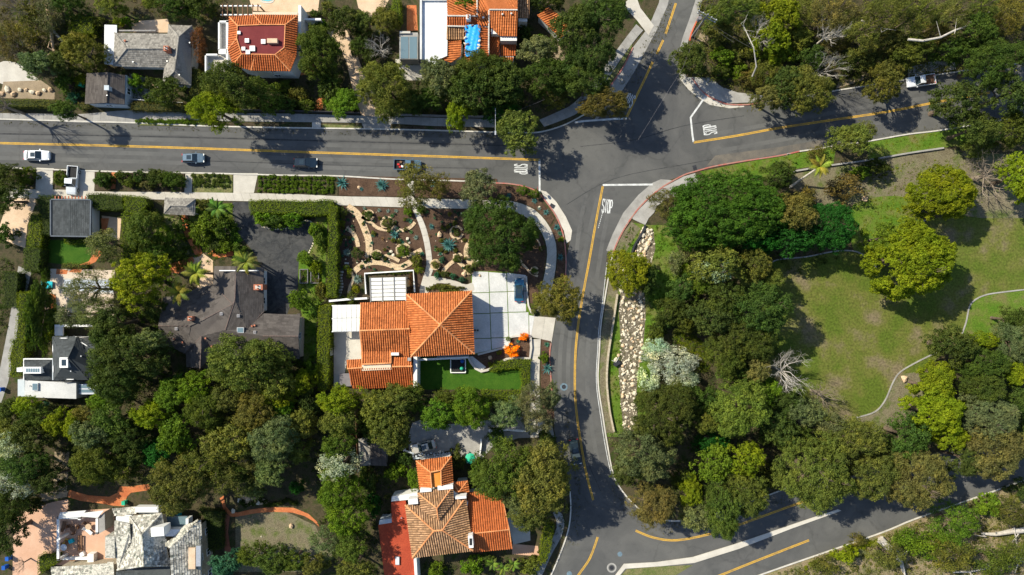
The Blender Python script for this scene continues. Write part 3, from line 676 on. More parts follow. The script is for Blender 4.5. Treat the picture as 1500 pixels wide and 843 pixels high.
def palm(px, py, r, z, label, col=(.17, .21, .03), n=12, base=None):
    random.seed(int(px+py)); c = P(px, py, z); b = P(*base) if base else Vector((c.x, c.y, 0)); rm = r*S
    t = empty('palm_tree', (b.x, b.y, 0), label, 'palm tree'); k = c-b; k.z = z
    MB().tube([(0, 0, 0), k*.3+Vector((k.x*.1, k.y*.1, 0)), k*.7, k], [.24, .19, .16, .17], 8).obj('trunk', M_BARKW if base else M_BARK, t)
    for i in range(n):
        a = i*2.399+random.uniform(-.2, .2); f = obj('frond', FR[i % 2], t, (k.x, k.y, z), color=tuple(x*random.uniform(.75, 1.25) for x in col))
        f.rotation_euler = (random.uniform(-.25, .25), -radians(4+38*i/n), a); s = rm*random.uniform(.85, 1.08); f.scale = (s, s*1.05, s)
    return t
def rock_mesh(seed, m):
    rnd = random.Random(seed); bm = bmesh.new(); bmesh.ops.create_icosphere(bm, subdivisions=1, radius=1)
    for v in bm.verts: v.co *= rnd.uniform(.72, 1.15)
    me = bpy.data.meshes.new('rock'); bm.to_mesh(me); bm.free(); me.materials.append(m); return me
ROCKS = [rock_mesh(s, M_ROCK) for s in range(6)]; ROCKST = [rock_mesh(s+9, M_ROCKT) for s in range(4)]
def rock(px, py, r, label, group=None, tan=False, nm='boulder', flat=.6):
    p = P(px, py, 0); rm = r*S; q = (ROCKST if tan else ROCKS); o = obj(nm, q[int(px*3+py) % len(q)], None, (p.x, p.y, rm*flat*.6), random.uniform(0, 6), (rm*random.uniform(.85, 1.2), rm*random.uniform(.75, 1.05), rm*flat))
    return tag(o, label, 'boulder' if r > 2.4 else 'rock', group)
# ================================================================ GROUND
g = MB(); g.add([(-1500, -1500, 0), (1500, -1500, 0), (1500, 1500, 0), (-1500, 1500, 0)], [(0, 1, 2, 3)]); tag(g.obj('ground', M_LITTER, kind='structure'), 'brown soil and leaf litter under the gardens and woods')
SH = lambda *a, **k: sheet(*a, **k)
# asphalt, traced in one piece: main road, NW arm, east arm, south arm
TOPL = [(-60, 174), (0, 176), (100, 178.5), (200, 181.5), (300, 186), (420, 188.5), (580, 191), (725, 195), (775, 196), (800, 193), (830, 183), (858, 171), (880, 152), (903, 124), (935, 84), (954, 53), (973, 12), (995, -40)]
NER = [(1035, -40), (1017, 19), (1011, 28), (1000, 55), (995, 75), (993, 105), (998, 116), (1008, 128), (1022, 141), (1040, 150), (1062, 156), (1110, 152), (1160, 144), (1219, 134), (1270, 126), (1327, 117), (1420, 103), (1560, 84)]
SER = [(1560, 160), (1500, 170), (1392, 189), (1330, 197), (1273, 207), (1213, 216), (1171, 222), (1140, 228.7), (1092, 236), (1046, 244), (1020, 251), (1001, 257), (980, 264), (968, 263), (956, 268), (935, 287), (913, 313), (898, 343), (889, 365)]
SRE = [(896, 373), (890, 407), (884, 443), (879, 478), (877, 512), (875, 560), (882, 610), (889, 654), (897, 694), (908, 716), (928, 739), (955, 758), (998, 763), (1050, 752), (1100, 735), (1160, 712), (1240, 690), (1330, 676), (1400, 655), (1560, 610)]
LOW = [(1560, 690), (1500, 703), (1452, 720), (1341, 759), (1284, 782), (1120, 839), (1040, 870), (960, 900), (880, 900)]
SWL = [(800, 900), (806, 850), (820, 815), (833, 778), (837, 748), (836, 720), (830, 695), (820, 671), (812, 630), (811, 600), (810, 570), (806, 524), (808, 503), (815, 466), (825, 430), (828, 405), (830, 378), (834, 358), (838, 341), (830, 320), (816, 296), (795, 281), (785, 277), (762, 271), (726, 268), (662, 264), (580, 262), (491, 257), (413, 256), (280, 253.6), (176, 251), (102, 247.6), (0, 245), (-60, 243)]
road = sheet('road', TOPL+NER+SER+SRE+LOW+SWL, M_ASPH, 1); tag(road, 'grey asphalt streets meeting at the junction')
def mark(nm, pts, wd, m, n=1, layer=4): return ribbon([P(*p) for p in (smooth(pts, n) if n > 1 else pts)], wd, None, .006*layer+.008).obj(nm, m, road)
def double(pts, n=4):
    w0 = pl(pts, n)
    for s in (-.115, .115):
        q = []
        for i in range(len(w0)):
            d = (w0[min(i+1, len(w0)-1)]-w0[max(i-1, 0)]).normalized(); q.append(w0[i]+Vector((-d.y, d.x, 0))*s)
        ribbon(q, .17, None, .026).obj('centre_line', M_YEL, road)
double([(-60, 208), (0, 210), (150, 213.5), (300, 218), (440, 223), (580, 227.5), (700, 231.5), (791, 234.5)])
double([(1016, 209), (1080, 199), (1140, 188), (1220, 176), (1300, 164), (1372, 150), (1450, 136)])
double([(918, 172), (932, 142), (945, 115), (956, 91)]); double([(962, 79.5), (971.5, 59)]); double([(975, 50), (990, 5)])
double([(883, 273), (873, 325), (863.5, 380), (852, 443), (844, 502), (842, 560), (844, 600), (849, 637), (858, 690), (869, 733)])
double([(875.5, 787), (864, 818), (847, 843), (830, 870)]); double([(931, 777.5), (958, 788), (991.5, 791.6), (1038, 783), (1080, 770), (1160, 741), (1200, 728)])
double([(1020, 857), (1055, 843), (1120, 817), (1185, 791.6)])
for pts in ([(790.2, 234), (790.6, 285)], [(883, 271.4), (956, 270.6)], [(1034.5, 140), (1011.6, 172.5), (1014.5, 200), (1016, 208.5)], [(918.5, 173.5), (857, 177.6), (842, 179.5)]):
    mark('stop_line', pts, .34, M_WHT, 1, 3)
for i in range(8):
    t = i/8; x = 882.7+(876-882.7)*t; y = 311.7+(335.5-311.7)*t; mark('lane_dash', [(x, y), (x-.5, y+1.9)], .12, M_WHT)
for pts in ([(889, 385), (883, 440), (877.5, 480), (875.5, 512), (873.5, 560), (880, 612), (887, 656), (895, 695)],): mark('edge_line', pts, .12, M_WHT, 4)
# STOP lettering painted on the asphalt
ST = .16
GL = {'S': [[(1, .82), (.8, 1), (.2, 1), (0, .8), (.08, .6), (.92, .4), (1, .2), (.8, 0), (.2, 0), (0, .18)]], 'T': [[(0, 1), (1, 1)], [(.5, 1), (.5, 0)]],
      'O': [[(.25, 0), (.75, 0), (1, .2), (1, .8), (.75, 1), (.25, 1), (0, .8), (0, .2), (.25, 0)]], 'P': [[(0, 0), (0, 1), (.75, 1), (1, .85), (1, .6), (.75, .45), (0, .45)]]}
def stop(px, py, ang, wd=1.9, ht=2.25, shear=0.0):
    c = P(px, py, .02); t = bpy.data.objects.new('stop_lettering', None); link(t, road); t.location = (c.x, c.y, 0); t.rotation_euler = (0, 0, radians(ang)); lw = wd/4*.72
    for i, ch in enumerate('STOP'):
        mb = MB()
        for st in GL[ch]:
            q = [Vector(((i+.14)*wd/4+a*lw-wd/2, (b-.5)*ht, 0)) for a, b in st]; q = [Vector((v.x+v.y*shear, v.y, 0)) for v in q]
            for j in range(len(q)-1):
                d = (q[j+1]-q[j]).normalized(); s = Vector((-d.y, d.x, 0)); wx = .08 if abs(d.y) > abs(d.x) else .125; e = d*.07
                mb.add([v+Vector((0, 0, .026+.0006*j)) for v in (q[j]-e+s*wx, q[j]-e-s*wx, q[j+1]+e-s*wx, q[j+1]+e+s*wx)], [(0, 1, 2, 3)])
        mb.obj('letter', M_WHT, t)
stop(763, 248, -91); stop(1040, 190, 98); stop(889.5, 302.5, -8, 1.95, 2.3, -.06); stop(921, 147, 155)
for x, y, r in ((896, 832, .75), (826, 567, .55)):
    c = P(x, y); q = [Vector((c.x+r*cos(a), c.y+r*sin(a), 0)) for a in np.linspace(0, 2*pi, 17)]; ribbon(q, .3, None, .026).obj('painted_ring', M_CONCG if r > .6 else M_BLU, road)
    MB().tube([(c.x, c.y, .01), (c.x, c.y, .024)], .38, 14).obj('manhole_cover', M_METAL, road)
for x, y, r in ((908, 812, .45), (834, 841, .5), (898, 277.5, .4), (895, 289, .4)):
    c = P(x, y); MB().tube([(c.x, c.y, .01), (c.x, c.y, .025)], r, 12).obj('survey_mark', M_BLU if y > 700 else M_ASPHP, road)
for pts in ([(-20, 188), (200, 194), (420, 200), (700, 206)], [(-20, 199), (200, 204), (420, 211), (700, 219)], [(-20, 219), (200, 225), (420, 232), (690, 240)], [(-20, 231), (200, 237), (420, 244), (690, 252)], [(895, 292), (884, 345), (877, 390), (868, 440), (862, 500), (860, 560), (866, 620), (876, 680)],
            [(875, 290), (862, 345), (853, 385), (843, 440), (834, 500), (832, 560), (836, 620), (846, 690)], [(858, 285), (848, 340), (843, 385), (833, 440), (822, 500), (820, 560), (824, 620), (836, 690)], [(1040, 198), (1140, 180), (1250, 160), (1370, 142)], [(1050, 222), (1140, 206), (1250, 186), (1370, 168)]):
    ribbon(pl(pts), .75, None, .0085).obj('tyre_worn_track', M_ASPHW, road)
# repaired strips and cracks
for pts, wd in (([(-20, 196), (250, 201), (560, 209), (760, 214)], .25), ([(300, 236), (520, 243), (700, 247)], .12), ([(830, 300), (900, 262), (1010, 240), (1110, 222)], .12), ([(850, 215), (930, 205), (1000, 185), (1090, 170)], .12), ([(850, 480), (843, 560), (852, 650), (880, 720)], .12)):
    ribbon(pl(pts), wd, None, .0105).obj('tar_seam', M_ASPHD, road)
tag(sheet('asphalt_patch', [(1048, 228), (1140, 216), (1250, 197), (1250, 206), (1140, 226), (1060, 241), (1035, 243)], mat('sandy_asphalt', (.16, .14, .115), (.085, .083, .08), .35, 12, .3, .9, .2), 2), 'sandy sweep of asphalt by the east street kerb')
# gutters, kerbs
def strip2(nm, A, B, m, layer=2, th=0): return sheet(nm, list(A)+list(reversed(B)), m, layer, th)
tag(strip2('gutter', [(897, 372), (906, 351), (918, 329.5), (935, 306), (954, 287), (973, 272.6), (985, 265)], [(888, 367), (897, 344), (913, 312), (935, 286), (956, 268), (968, 263), (981, 264)], M_CONCG, 2), 'concrete gutter apron round the south-east corner')
tag(strip2('gutter', [(874, 176), (898, 152), (915, 128), (930, 104), (945, 76), (962, 44), (978, 8), (984, -20)], [(858, 168), (880, 147), (899, 120), (915, 96), (927, 70), (950, 40), (965, 5), (970, -20)], M_CONCG, 2), 'wide concrete gutter on the west side of the north street')
tag(strip2('gutter', [(994, 100), (996, 116), (1008, 131), (1022, 143), (1040, 154), (1068, 159), (1090, 157)], [(1001, 98), (1006, 114), (1016, 128), (1030, 137), (1045, 147), (1066, 153), (1090, 154)], M_CONC, 2), 'pale gutter round the north-east corner')
tag(strip2('gutter', [(995, 75), (1000, 55), (1011, 25), (1022, -10)], [(1004, 78), (1009, 57), (1022, 30), (1030, -6)], M_CONCG, 2), 'gutter by the utility pole')
K = [('kerb', [(-60, 244), (0, 246), (176, 252), (300, 254), (413, 257), (491, 258), (580, 263), (662, 265), (726, 268)], M_CURB, 'long pale kerb along the south side of the main street'),
     ('kerb', [(726, 268.5), (745, 269.5), (762, 272)], M_CURBR, 'short red kerb near the west stop line'), ('kerb', [(762, 272), (785, 280), (800, 296), (815, 318), (825, 345), (829, 378), (828, 405), (826, 428)], M_CURBR, 'worn red kerb round the south-west corner'),
     ('kerb', [(-60, 173), (0, 175), (200, 180.5), (300, 185), (420, 187.5), (580, 190), (725, 194), (775, 195), (800, 192), (830, 182), (858, 167)], M_CURB, 'kerb along the north side of the main street'),
     ('kerb', [(858, 167), (880, 146), (899, 119), (915, 95), (927, 70)], M_CURBR, 'faded red kerb beside the planting strip'),
     ('kerb', [(897, 373), (906, 351), (918, 329.5), (935, 306), (954, 287), (973, 272.6), (1001, 257), (1020, 251), (1046, 244), (1092, 236), (1140, 228.7), (1171, 222)], M_CURBR, 'red kerb sweeping round the south-east corner'),
     ('kerb', [(1171, 222), (1213, 216), (1273, 207), (1330, 197), (1392, 189), (1560, 160)], M_CURB, 'pale kerb on the south side of the east street'),
     ('kerb', [(1014, 115), (1022, 127), (1034, 139), (1049, 147), (1065, 153), (1089, 154), (1111, 152)], M_CURBR, 'red kerb round the north-east corner'),
     ('kerb', [(1111, 152), (1160, 144), (1219, 134), (1270, 126), (1327, 117), (1420, 103), (1560, 84)], M_CURB, 'kerb on the north side of the east street'),
     ('kerb', [(1023, 26), (1013, 48), (1010, 60)], mat('orange_kerb_paint', (.62, .13, .06), (.45, .12, .07), 2, 12), 'bright orange-red kerb by the utility pole'),
     ('kerb', [(897, 373), (891, 407), (885, 443), (880, 478), (878, 512), (876, 560), (883, 610), (890, 654), (898, 694), (909, 716), (929, 739), (956, 758), (998, 763), (1050, 752), (1100, 735), (1160, 712)], M_CURB, 'white kerb on the creek side of the south street'),
     ('kerb', [(1560, 691), (1500, 704), (1452, 721), (1341, 760), (1284, 783), (1120, 840), (1040, 871)], M_CURB, 'pale kerb along the bottom hillside'),
     ('kerb', [(804, 850), (819, 815), (832, 778), (836, 748), (835, 720)], M_CURB, 'kerb beside the lower left footpath'), ('kerb', [(809, 600), (808, 570), (805, 524), (807, 503)], M_CURBR, 'short red kerb below the driveway apron')]
for nm, pts, m, lb in K: kerb(nm, pts, m, .24, .13, label=lb)
tag(strip2('median', [(901, 843), (914, 826), (961, 823.5), (1015, 816), (1075, 797.5), (1160, 768.5), (1227, 746), (1232, 748)], [(893, 860), (906, 845), (916, 833), (966, 829.5), (1017, 824.5), (1082, 804), (1160, 774), (1227, 750)], M_CONC, 1, .13), 'pale concrete median between the two lower roads')
tag(sheet('verge', [(906, 847), (918, 834), (968, 830), (1015, 828), (990, 843), (960, 860), (900, 866)], M_VERGE, 3, .0), 'triangle of grass inside the median')
# pavements, slab by slab
def sw(L, R, lb, **k): return tag(slabs('pavement', L, R, **k), lb)
sw([(-20, 276), (60, 278), (150, 281), (270, 282), (420, 284.5), (500, 288), (560, 289), (620, 291), (690, 293), (726, 294)], [(-20, 289), (60, 291), (150, 291), (270, 293.5), (420, 296.5), (500, 301), (560, 303), (620, 305), (690, 306), (735, 306)], 'long straight pavement south of the main street', step=1.55)
sw([(726, 294), (745, 294.5), (762, 298), (785, 309), (804, 331), (814, 356), (815, 380), (812, 405), (807, 430), (802, 452)], [(735, 306), (748, 308), (760, 313), (781, 325), (795, 344), (801, 363), (801, 380), (797, 405), (791, 430), (786, 456)], 'curving pavement round the corner garden', step=1.5)
sw([(792, 497), (791, 520), (790, 560), (792, 600), (797, 640)], [(779, 497), (777, 520), (776, 560), (777, 600), (781, 640)], 'pavement below the driveway apron')
sw([(814, 745), (826, 757), (826, 772), (822, 787), (808, 812), (794, 843), (785, 860)], [(810, 752), (815, 762), (815, 775), (809, 788), (795, 808), (778, 843), (770, 860)], 'lower left footpath curving by the street', m=M_CONCG)
sw([(-20, 166), (60, 167), (112, 168), (190, 162), (260, 164), (330, 166), (430, 167), (560, 171), (640, 173), (725, 175)], [(-20, 176), (60, 176.5), (112, 180), (190, 180), (260, 176), (330, 178), (430, 179), (560, 181), (640, 185), (725, 187)], 'pavement north of the main street', m=M_CONCG)
sw([(790, 176), (815, 165), (840, 152), (870, 120), (893, 88), (915, 58), (932, 36)], [(797, 186), (822, 177), (850, 163), (882, 128), (904, 95), (927, 63), (942, 45)], 'pavement on the west side of the north street', m=M_CONCG)
tag(sheet('driveway', [(912, 8), (933, 30), (950, 52), (958, 38), (938, 12), (930, -10)], M_CONC, 2, .02), 'pale driveway entrance on the north street')
tag(sheet('pavement', [(1004, 114), (1012, 124), (1020, 140), (1034, 140), (1049, 146), (1066, 152), (1110, 150), (1118, 140), (1080, 136), (1057, 128), (1040, 114)], M_CONCG, 3, .1), 'grey pavement round the north-east corner')
tag(sheet('pavement', [(928, 322), (945, 330), (950, 320), (958, 312), (962, 302), (980, 290), (1005, 288), (1024, 272), (1018, 254), (1001, 259), (973, 274), (954, 289), (935, 308), (926, 320)], M_CONCG, 3, .1), 'cracked grey pavement at the south-east corner')
tag(sheet('curb_ramp', [(792, 279), (800, 281), (815, 296), (829, 318), (838, 338), (836, 352), (830, 357), (826, 338), (813, 315), (800, 296)], M_CONC, 2, .02), 'concrete kerb ramp at the south-west corner')
tag(MB().box((*P(809, 302)[:2], .06), (.9, .7, .08), radians(-30)).obj('tactile_plate', M_METAL), 'dark square plate set in the kerb ramp', 'tactile plate')
tag(MB().box((*P(1017.5, 246)[:2], .03), (.65, .85, .06), radians(15)).obj('storm_drain', M_METAL), 'dark storm drain grate at the east street kerb', 'drain')
tag(sheet('driveway', [(342, 254), (378, 254), (372, 283), (342, 283)], M_CONC, 2, .02), 'driveway apron beside the green planting strip')
tag(sheet('driveway', [(132, 250), (140, 250), (138, 281), (72, 281), (52, 277), (54, 246), (79, 247), (77, 272), (96, 274), (100, 248), (118, 249)], M_CONC, 2, .02), 'concrete drive and aprons around the parked pickup')
tag(sheet('driveway', [(96, 250), (140, 250), (137, 292), (78, 292), (78, 272), (96, 272)], M_CONC, 3, .02), 'concrete parking pad in front of the flat garage')
tag(sheet('path', [(272, 253), (282, 253), (281, 283), (270, 283)], M_CONC, 3, .02), 'short concrete walk to the lychgate')
tag(sheet('path', [(596, 262), (606, 263), (607, 292), (597, 292)], M_CONC, 2, .02), 'short walk hidden under the grey street tree')
tag(sheet('path', [(164, 252), (171, 252), (169, 277), (163, 277)], M_TERR, 3, .1), 'narrow brick path across the planting strip')
tag(sheet('driveway', [(530, 181), (573, 181), (571, 189.5), (533, 188.5)], M_CONCG, 3, .02), 'drive crossing under the north oaks')
tag(sheet('driveway', [(528, 165), (533, 180), (572, 180), (575, 160), (560, 150), (541, 128), (530, 100), (520, 72), (508, 45), (492, 38), (478, 44), (487, 58), (500, 75), (508, 92), (514, 120), (521, 145)], M_TAN, 3, .0), 'tan gravel drive between the top oaks')
tag(sheet('driveway', [(520, -10), (575, -10), (560, 18), (545, 28), (525, 12)], M_TAN, 2), 'tan court at the top of the drive')
tag(sheet('path', [(455, 165), (470, 165), (478, 140), (480, 118), (474, 118), (468, 140)], M_TERR, 3), 'brick garden path by the red house')
tag(sheet('path', [(458, 168), (470, 168), (470, 187), (457, 187)], M_CONC, 4, .02), 'pale walk across the north verge')
for i, (x0, x1) in enumerate(((205, 300), (300, 456), (472, 530), (575, 722))):
    tag(sheet('planting_strip', [(x0, 177.5+i*2.4), (x1, 180+i*2.4), (x1, 186+i*1.6), (x0, 184+i*2)], M_SOIL if i % 2 else M_VERGE, 3, .08), f'{("first", "second", "third", "fourth")[i]} planting strip from the left on the north verge')
tag(sheet('planting_strip', [(858, 166), (880, 144), (898, 118), (913, 95), (925, 70), (931, 48), (939, 45), (925, 63), (903, 98), (880, 130), (850, 163)], M_VERGE, 3, .08), 'narrow green strip on the west side of the north street')
# planting beds between the kerb and the pavement
for x0, x1, m, lb in ((-20, 52, M_SOIL, 'bed with dense shrubs at the far left'), (78, 99, M_SOIL, 'small bed left of the silver pickup'), (139, 163, M_SOIL, 'small square bed left of the brick path'), (171, 270, M_SOIL, 'long bed of low spreading shrubs'),
                      (283, 341, M_VERGE, 'bed of green tufts left of the apron'), (379, 495, M_LITTER, 'bed planted with rows of green tufts'), (497, 594, M_MULCH, 'mulched bed with two big agaves'), (608, 728, M_MULCH, 'mulched bed under the street trees')):
    tag(sheet('planting_bed', [(x0, 248+x0*.02), (x1, 248+x1*.02), (x1, 276+x1*.022), (x0, 276+x0*.022)], m, 4, .08), lb)
tag(sheet('planting_bed', [(728, 270), (760, 274), (780, 283), (797, 300), (812, 320), (806, 330), (787, 308), (763, 296.5), (728, 292)], M_MULCH, 5, .06), 'curved mulch bed at the south-west corner')
tag(sheet('planting_bed', [(806, 334), (815, 322), (823, 345), (827, 378), (826, 405), (821, 425), (812, 420), (815, 395), (817, 375), (815, 352)], M_MULCH, 5, .06), 'narrow mulch strip outside the curving pavement')
tag(sheet('planting_bed', [(793, 497), (807, 500), (806, 524), (809, 570), (812, 610), (800, 630), (795, 600), (792, 560)], M_MULCH, 5, .06), 'mulch strip below the driveway apron')
# front garden
tag(sheet('mulch_garden', [(495, 302), (620, 306), (735, 308), (757, 315), (779, 327), (793, 345), (799, 363), (799, 380), (795, 405), (788, 430), (784, 450), (776, 462), (771, 440), (768, 404), (740, 398), (692, 398), (660, 430), (600, 432), (540, 445), (494, 445)], M_MULCH, 1), 'dark bark mulch of the corner garden')
tag(slabs('garden_path', [(604, 306), (614, 330), (621, 355), (625, 385), (622, 400), (617, 415), (615, 429)], [(611, 305), (622, 328), (629, 352), (633, 380), (634, 398), (628, 412), (628, 427)], step=1.3, m=M_CONC, h=.06), 'pale curved walk from the street to the front door')
tag(sheet('garden_path', [(615, 430), (618, 415), (628, 405), (645, 407), (665, 411), (682, 417), (692, 415), (693, 427), (668, 428), (662, 419), (645, 415), (632, 420), (626, 430)], M_CONC, 4, .05, sm=True), 'pale walk from the front door to the driveway')
wall_edge = lambda pts, wd=.55, m=M_SAND, h=.14, lb='': tag(ribbon(pl(pts, 5), wd, 0, h).obj('garden_edging', m, None), lb, 'garden edging')
wall_edge([(509, 303), (522, 312), (530, 325), (536, 340), (540, 352), (541, 368), (539, 378)], 1.25, lb='wide stone band running down through the left garden')
wall_edge([(530, 318), (543, 326), (553, 334), (566, 337), (576, 334)], .6, lb='curved sandy edging between two ringed bushes')
wall_edge([(507, 335), (516, 340), (522, 350), (525, 362)], .75, lb='short sandy curve left of the stone band')
wall_edge([(574, 322), (578, 332), (588, 338), (600, 334), (608, 326)], .6, lb='wavy sandy edging right of the ringed bush')
wall_edge([(519, 398), (532, 388), (548, 384), (566, 386), (584, 392), (600, 385), (604, 378)], 1.1, lb='long sandy band above the white planter')
wall_edge([(533, 385), (545, 378), (556, 380), (566, 375), (576, 378), (585, 383)], .6, lb='thin sandy wave above the long band')
wall_edge([(598, 376), (608, 371), (618, 366)], .8, lb='short sandy spur meeting the pale walk')
wall_edge([(690, 352), (684, 362), (683, 374), (688, 384), (697, 381)], .9, lb='stone curve at the left of the big oak')
wall_edge([(649, 398), (658, 388), (668, 382), (676, 388), (683, 394)], .7, lb='stone curve round the small dark bed')
wall_edge([(686, 306), (692, 316), (697, 320)], .7, lb='short stone edge at the top of the big oak')
wall_edge([(511, 430), (513, 420), (518, 408), (514, 398)], .5, lb='thin sandy edge left of the yellow plant')
wall_edge([(768, 342), (786, 350), (794, 368)], .25, M_ROCKT, lb='thin edging right of the big oak')
wall_edge([(762, 376), (764, 385), (771, 393), (779, 401), (788, 405)], .4, M_ROCKT, lb='low stone edging near the yellow hoop')
for x, y, r in ((540, 316, 9), (567, 327, 10.5), (591, 367, 12), (669, 341, 11), (552, 374, 8), (590, 367, 7), (638, 388, 8), (671, 378, 7.5), (687, 395, 8), (783, 397, 6)):
    if (x, y) == (590, 367): continue
    c = P(x, y); q = [Vector((c.x+r*S*.8*cos(a), c.y+r*S*.8*sin(a), 0)) for a in np.linspace(.4, 2*pi-.2, 20)]
    tag(ribbon(q, .42, 0, .14).obj('stone_ring', M_SAND), f'sandy stone ring round a bush {dict([(540, "second from the left by the pavement"), (567, "largest along the pavement"), (591, "left of the pale walk"), (669, "above the large agave"), (552, "below the stone band"), (638, "beside the front walk"), (671, "nearest the oak bed"), (687, "by the driveway corner"), (783, "near the parked blue car")])[x]}', 'stone ring')
for i in range(13):
    c = P(498+(513-498)*0+1.2*math.sin(i)+ (10 if i < 3 else 3)-i*.3, 386+i*4.3); tag(MB().box((c.x, c.y, .06), (.8, .35, .08), random.uniform(-.1, .1)).obj('stepping_stone', M_CONC), 'pale stepping stone in the row beside the tall hedge', 'stepping stone', 'stepping stones beside the tall hedge')
# driveway slabs of the main house
dv = bpy.data.objects.new('driveway', None); link(dv); dv['kind'] = 'structure'; tag(dv, 'white concrete driveway of big slabs with grass joints')
sheet('grass_joint', [(690, 397), (740, 398), (769, 404), (773, 440), (782, 463), (778, 494), (748, 493), (745, 507), (700, 520), (690, 520)], M_PARKG, 2, .03, parent=dv)
X = [691, 715.8, 742, 771]; Y = [397, 429.4, 460, 496.5, 520]; tx = lambda i, y: X[i]+(y-398)*(.035 if i in (1, 2) else 0); gp = .55
def cell(pts): MB().prism(ccw([tuple(P(*p)[:2]) for p in pts]), .03, .06).obj('concrete_slab', M_CONCB, dv)
for i in range(3):
    for j in range(4):
        y0, y1 = Y[j]+gp-i*1.1, Y[j+1]-gp-(i*1.1)
        a = [(tx(i, y0)+gp, y0), (tx(i+1, y0)-gp, y0-.6), (tx(i+1, y1)-gp, y1-.6), (tx(i, y1)+gp, y1)]
        if j == 0: a[0] = (a[0][0], 398+i*1.0); a[1] = (a[1][0], 398.5+i*2.4)
        if i == 2 and j == 2: a[1] = (774, a[1][1]); a[2] = (774.5, 493)
        if i == 2 and j == 3: continue
        if j == 3: a[2] = (a[2][0], 513 if i == 0 else 506); a[3] = (a[3][0], 519 if i == 0 else 512)
        cell(a)
cell([(775, 462), (783, 463.5), (778, 493.5), (775.6, 493)])
tag(slabs('driveway_apron', [(783, 463.5), (797, 464.5), (814, 466)], [(778, 494), (793, 497), (808, 502)], step=2.0, m=M_CONC, h=.05), 'sloping apron between the white driveway and the street')
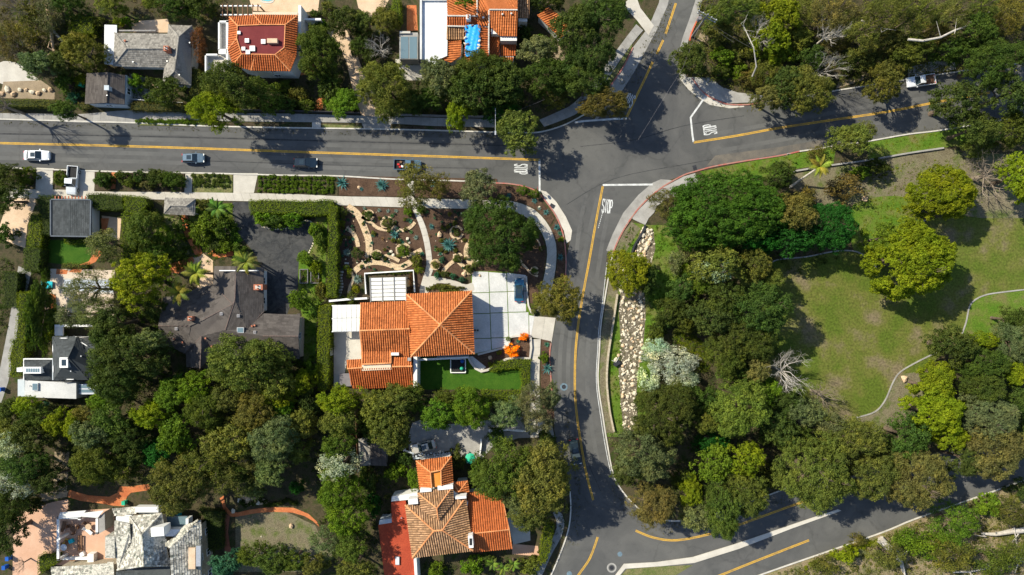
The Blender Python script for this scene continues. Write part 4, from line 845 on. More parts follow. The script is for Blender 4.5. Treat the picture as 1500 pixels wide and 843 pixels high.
# other sheets of the yards
for pts, m, L, lb, nm, sm in [
    ([(612, 524), (690, 524), (704, 545), (722, 541), (745, 531), (766, 530), (766, 571), (608, 571)], M_LAWN, 3, 'clipped green lawn behind the pyramid-roofed house', 'lawn', False),
    ([(489, 484), (532, 484), (532, 530), (508, 532), (500, 572), (489, 572)], M_CONC, 3, 'concrete patio west of the orange roofs', 'patio', False),
    ([(494, 445), (540, 445), (540, 400), (494, 430)], M_SOIL, 3, 'soil by the white carport', 'garden_bed', False),
    ([(537, 400), (606, 396), (607, 429), (595, 432), (537, 440)], M_SOIL, 4, 'planter soil round the white pergola', 'garden_bed', False),
    ([(700, 519), (745, 507), (748, 494), (777, 493), (777, 528), (740, 527), (712, 541), (690, 522)], M_MULCH, 4, 'mulch bed with the orange bush', 'planting_bed', False),
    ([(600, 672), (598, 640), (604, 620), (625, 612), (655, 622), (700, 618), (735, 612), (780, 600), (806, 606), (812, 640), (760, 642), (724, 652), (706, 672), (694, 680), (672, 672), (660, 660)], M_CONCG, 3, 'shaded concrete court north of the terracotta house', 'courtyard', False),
    ([(747, 722), (775, 724), (777, 792), (752, 798), (744, 765)], M_CONC, 3, 'pale patio right of the terracotta house', 'patio', False),
    ([(751, 797), (788, 800), (790, 815), (750, 812)], M_PINK, 4, 'reddish paving at the corner of the terracotta house', 'patio', False),
    ([(341, 296), (366, 296), (372, 318), (385, 331), (402, 334), (430, 331), (446, 322), (458, 326), (460, 352), (452, 372), (438, 376), (436, 420), (420, 462), (384, 462), (384, 395), (372, 370), (355, 350), (346, 335), (341, 315)], M_ASPHD, 3, 'dark cracked asphalt turning circle', 'driveway', False),
    ([(285, 376), (298, 372), (312, 382), (312, 420), (294, 430), (288, 424), (296, 400), (270, 402), (262, 400)], M_TAN, 3, 'tan entrance walk of the charcoal house', 'path', False),
    ([(246, 398), (252, 386), (282, 376), (285, 382), (280, 392), (262, 401)], M_TERR, 4, 'terracotta landing beside the tan walk', 'terrace', False),
    ([(305, 372), (318, 362), (342, 366), (342, 375), (318, 378)], M_TERR, 4, 'terracotta patch above the charcoal roof', 'terrace', False),
    ([(266, 316), (275, 318), (280, 340), (292, 360), (296, 372), (288, 376), (278, 358), (270, 342)], M_TERR, 4, 'winding brick path down from the lychgate', 'path', True),
    ([(0, 330), (10, 300), (36, 285), (52, 280), (52, 300), (40, 330), (37, 364), (0, 350)], M_TAN, 3, 'tan forecourt at the left edge', 'courtyard', False),
    ([(66, 352), (135, 352), (132, 388), (96, 388), (64, 384)], M_LAWN, 3, 'small square lawn below the flat garage', 'lawn', False),
    ([(149, 316), (178, 320), (175, 352), (154, 345)], M_TAN, 3, 'small tan terrace right of the flat garage', 'terrace', False),
    ([(148, 320), (160, 320), (156, 340), (150, 344)], M_TERR, 4, 'brick edge of the small tan terrace', 'terrace', False),
    ([(142, 365), (150, 370), (140, 384), (122, 392), (118, 400), (100, 399), (112, 390), (130, 383)], M_TERR, 4, 'brick path curving to the pool', 'path', False),
    ([(74, 394), (168, 396), (166, 470), (72, 460)], mat('pale_pool_paving', (.52, .42, .33), (.6, .5, .4), .5, 9, .2), 3, 'pale paving round the small pool', 'pool_terrace', False),
    ([(72, 430), (82, 432), (82, 460), (72, 460)], M_TERR, 4, 'brick strip left of the pool', 'terrace', False),
    ([(83, 394), (100, 396), (98, 402), (82, 402)], M_TERR, 4, 'brick corner above the pool', 'terrace', False),
    ([(27, 390), (46, 398), (30, 470), (12, 560), (2, 590), (-10, 590), (12, 480)], M_CONCG, 2, 'grey side lane by the tall hedges', 'path', False),
    ([(36, 584), (120, 584), (118, 604), (40, 600)], M_LITTER, 3, 'strip below the flat white roof', 'garden_bed', False),
    ([(20, 760), (45, 745), (80, 735), (100, 732), (100, 745), (84, 765), (84, 820), (55, 843), (55, 870), (18, 870)], M_PINK, 3, 'pink gravel court of the slate house', 'courtyard', False),
    ([(82, 750), (168, 745), (168, 828), (82, 828)], M_PINK, 4, 'tan terrace floor inside the white frame', 'terrace', False),
    ([(56, 736), (98, 728), (100, 720), (60, 722)], M_DIRT, 3, 'dry bank above the pink court', 'bank', False),
    ([(99, 728), (118, 734), (150, 738), (166, 741), (182, 742), (186, 728), (192, 722), (220, 718), (219, 709), (190, 713), (176, 713), (172, 722), (160, 728), (130, 726), (102, 718)], M_TERR, 5, 'orange brick path above the slate house', 'path', False),
    ([(345, 752), (420, 750), (462, 770), (476, 800), (492, 816), (460, 838), (345, 838)], M_DRYG, 3, 'dry grass plot inside the curved brick path', 'lawn', False),
    ([(322, 730), (328, 748), (338, 757), (348, 757), (375, 752), (400, 750), (428, 751), (446, 756), (459, 764), (468, 772), (464, 764), (452, 753), (430, 744), (395, 743), (365, 747), (348, 751), (338, 750), (331, 742), (328, 726)], M_TERR, 6, 'orange brick path curving round the dry plot', 'path', False),
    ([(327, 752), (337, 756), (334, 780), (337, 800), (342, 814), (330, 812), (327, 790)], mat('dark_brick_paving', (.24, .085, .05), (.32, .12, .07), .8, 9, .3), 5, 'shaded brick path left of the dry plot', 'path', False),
    ([(350, 725), (385, 730), (400, 738), (360, 742)], M_SAND, 3, 'pale rocky patch above the curved path', 'bank', False),
    ([(440, 650), (478, 640), (482, 700), (462, 730), (440, 730), (452, 690)], M_LITTER, 3, 'earth path beside the tall green trees', 'path', False),
    ([(80, 662), (102, 662), (98, 720), (78, 716)], M_DIRT, 3, 'steps of bare earth between the lower left trees', 'path', False),
    ([(0, 92), (30, 95), (60, 122), (45, 128), (0, 122)], M_CONC, 3, 'curving pale walk at the upper left', 'path', True),
    ([(5, 120), (60, 118), (80, 132), (80, 146), (0, 144)], M_DIRT, 3, 'dry bed above the clipped hedge', 'garden_bed', False),
    ([(190, 32), (246, 28), (250, 48), (196, 48)], M_TAN, 3, 'tan patio behind the grey shake house', 'patio', False),
    ([(190, 108), (240, 120), (240, 140), (190, 150)], M_CONCG, 3, 'small yard right of the dark garage', 'yard', False),
    ([(360, -20), (470, -20), (466, 16), (430, 20), (370, 16)], M_TAN, 3, 'tan pool terrace at the top edge', 'pool_terrace', False),
    ([(442, 28), (468, 26), (460, 42), (446, 42)], M_TERR, 4, 'small brick yard right of the red house', 'terrace', False),
    ([(425, 95), (460, 95), (462, 108), (430, 112)], M_TERR, 4, 'brick yard at the corner of the red house', 'terrace', False),
    ([(578, 87), (624, 87), (622, 118), (592, 118)], M_CONC, 3, 'shaded concrete pad by the white flat roof', 'yard', False),
    ([(596, 8), (610, 8), (612, 45), (596, 46)], M_TERR, 3, 'narrow brick walk left of the white flat roof', 'path', False),
    ([(768, 62), (815, 58), (830, 90), (780, 85)], M_DIRT, 3, 'bare ground beside the small gatehouse', 'yard', False),
    ([(1020, 60), (1030, 40), (1042, 30), (1048, 42), (1040, 58), (1022, 66)], M_DIRT, 3, 'dry verge below the utility pole', 'verge', False),
    ([(1030, 128), (1060, 110), (1100, 130), (1118, 140), (1080, 136)], M_LITTER, 4, 'littered slope above the north-east corner', 'bank', False),
    ([(1330, 100), (1365, 90), (1400, 88), (1400, 102), (1330, 112)], M_CONCG, 3, 'broken concrete shoulder by the white pickup', 'shoulder', False),
    ([(1225, 130), (1265, 118), (1265, 110), (1228, 120)], M_DIRT, 3, 'dirt shoulder on the north side of the east street', 'shoulder', False),
]: tag(sheet(nm, pts, m, L, 0, sm=sm), lb)
tag(sheet('garden', [(286, 300), (340, 298), (341, 318), (346, 337), (356, 352), (345, 362), (318, 360), (298, 366), (284, 342), (276, 316)], M_PARKG, 2), 'green garden left of the turning circle'); tag(sheet('garden', [(437, 378), (452, 373), (462, 350), (462, 320), (480, 316), (476, 440), (464, 450), (462, 530), (445, 530), (442, 460), (437, 440)], M_PARKG, 2), 'green strip with raised beds by the tall hedge'); tag(sheet('garden', [(199, 312), (240, 316), (262, 322), (278, 372), (250, 386), (244, 400), (199, 384)], M_VERGE, 2), 'garden below the lychgate')
tag(sheet('dry_slope', [(1254, 614), (1281, 606), (1296, 589), (1308, 562), (1322, 548), (1345, 545), (1352, 580), (1332, 622), (1280, 636)], M_DRYG, 5), 'dry ground outside the lower park edging')
# park and creek
tag(sheet('park_ground', [(889, 372), (905, 352), (920, 328), (950, 300), (1000, 262), (1046, 246), (1140, 230.5), (1273, 209), (1392, 191), (1560, 162), (1560, 620), (1400, 652), (1200, 690), (1100, 733), (1000, 761), (956, 757), (910, 716), (890, 654), (877, 560), (879, 500)], M_LITTER, 1), 'soil and litter under the park trees')
tag(sheet('grass_verge', [(1025, 252), (1092, 238), (1171, 224), (1225, 216), (1220, 240), (1150, 250), (1140, 262), (1040, 262)], M_PARKG, 2), 'green verge south of the east street')
tag(sheet('grass_verge', [(1270, 209), (1330, 199), (1392, 190), (1470, 176), (1470, 205), (1380, 217), (1272, 234)], M_PARKG, 3), 'grass between the east street and the low wall')
tag(sheet('dry_slope', [(1160, 254), (1222, 244), (1272, 236), (1385, 218), (1450, 225), (1560, 230), (1560, 330), (1440, 340), (1340, 300), (1200, 300), (1160, 275)], M_DRYG, 2), 'dry grassy slope below the low wall')
tag(sheet('lawn', [(1250, 300), (1330, 290), (1345, 340), (1280, 350), (1265, 372), (1248, 360)], M_PARKG, 3, sm=True), 'bright grass behind the twin puffy pines')
tag(sheet('park_lawn', [(1122, 392), (1138, 381), (1180, 377), (1219, 369), (1246, 367), (1264, 374), (1290, 385), (1345, 335), (1360, 322), (1400, 315), (1440, 320), (1560, 320), (1560, 500), (1440, 510), (1380, 520), (1330, 560), (1290, 600), (1255, 622), (1180, 625), (1120, 590), (1090, 560), (1060, 470), (1090, 400)], M_PARK, 4), 'wide park lawn with worn patches')
tag(sheet('lawn', [(1409, 489), (1415, 471), (1420, 450), (1428, 439), (1445, 432), (1500, 425), (1560, 420), (1560, 500), (1440, 500)], M_PARKG, 5), 'greener grass beyond the white path edging')
tag(sheet('creek_side', [(950, 330), (975, 330), (985, 345), (1000, 380), (990, 440), (970, 500), (950, 560), (944, 620), (925, 640), (890, 640), (876, 560), (884, 480), (893, 400), (905, 360), (925, 326)], M_PARKG, 3), 'green banks of the dry creek')
tag(sheet('verge', [(905, 352), (925, 325), (938, 335), (915, 372), (905, 431), (893, 493), (888, 560), (892, 600), (900, 635), (886, 635), (878, 560), (881, 490), (893, 405)], M_DRYG, 4), 'dry verge between the street and the creek wall')
tag(sheet('creek_bed', [(938, 338), (957, 338), (960, 365), (954, 385), (944, 420), (946, 460), (942, 510), (934, 545), (932, 590), (936, 630), (914, 636), (909, 590), (906, 540), (909, 500), (906, 450), (910, 420), (923, 385), (931, 360)], mat('creek_gravel', (.22, .185, .135), (.10, .085, .055), 2.0, 7, .6), 5), 'gravel bed of the dry creek')
tag(sheet('hillside', [(1560, 700), (1500, 707), (1452, 723), (1341, 762), (1284, 785), (1120, 842), (1040, 880), (1040, 1000), (1560, 1000)], mat('hillside_scrub', (.17, .17, .05), (.26, .20, .125), .3, 5, .5, .95, .6, c3=(.12, .13, .05)), 1), 'scrubby hillside below the lower road')
def edging(pts, lb, wd=.24, h=.12, m=M_CONCG): tag(ribbon(pl(pts, 5), wd, 0, h).obj('path_edging', m), lb, 'path edging')
edging([(1126, 390), (1138, 381), (1180, 376.6), (1219, 369), (1246, 367.6), (1264, 373.6), (1284, 392)], 'curved pale edging in the shade of the deep green trees')
edging([(1343, 335), (1349, 327), (1357, 322)], 'short stub of edging between the two puffy pines')
edging([(1409, 489), (1415, 471.5), (1419.6, 450), (1428, 439.5), (1444.5, 432), (1470, 428), (1500, 424.6), (1560, 418)], 'long white edging curving off the right edge')
edging([(1371, 516.7), (1342, 531), (1318.7, 545), (1308, 560), (1296, 587), (1281, 603.6), (1254, 612)], 'pale edging along the lower end of the park lawn')
edging([(1159, 252), (1190, 247), (1222, 242), (1270, 235.5), (1330, 225), (1381, 217.5)], 'low pale wall below the east street verge', .3, .4)
tag(ribbon(pl([(904, 431), (899, 465), (894.6, 493), (890, 526), (888.5, 560), (892.5, 600), (899, 632)], 5), .3, 0, .6).obj('retaining_wall', M_STONE), 'low stone retaining wall along the dry creek', 'wall')
tag(ribbon(pl([(945, 330), (938, 345), (930, 358), (925, 371)], 5), .3, 0, .5).obj('retaining_wall', M_METAL), 'dark low wall at the head of the dry creek', 'wall')
# ================================================================ BUILDINGS
E5 = lambda lb, nm='house', cat='house': empty(nm, (0, 0, 0), lb, cat)
def put(t, px, py):
    """move a building's empty to its base without moving the parts"""
    p = P(px, py); t.location = p
    for c in t.children: c.location = Vector(c.location) - p
# --- main house with the pyramid roof
h = E5('orange tiled villa with a pyramid roof beside the white driveway', 'villa')
walls(h, [(595, 431), (691, 426.5), (695, 518.5), (602, 522.6)], 5.4)
walls(h, [(529, 444), (598, 441), (600, 521), (531, 520)], 4.2, ins=.4)
walls(h, [(510, 532), (603, 532), (607, 567), (517, 569)], 3.1, ins=.35)
V = dict(a=(595, 431, 5.5), b=(691, 426.5, 5.5), c=(695, 518.5, 5.5), d=(602, 522.6, 5.5), e=(645, 476, 8.3),
         f=(528.6, 444, 4.3), g=(598, 441, 4.3), i=(600, 482, 5.9), j=(527.4, 484.8, 5.9), k=(600, 522, 4.3), l=(530.5, 520, 4.3))
roof(h, V, ['abe', 'bce', 'cde', 'dae', 'fgij', 'jikl'], ['ae', 'be', 'ce', 'de', 'ji'], 'barrel')
ridge(h, V['f'], V['j'], r=.12); ridge(h, V['j'], V['l'], r=.12)
V = dict(a=(507.5, 527.5, 4.0), b=(530, 526.5, 4.0), c=(531, 539, 4.9), d=(508.5, 540.5, 4.9), e=(529.5, 515.8, 4.6), f=(572.5, 514.5, 4.6), g=(573, 532.3, 5.1), i=(530.5, 534, 5.1), j=(575, 523.5, 4.4), k=(603, 522.8, 4.4), l=(603.6, 536.8, 5.0), m=(574.5, 537.5, 5.0),
         o=(604, 537, 4.9), p=(607.3, 567, 3.2), q=(516.5, 569.5, 3.2), r=(510, 541, 4.9), s=(573, 533, 5.1), t=(531, 534.5, 5.1))
roof(h, V, ['abcd', 'efgi', 'jklm'], ['dc', 'ig', 'ml'], 'barrel'); slope(h, [V[k] for k in 'ropq'], 'barrelr'); ridge(h, V['e'], V['i'], r=.1); ridge(h, V['f'], V['g'], r=.1)
MB().prism(ccw([tuple(P(x, y, 4.4)[:2]) for x, y in [(531, 535), (573, 533), (574, 541), (531, 543)]]), 4.0, 4.9).obj('gable_block', M_CWALL, h)
pxbox(h, 'parapet_wall', 605.5, 523, 611, 568, 0, 4.2, M_WWALL); pxbox(h, 'parapet_wall', 573, 517, 584, 521, 3.5, 5.2, M_WWALL)
pxbox(h, 'roof_box', 597, 524.5, 602, 529, 4.4, 5.3, M_CONCG)
pxslab(h, 'terrace_beam', [(611, 526), (686, 522.5), (686, 525), (611, 529)], 2.5, 2.7, M_WHITEP); pxslab(h, 'terrace_roof', [(640, 521.5), (687, 518), (687, 523), (640, 526)], 2.2, 2.4, M_WOODG)
for x, y in ((696, 484), (700, 484)): MB().box((*P(x, y)[:2], .3), (.3, .3, .6)).obj('bollard_lamp', M_METAL, h)
MB().box((*P(690.5, 470, 2)[:2], 1.3), (.12, 5, 2.4)).obj('garage_door', M_WHITEP, h)
put(h, 645, 476)
# white patio cover and pergola: each panel a part
t = E5('white panelled patio cover at the west end of the orange roof', 'patio_cover', 'patio cover')
for r_ in range(2):
    for i in range(6):
        x = 487+i*7.1; y = 447.4+r_*19.6; pxslab(t, 'roof_panel', [(x, y-i*.15), (x+6.7, y-(i+1)*.15), (x+6.5, y+19-(i+1)*.15), (x-.1, y+19-i*.15)], 2.85+.02*((i+r_) % 2), 2.95+.02*((i+r_) % 2), M_PANEL)
for x in (487, 529): 
    for y in (448, 486): p = P(x, y, 2.8); MB().box((p.x, p.y, 1.4), (.14, .14, 2.8)).obj('post', M_WHITEP, t)
for y in (448, 467, 486): pxslab(t, 'beam', [(486, y-.6), (530, y-1.6), (530, y-.2), (486, y+.8)], 2.65, 2.83, M_WHITEP)
put(t, 508, 467)
t = E5('white slatted pergola with glazed panels north of the orange roof', 'pergola', 'pergola')
for i in range(3):
    for j in range(6):
        x = 542.5+i*17.4+.1*j; y = 407.6+j*5.7-i*.5; pxslab(t, 'glazed_panel', [(x, y), (x+16.6, y-.4), (x+16.6, y+4.5), (x, y+4.9)], 2.95, 3.02, M_PANEL)
for i in range(4): x = 542+i*17.4; pxslab(t, 'rafter', [(x-.6, 407-i*.4), (x+.6, 407-i*.4), (x+1.4, 443-i*.3), (x+.2, 443-i*.3)], 3.0, 3.14, M_CONCG)
for x, y in ((543, 408), (593, 407), (544, 441), (594, 440)): p = P(x, y, 2.9); MB().box((p.x, p.y, 1.45), (.16, .16, 2.9)).obj('post', M_WHITEP, t)
put(t, 568, 425)
def lowwall(pts, m, lb, wd=.25, h=.6, nm='garden_wall', cat='wall'): return tag(ribbon([P(*p) for p in pts], wd, 0, h).obj(nm, m), lb, cat)
lowwall([(537, 431), (535, 401), (606, 396.5), (608, 428)], M_WHITEP, 'white planter wall round the glazed pergola')
lowwall([(486, 441), (512, 438.5), (541, 437)], M_WHITEP, 'pale beam wall between the pergola and the tall hedge', .35, 2.0)
lowwall([(484.5, 447), (484.5, 487), (488, 520)], M_METALL, 'thin screen rail along the hedge by the patio cover', .12, 1.8)
lowwall([(686, 523), (690, 531), (697, 540), (705, 544), (714, 542), (723, 538), (732, 531), (742, 526), (752, 524.5), (776, 525), (778, 510), (777, 494)], M_CONC, 'curved pale wall between the orange bush and the lawn', .4, .5)
lowwall([(771, 405), (772, 432), (774, 448), (778, 458), (783, 462)], M_CURB, 'kerb wall along the right of the blue car', .3, .3)
lowwall([(700, 519.5), (733, 511), (744, 507), (748, 494), (757, 492.5), (778, 493)], M_CURB, 'pale kerb wall at the bottom of the white driveway', .35, .3)
tag(sheet('steps', [(686, 523), (692, 522), (712, 538), (705, 543.5), (698, 540)], M_CONCB, 6, .05), 'pale steps curving down to the lawn')
t = E5('square sunken trampoline with a white frame on the lawn', 'trampoline', 'trampoline')
pxslab(t, 'mat', [(661.5, 527), (681, 527), (681, 544.5), (661.5, 544.5)], .3, .45, M_BLACK); a, b = P(660.5, 526), P(682, 545.6)
for c, d in (((a.x+b.x)/2, a.y), ((a.x+b.x)/2, b.y)): MB().box((c, d, .42), (2.8, .16, .2)).obj('frame_rail', M_WHITEP, t)
for c in (a.x, b.x): MB().box((c, (a.y+b.y)/2, .42), (.16, 2.3, .2)).obj('frame_rail', M_WHITEP, t)
put(t, 671, 536)
for x, y, m, lb in ((677, 529.5, M_BLUEP, 'blue ball on the black trampoline'), (676.5, 540, M_GREENP, 'green ball on the black trampoline')):
    bm = bmesh.new(); bmesh.ops.create_uvsphere(bm, u_segments=12, v_segments=8, radius=.36); me = bpy.data.meshes.new('ball'); bm.to_mesh(me); bm.free(); me.materials.append(m); p = P(x, y, .8); tag(obj('ball', me, None, (p.x, p.y, .81)), lb, 'ball')
t = E5('covered square hot tub in the corner west of the orange roof', 'hot_tub', 'hot tub'); pxbox(t, 'tub', 498, 548, 514, 565.5, 0, .75, M_WOODG); pxbox(t, 'cover', 497.3, 547.3, 514.6, 566.2, .78, .9, M_GREYF); put(t, 506, 556)
# --- terracotta house at the bottom
h = E5('old terracotta villa with stacked hip roofs at the bottom of the photo', 'villa')
walls(h, [(609.5, 675), (661, 669), (664, 711), (615, 717)], 5.0); walls(h, [(612, 722), (663, 713), (690, 735), (680, 800), (605, 815), (594, 741)], 5.3, ins=.5)
walls(h, [(660, 724), (733, 718), (750, 803), (690, 808)], 3.9); walls(h, [(664, 707), (685, 705), (688, 722), (666, 724)], 4.2, windows=False)
V = dict(a=(609.5, 675, 5.1), b=(661, 669, 5.1), c=(664, 711, 5.1), d=(615, 717, 5.1), e=(630.5, 692, 6.6), f=(646, 689, 6.6), g=(646.5, 712, 6.6), i=(632.5, 714.5, 6.6))
roof(h, V, ['abfe', 'bcgf', 'aeid'], ['ae', 'bf', 'ef', 'ei', 'fg'], 'barrel', r=.12); pxslab(h, 'roof_terrace', [(631.5, 692.5), (645.3, 690), (646, 712), (632.8, 714.5)], 4.8, 6.2, M_ORANGEF)
V = dict(a=(612, 722.5, 6.0), b=(663.4, 712.5, 6.0), c=(664.6, 736, 6.0), e=(640, 745, 7.7), g=(642, 762, 7.2), i=(617, 748, 6.0))
roof(h, V, ['abe', 'bcge', 'aegi'], ['ae', 'be', 'eg'], 'barrelo', r=.12)
V = dict(a=(593.4, 740, 5.4), b=(682.4, 728.5, 5.4), c=(693, 807, 5.4), d=(604, 817.5, 5.4), e=(635.5, 778, 7.3), f=(648, 777, 7.3))
roof(h, V, ['abfe', 'bcf', 'cdef', 'dae'], ['ae', 'bf', 'ef', 'de', 'cf'], 'barrelo')
V = dict(a=(664, 724, 4.0), b=(733, 717, 4.0), c=(746, 776, 5.2), d=(690, 782, 5.2), e=(750, 804, 4.0), f=(692, 809, 4.0)); roof(h, V, ['abcd', 'dcef'], ['dc', 'bc', 'ce'], 'barrelr', r=.11)
V = dict(a=(663.5, 707, 4.6), b=(685, 704.5, 4.6), c=(687.5, 721.5, 4.6), d=(672, 721, 5.4), e=(664, 722, 5.0)); roof(h, V, ['abd', 'bcd', 'ade'], ['bd', 'ad'], 'barrel', r=.1)
for x0, y0, x1, y1 in ((615.5, 715.5, 632, 721), (641, 711.5, 663.5, 717.5), (598, 731, 612, 739), (667, 727.5, 683, 731)): pxbox(h, 'parapet', x0, y0, x1, y1, 4.6, 6.5, M_WWALL, rz=5)
p = P(689.5, 794, 7); c = MB().box((p.x, p.y, 5.6), (.8, 2.1, 2.8), radians(5)).obj('chimney', M_WWALL, h); MB().box((p.x, p.y, 7.03), (.45, 1.2, .06)).obj('flue', M_BLACK, c)
pxslab(h, 'flat_roof', [(573, 735.6), (594, 733.5), (609, 843), (613, 870), (578, 870), (574, 766)], 2.9, 3.2, M_REDFLAT); pxslab(h, 'flat_roof', [(554, 769), (574, 766), (578, 870), (566, 870)], 2.75, 3.05, M_REDFLAT)
for a in ([(573, 735), (574, 728), (611, 722), (612, 731)],): pxslab(h, 'wing_parapet', a, 0, 3.4, M_WWALL)
pxslab(h, 'side_wall', [(556, 762), (574, 760), (574, 766), (555, 769)], 0, 3.1, M_BWALL); skylight(h, 579, 816, 585, 828, 3.2); vent(h, 588, 759, 3.2)
pxslab(h, 'south_wall', [(606, 820), (610, 819), (613, 870), (609, 870)], 0, 3.6, M_WWALL); put(h, 650, 765)
t = E5('curly white balustrade and fountain clutter north of the terracotta roof', 'balustrade', 'balustrade')
for i in range(16):
    x = 592+i*4.4; y = 660+ (8 if i > 3 else i*2) + 1.6*math.sin(i*1.9)-i*.25; p = P(x, y, .8); MB().tube([(p.x, p.y, 0), (p.x, p.y, .35), (p.x, p.y, .9)], [.2, .1, .18], 8).obj('baluster', M_BWALL, t)
ribbon([P(591, 659, .9), P(604, 664, .9), P(606, 672, .9), P(635, 669, .9), P(658, 666, .9)], .28, .88, .98).obj('rail', M_BWALL, t); put(t, 625, 668)
t = E5('green parasol beside the court of the terracotta villa', 'parasol', 'parasol'); p = P(689, 672, 2); MB().tube([(p.x, p.y, 0), (p.x, p.y, 2.2)], .04, 6).obj('pole', M_METALL, t)
q = [(p.x+1.0*cos(a), p.y+1.0*sin(a), 1.9) for a in np.linspace(0, 2*pi, 9)[:-1]]; mb = MB(); mb.add(q+[(p.x, p.y, 2.3)], [(i, (i+1) % 8, 8) for i in range(8)]); mb.obj('canopy', M_GREENP, t); put(t, 689, 672)
for a, lb in (([(703, 664), (705, 651), (705, 642)], 'thin pale wall beside the shaded court'), ([(684, 676), (695, 675), (696, 684)], 'pale corner wall by the green parasol'), ([(716, 630), (745, 629), (770, 631)], 'pale coping wall right of the court')): lowwall(a, M_WHITEP, lb, .25, .9)
t = E5('small grey timber shed left of the terracotta villa', 'shed', 'shed'); V = dict(a=(525.5, 643, 2.4), b=(541, 642, 2.9), c=(543.5, 682, 2.9), d=(528.5, 683, 2.4), e=(566, 668, 2.5), f=(567, 683, 2.4), g=(545, 640, 2.9))
pxslab(t, 'wall', [(527, 645), (564, 650), (565, 681), (529, 681)], 0, 2.3, M_WOODG); slope(t, [V[k] for k in 'abcd'], 'shake'); slope(t, [(541, 642, 2.9), (560, 645, 2.4), (567, 683, 2.4), (543.5, 682, 2.9)], 'shingle'); put(t, 546, 664)
# --- charcoal house
h = E5('rambling charcoal shingled house left of the tall hedge', 'house')
walls(h, [(314, 392), (386, 393), (386, 458), (345, 480), (314, 440)], 3.0); walls(h, [(239, 438), (313, 420), (345, 470), (318, 512), (273, 517), (234, 500)], 3.0); walls(h, [(378, 461), (440, 462), (438, 524), (350, 524)], 3.0, m=M_CWALL); walls(h, [(276, 512), (316, 512), (305, 539), (275, 537)], 3.0)
V = dict(a=(239, 436, 3.1), b=(313, 418, 3.1), c=(341, 446, 5.4), d=(280, 478, 5.0), e=(232, 477.5, 4.4), f=(234, 502, 3.1), g=(272, 518, 3.1), i=(314, 390, 3.1), j=(346, 390.5, 5.0), k=(344, 440, 5.5), l=(386, 392, 3.1), m=(386, 457, 3.1), n=(362, 482, 4.4),
         o=(330, 484, 5.3), p=(317, 515, 3.1), q=(295, 493, 4.8), r=(305.6, 540, 3.1), s=(293, 540, 4.7), t=(273.6, 538, 3.1), u=(440, 461, 3.1), v=(437, 493, 4.8), w=(385, 492.5, 4.8), x=(439, 525, 3.1), y=(352, 525, 3.1), z=(386, 460, 3.3))
V['2'] = (352, 484, 4.3); V['3'] = (345, 512, 3.6)
roof(h, V, ['abcde', 'edgf', 'dcoqg', 'ijkcb', 'jlmnk', 'zuvw', 'wvxy', 'znw', 'kno', 'nwyo', 'oyp', 'qop', 'gqst', 'qprs'], [], 'shingle')
for a, b in ('ij',): pass
for a, b in ('dc', 'ck', 'kj', 'de', 'ko', 'qs', 'wv', 'bc', 'mn', 'qp', 'gq'): ridge(h, V[a], V[b], mat('ridge_shingles', (.15, .11, .095), (.10, .08, .075), 2, 12) if 'ridge_shingles' not in MATS else MATS['ridge_shingles'], r=.12, tiles=True, up=.0)
pxbox(h, 'ridge_flashing', 321, 396, 377, 397.4, 4.6, 5.1, M_WHITEP)
chimney(h, 378, 421, 4.0, 1.0, dx=1.6); chimney(h, 278, 467, 4.6, .8); skylight(h, 347, 480, 357, 488, 4.7, M_GLASST)
for x, y, z in ((324, 460, 5.0), (296, 475, 4.8), (258, 482, 4.2), (349, 463, 4.6), (373, 487, 4.5)): skylight(h, x-2, y-2, x+2, y+2, z, M_GREYF, .12)
for x, y, z in ((267, 502, 3.8), (301, 496, 4.6), (310, 508, 4.1), (369, 478, 4.4), (373, 477, 4.4), (255, 497, 3.8), (312, 510, 4.2)): vent(h, x, y, z, .2, .3, M_BRICK)
pxslab(h, 'side_deck', [(439, 464), (445, 466), (444, 522), (439, 523)], 0, .5, M_TAN); put(h, 335, 465)
for x, lb in ((446, 'left'), (462, 'right')):
    t = E5(f'{lb} raised vegetable bed beside the dark driveway', 'raised_bed', 'planter box'); p = P(x, 405); MB().box((p.x, p.y, .2), (1.35, 2.4, .36)).obj('planting_soil', M_SOIL, t)
    for s in (-1, 1): MB().box((p.x+s*.7, p.y, .24), (.12, 2.6, .48)).obj('board', M_WOODG, t); MB().box((p.x, p.y+s*1.25, .24), (1.3, .12, .46)).obj('board', M_WOODG, t)
    put(t, x, 405)
    cover('bed_greens', [[(x-5, 397), (x+5, 397), (x+5, 413), (x-5, 413)]], 60, 'br', (.2, .3), .6, .12, 14, seed=x, label=f'green crop in the {lb} raised bed').location.z = .35
# --- top left grey shake house
h = E5('L-shaped house with a weathered grey shake roof at the top left', 'house')
walls(h, [(168, 49), (250, 49), (256, 98), (166, 97)], 3.2); walls(h, [(247, 38), (281, 38), (279, 124), (240, 121)], 3.2, m=M_BWALL, ins=.2)
V = dict(a=(168, 48.5, 3.3), b=(251, 50, 3.3), c=(257, 72, 5.0), d=(186, 71, 5.0), e=(166, 96.5, 3.3), f=(248, 99, 3.3), g=(247, 36.5, 3.3), i=(281, 38, 3.3), j=(279.5, 124.8, 3.3), k=(239.5, 121, 3.3), l=(262, 54, 5.2), m=(256, 104, 5.2))
roof(h, V, ['abcd', 'dcfe', 'ade', 'gil', 'iljm'.replace('iljm', 'ijml'), 'glmk', 'mjk'], ['dc', 'ad', 'de', 'gl', 'il', 'lm', 'mj', 'mk'], 'shake', M_SHAKE)
pxslab(h, 'patio_roof', [(153, 36.5), (171, 37), (171, 95), (152.5, 94.5)], 2.6, 2.75, M_WFLAT); chimney(h, 243, 71, 4.6, .9); vent(h, 183, 60, 4.2, .22, .3, M_BRICK)
for x, y in ((278, 63), (245, 90), (195, 91), (263, 110)): vent(h, x, y, 3.8, .12, .25)
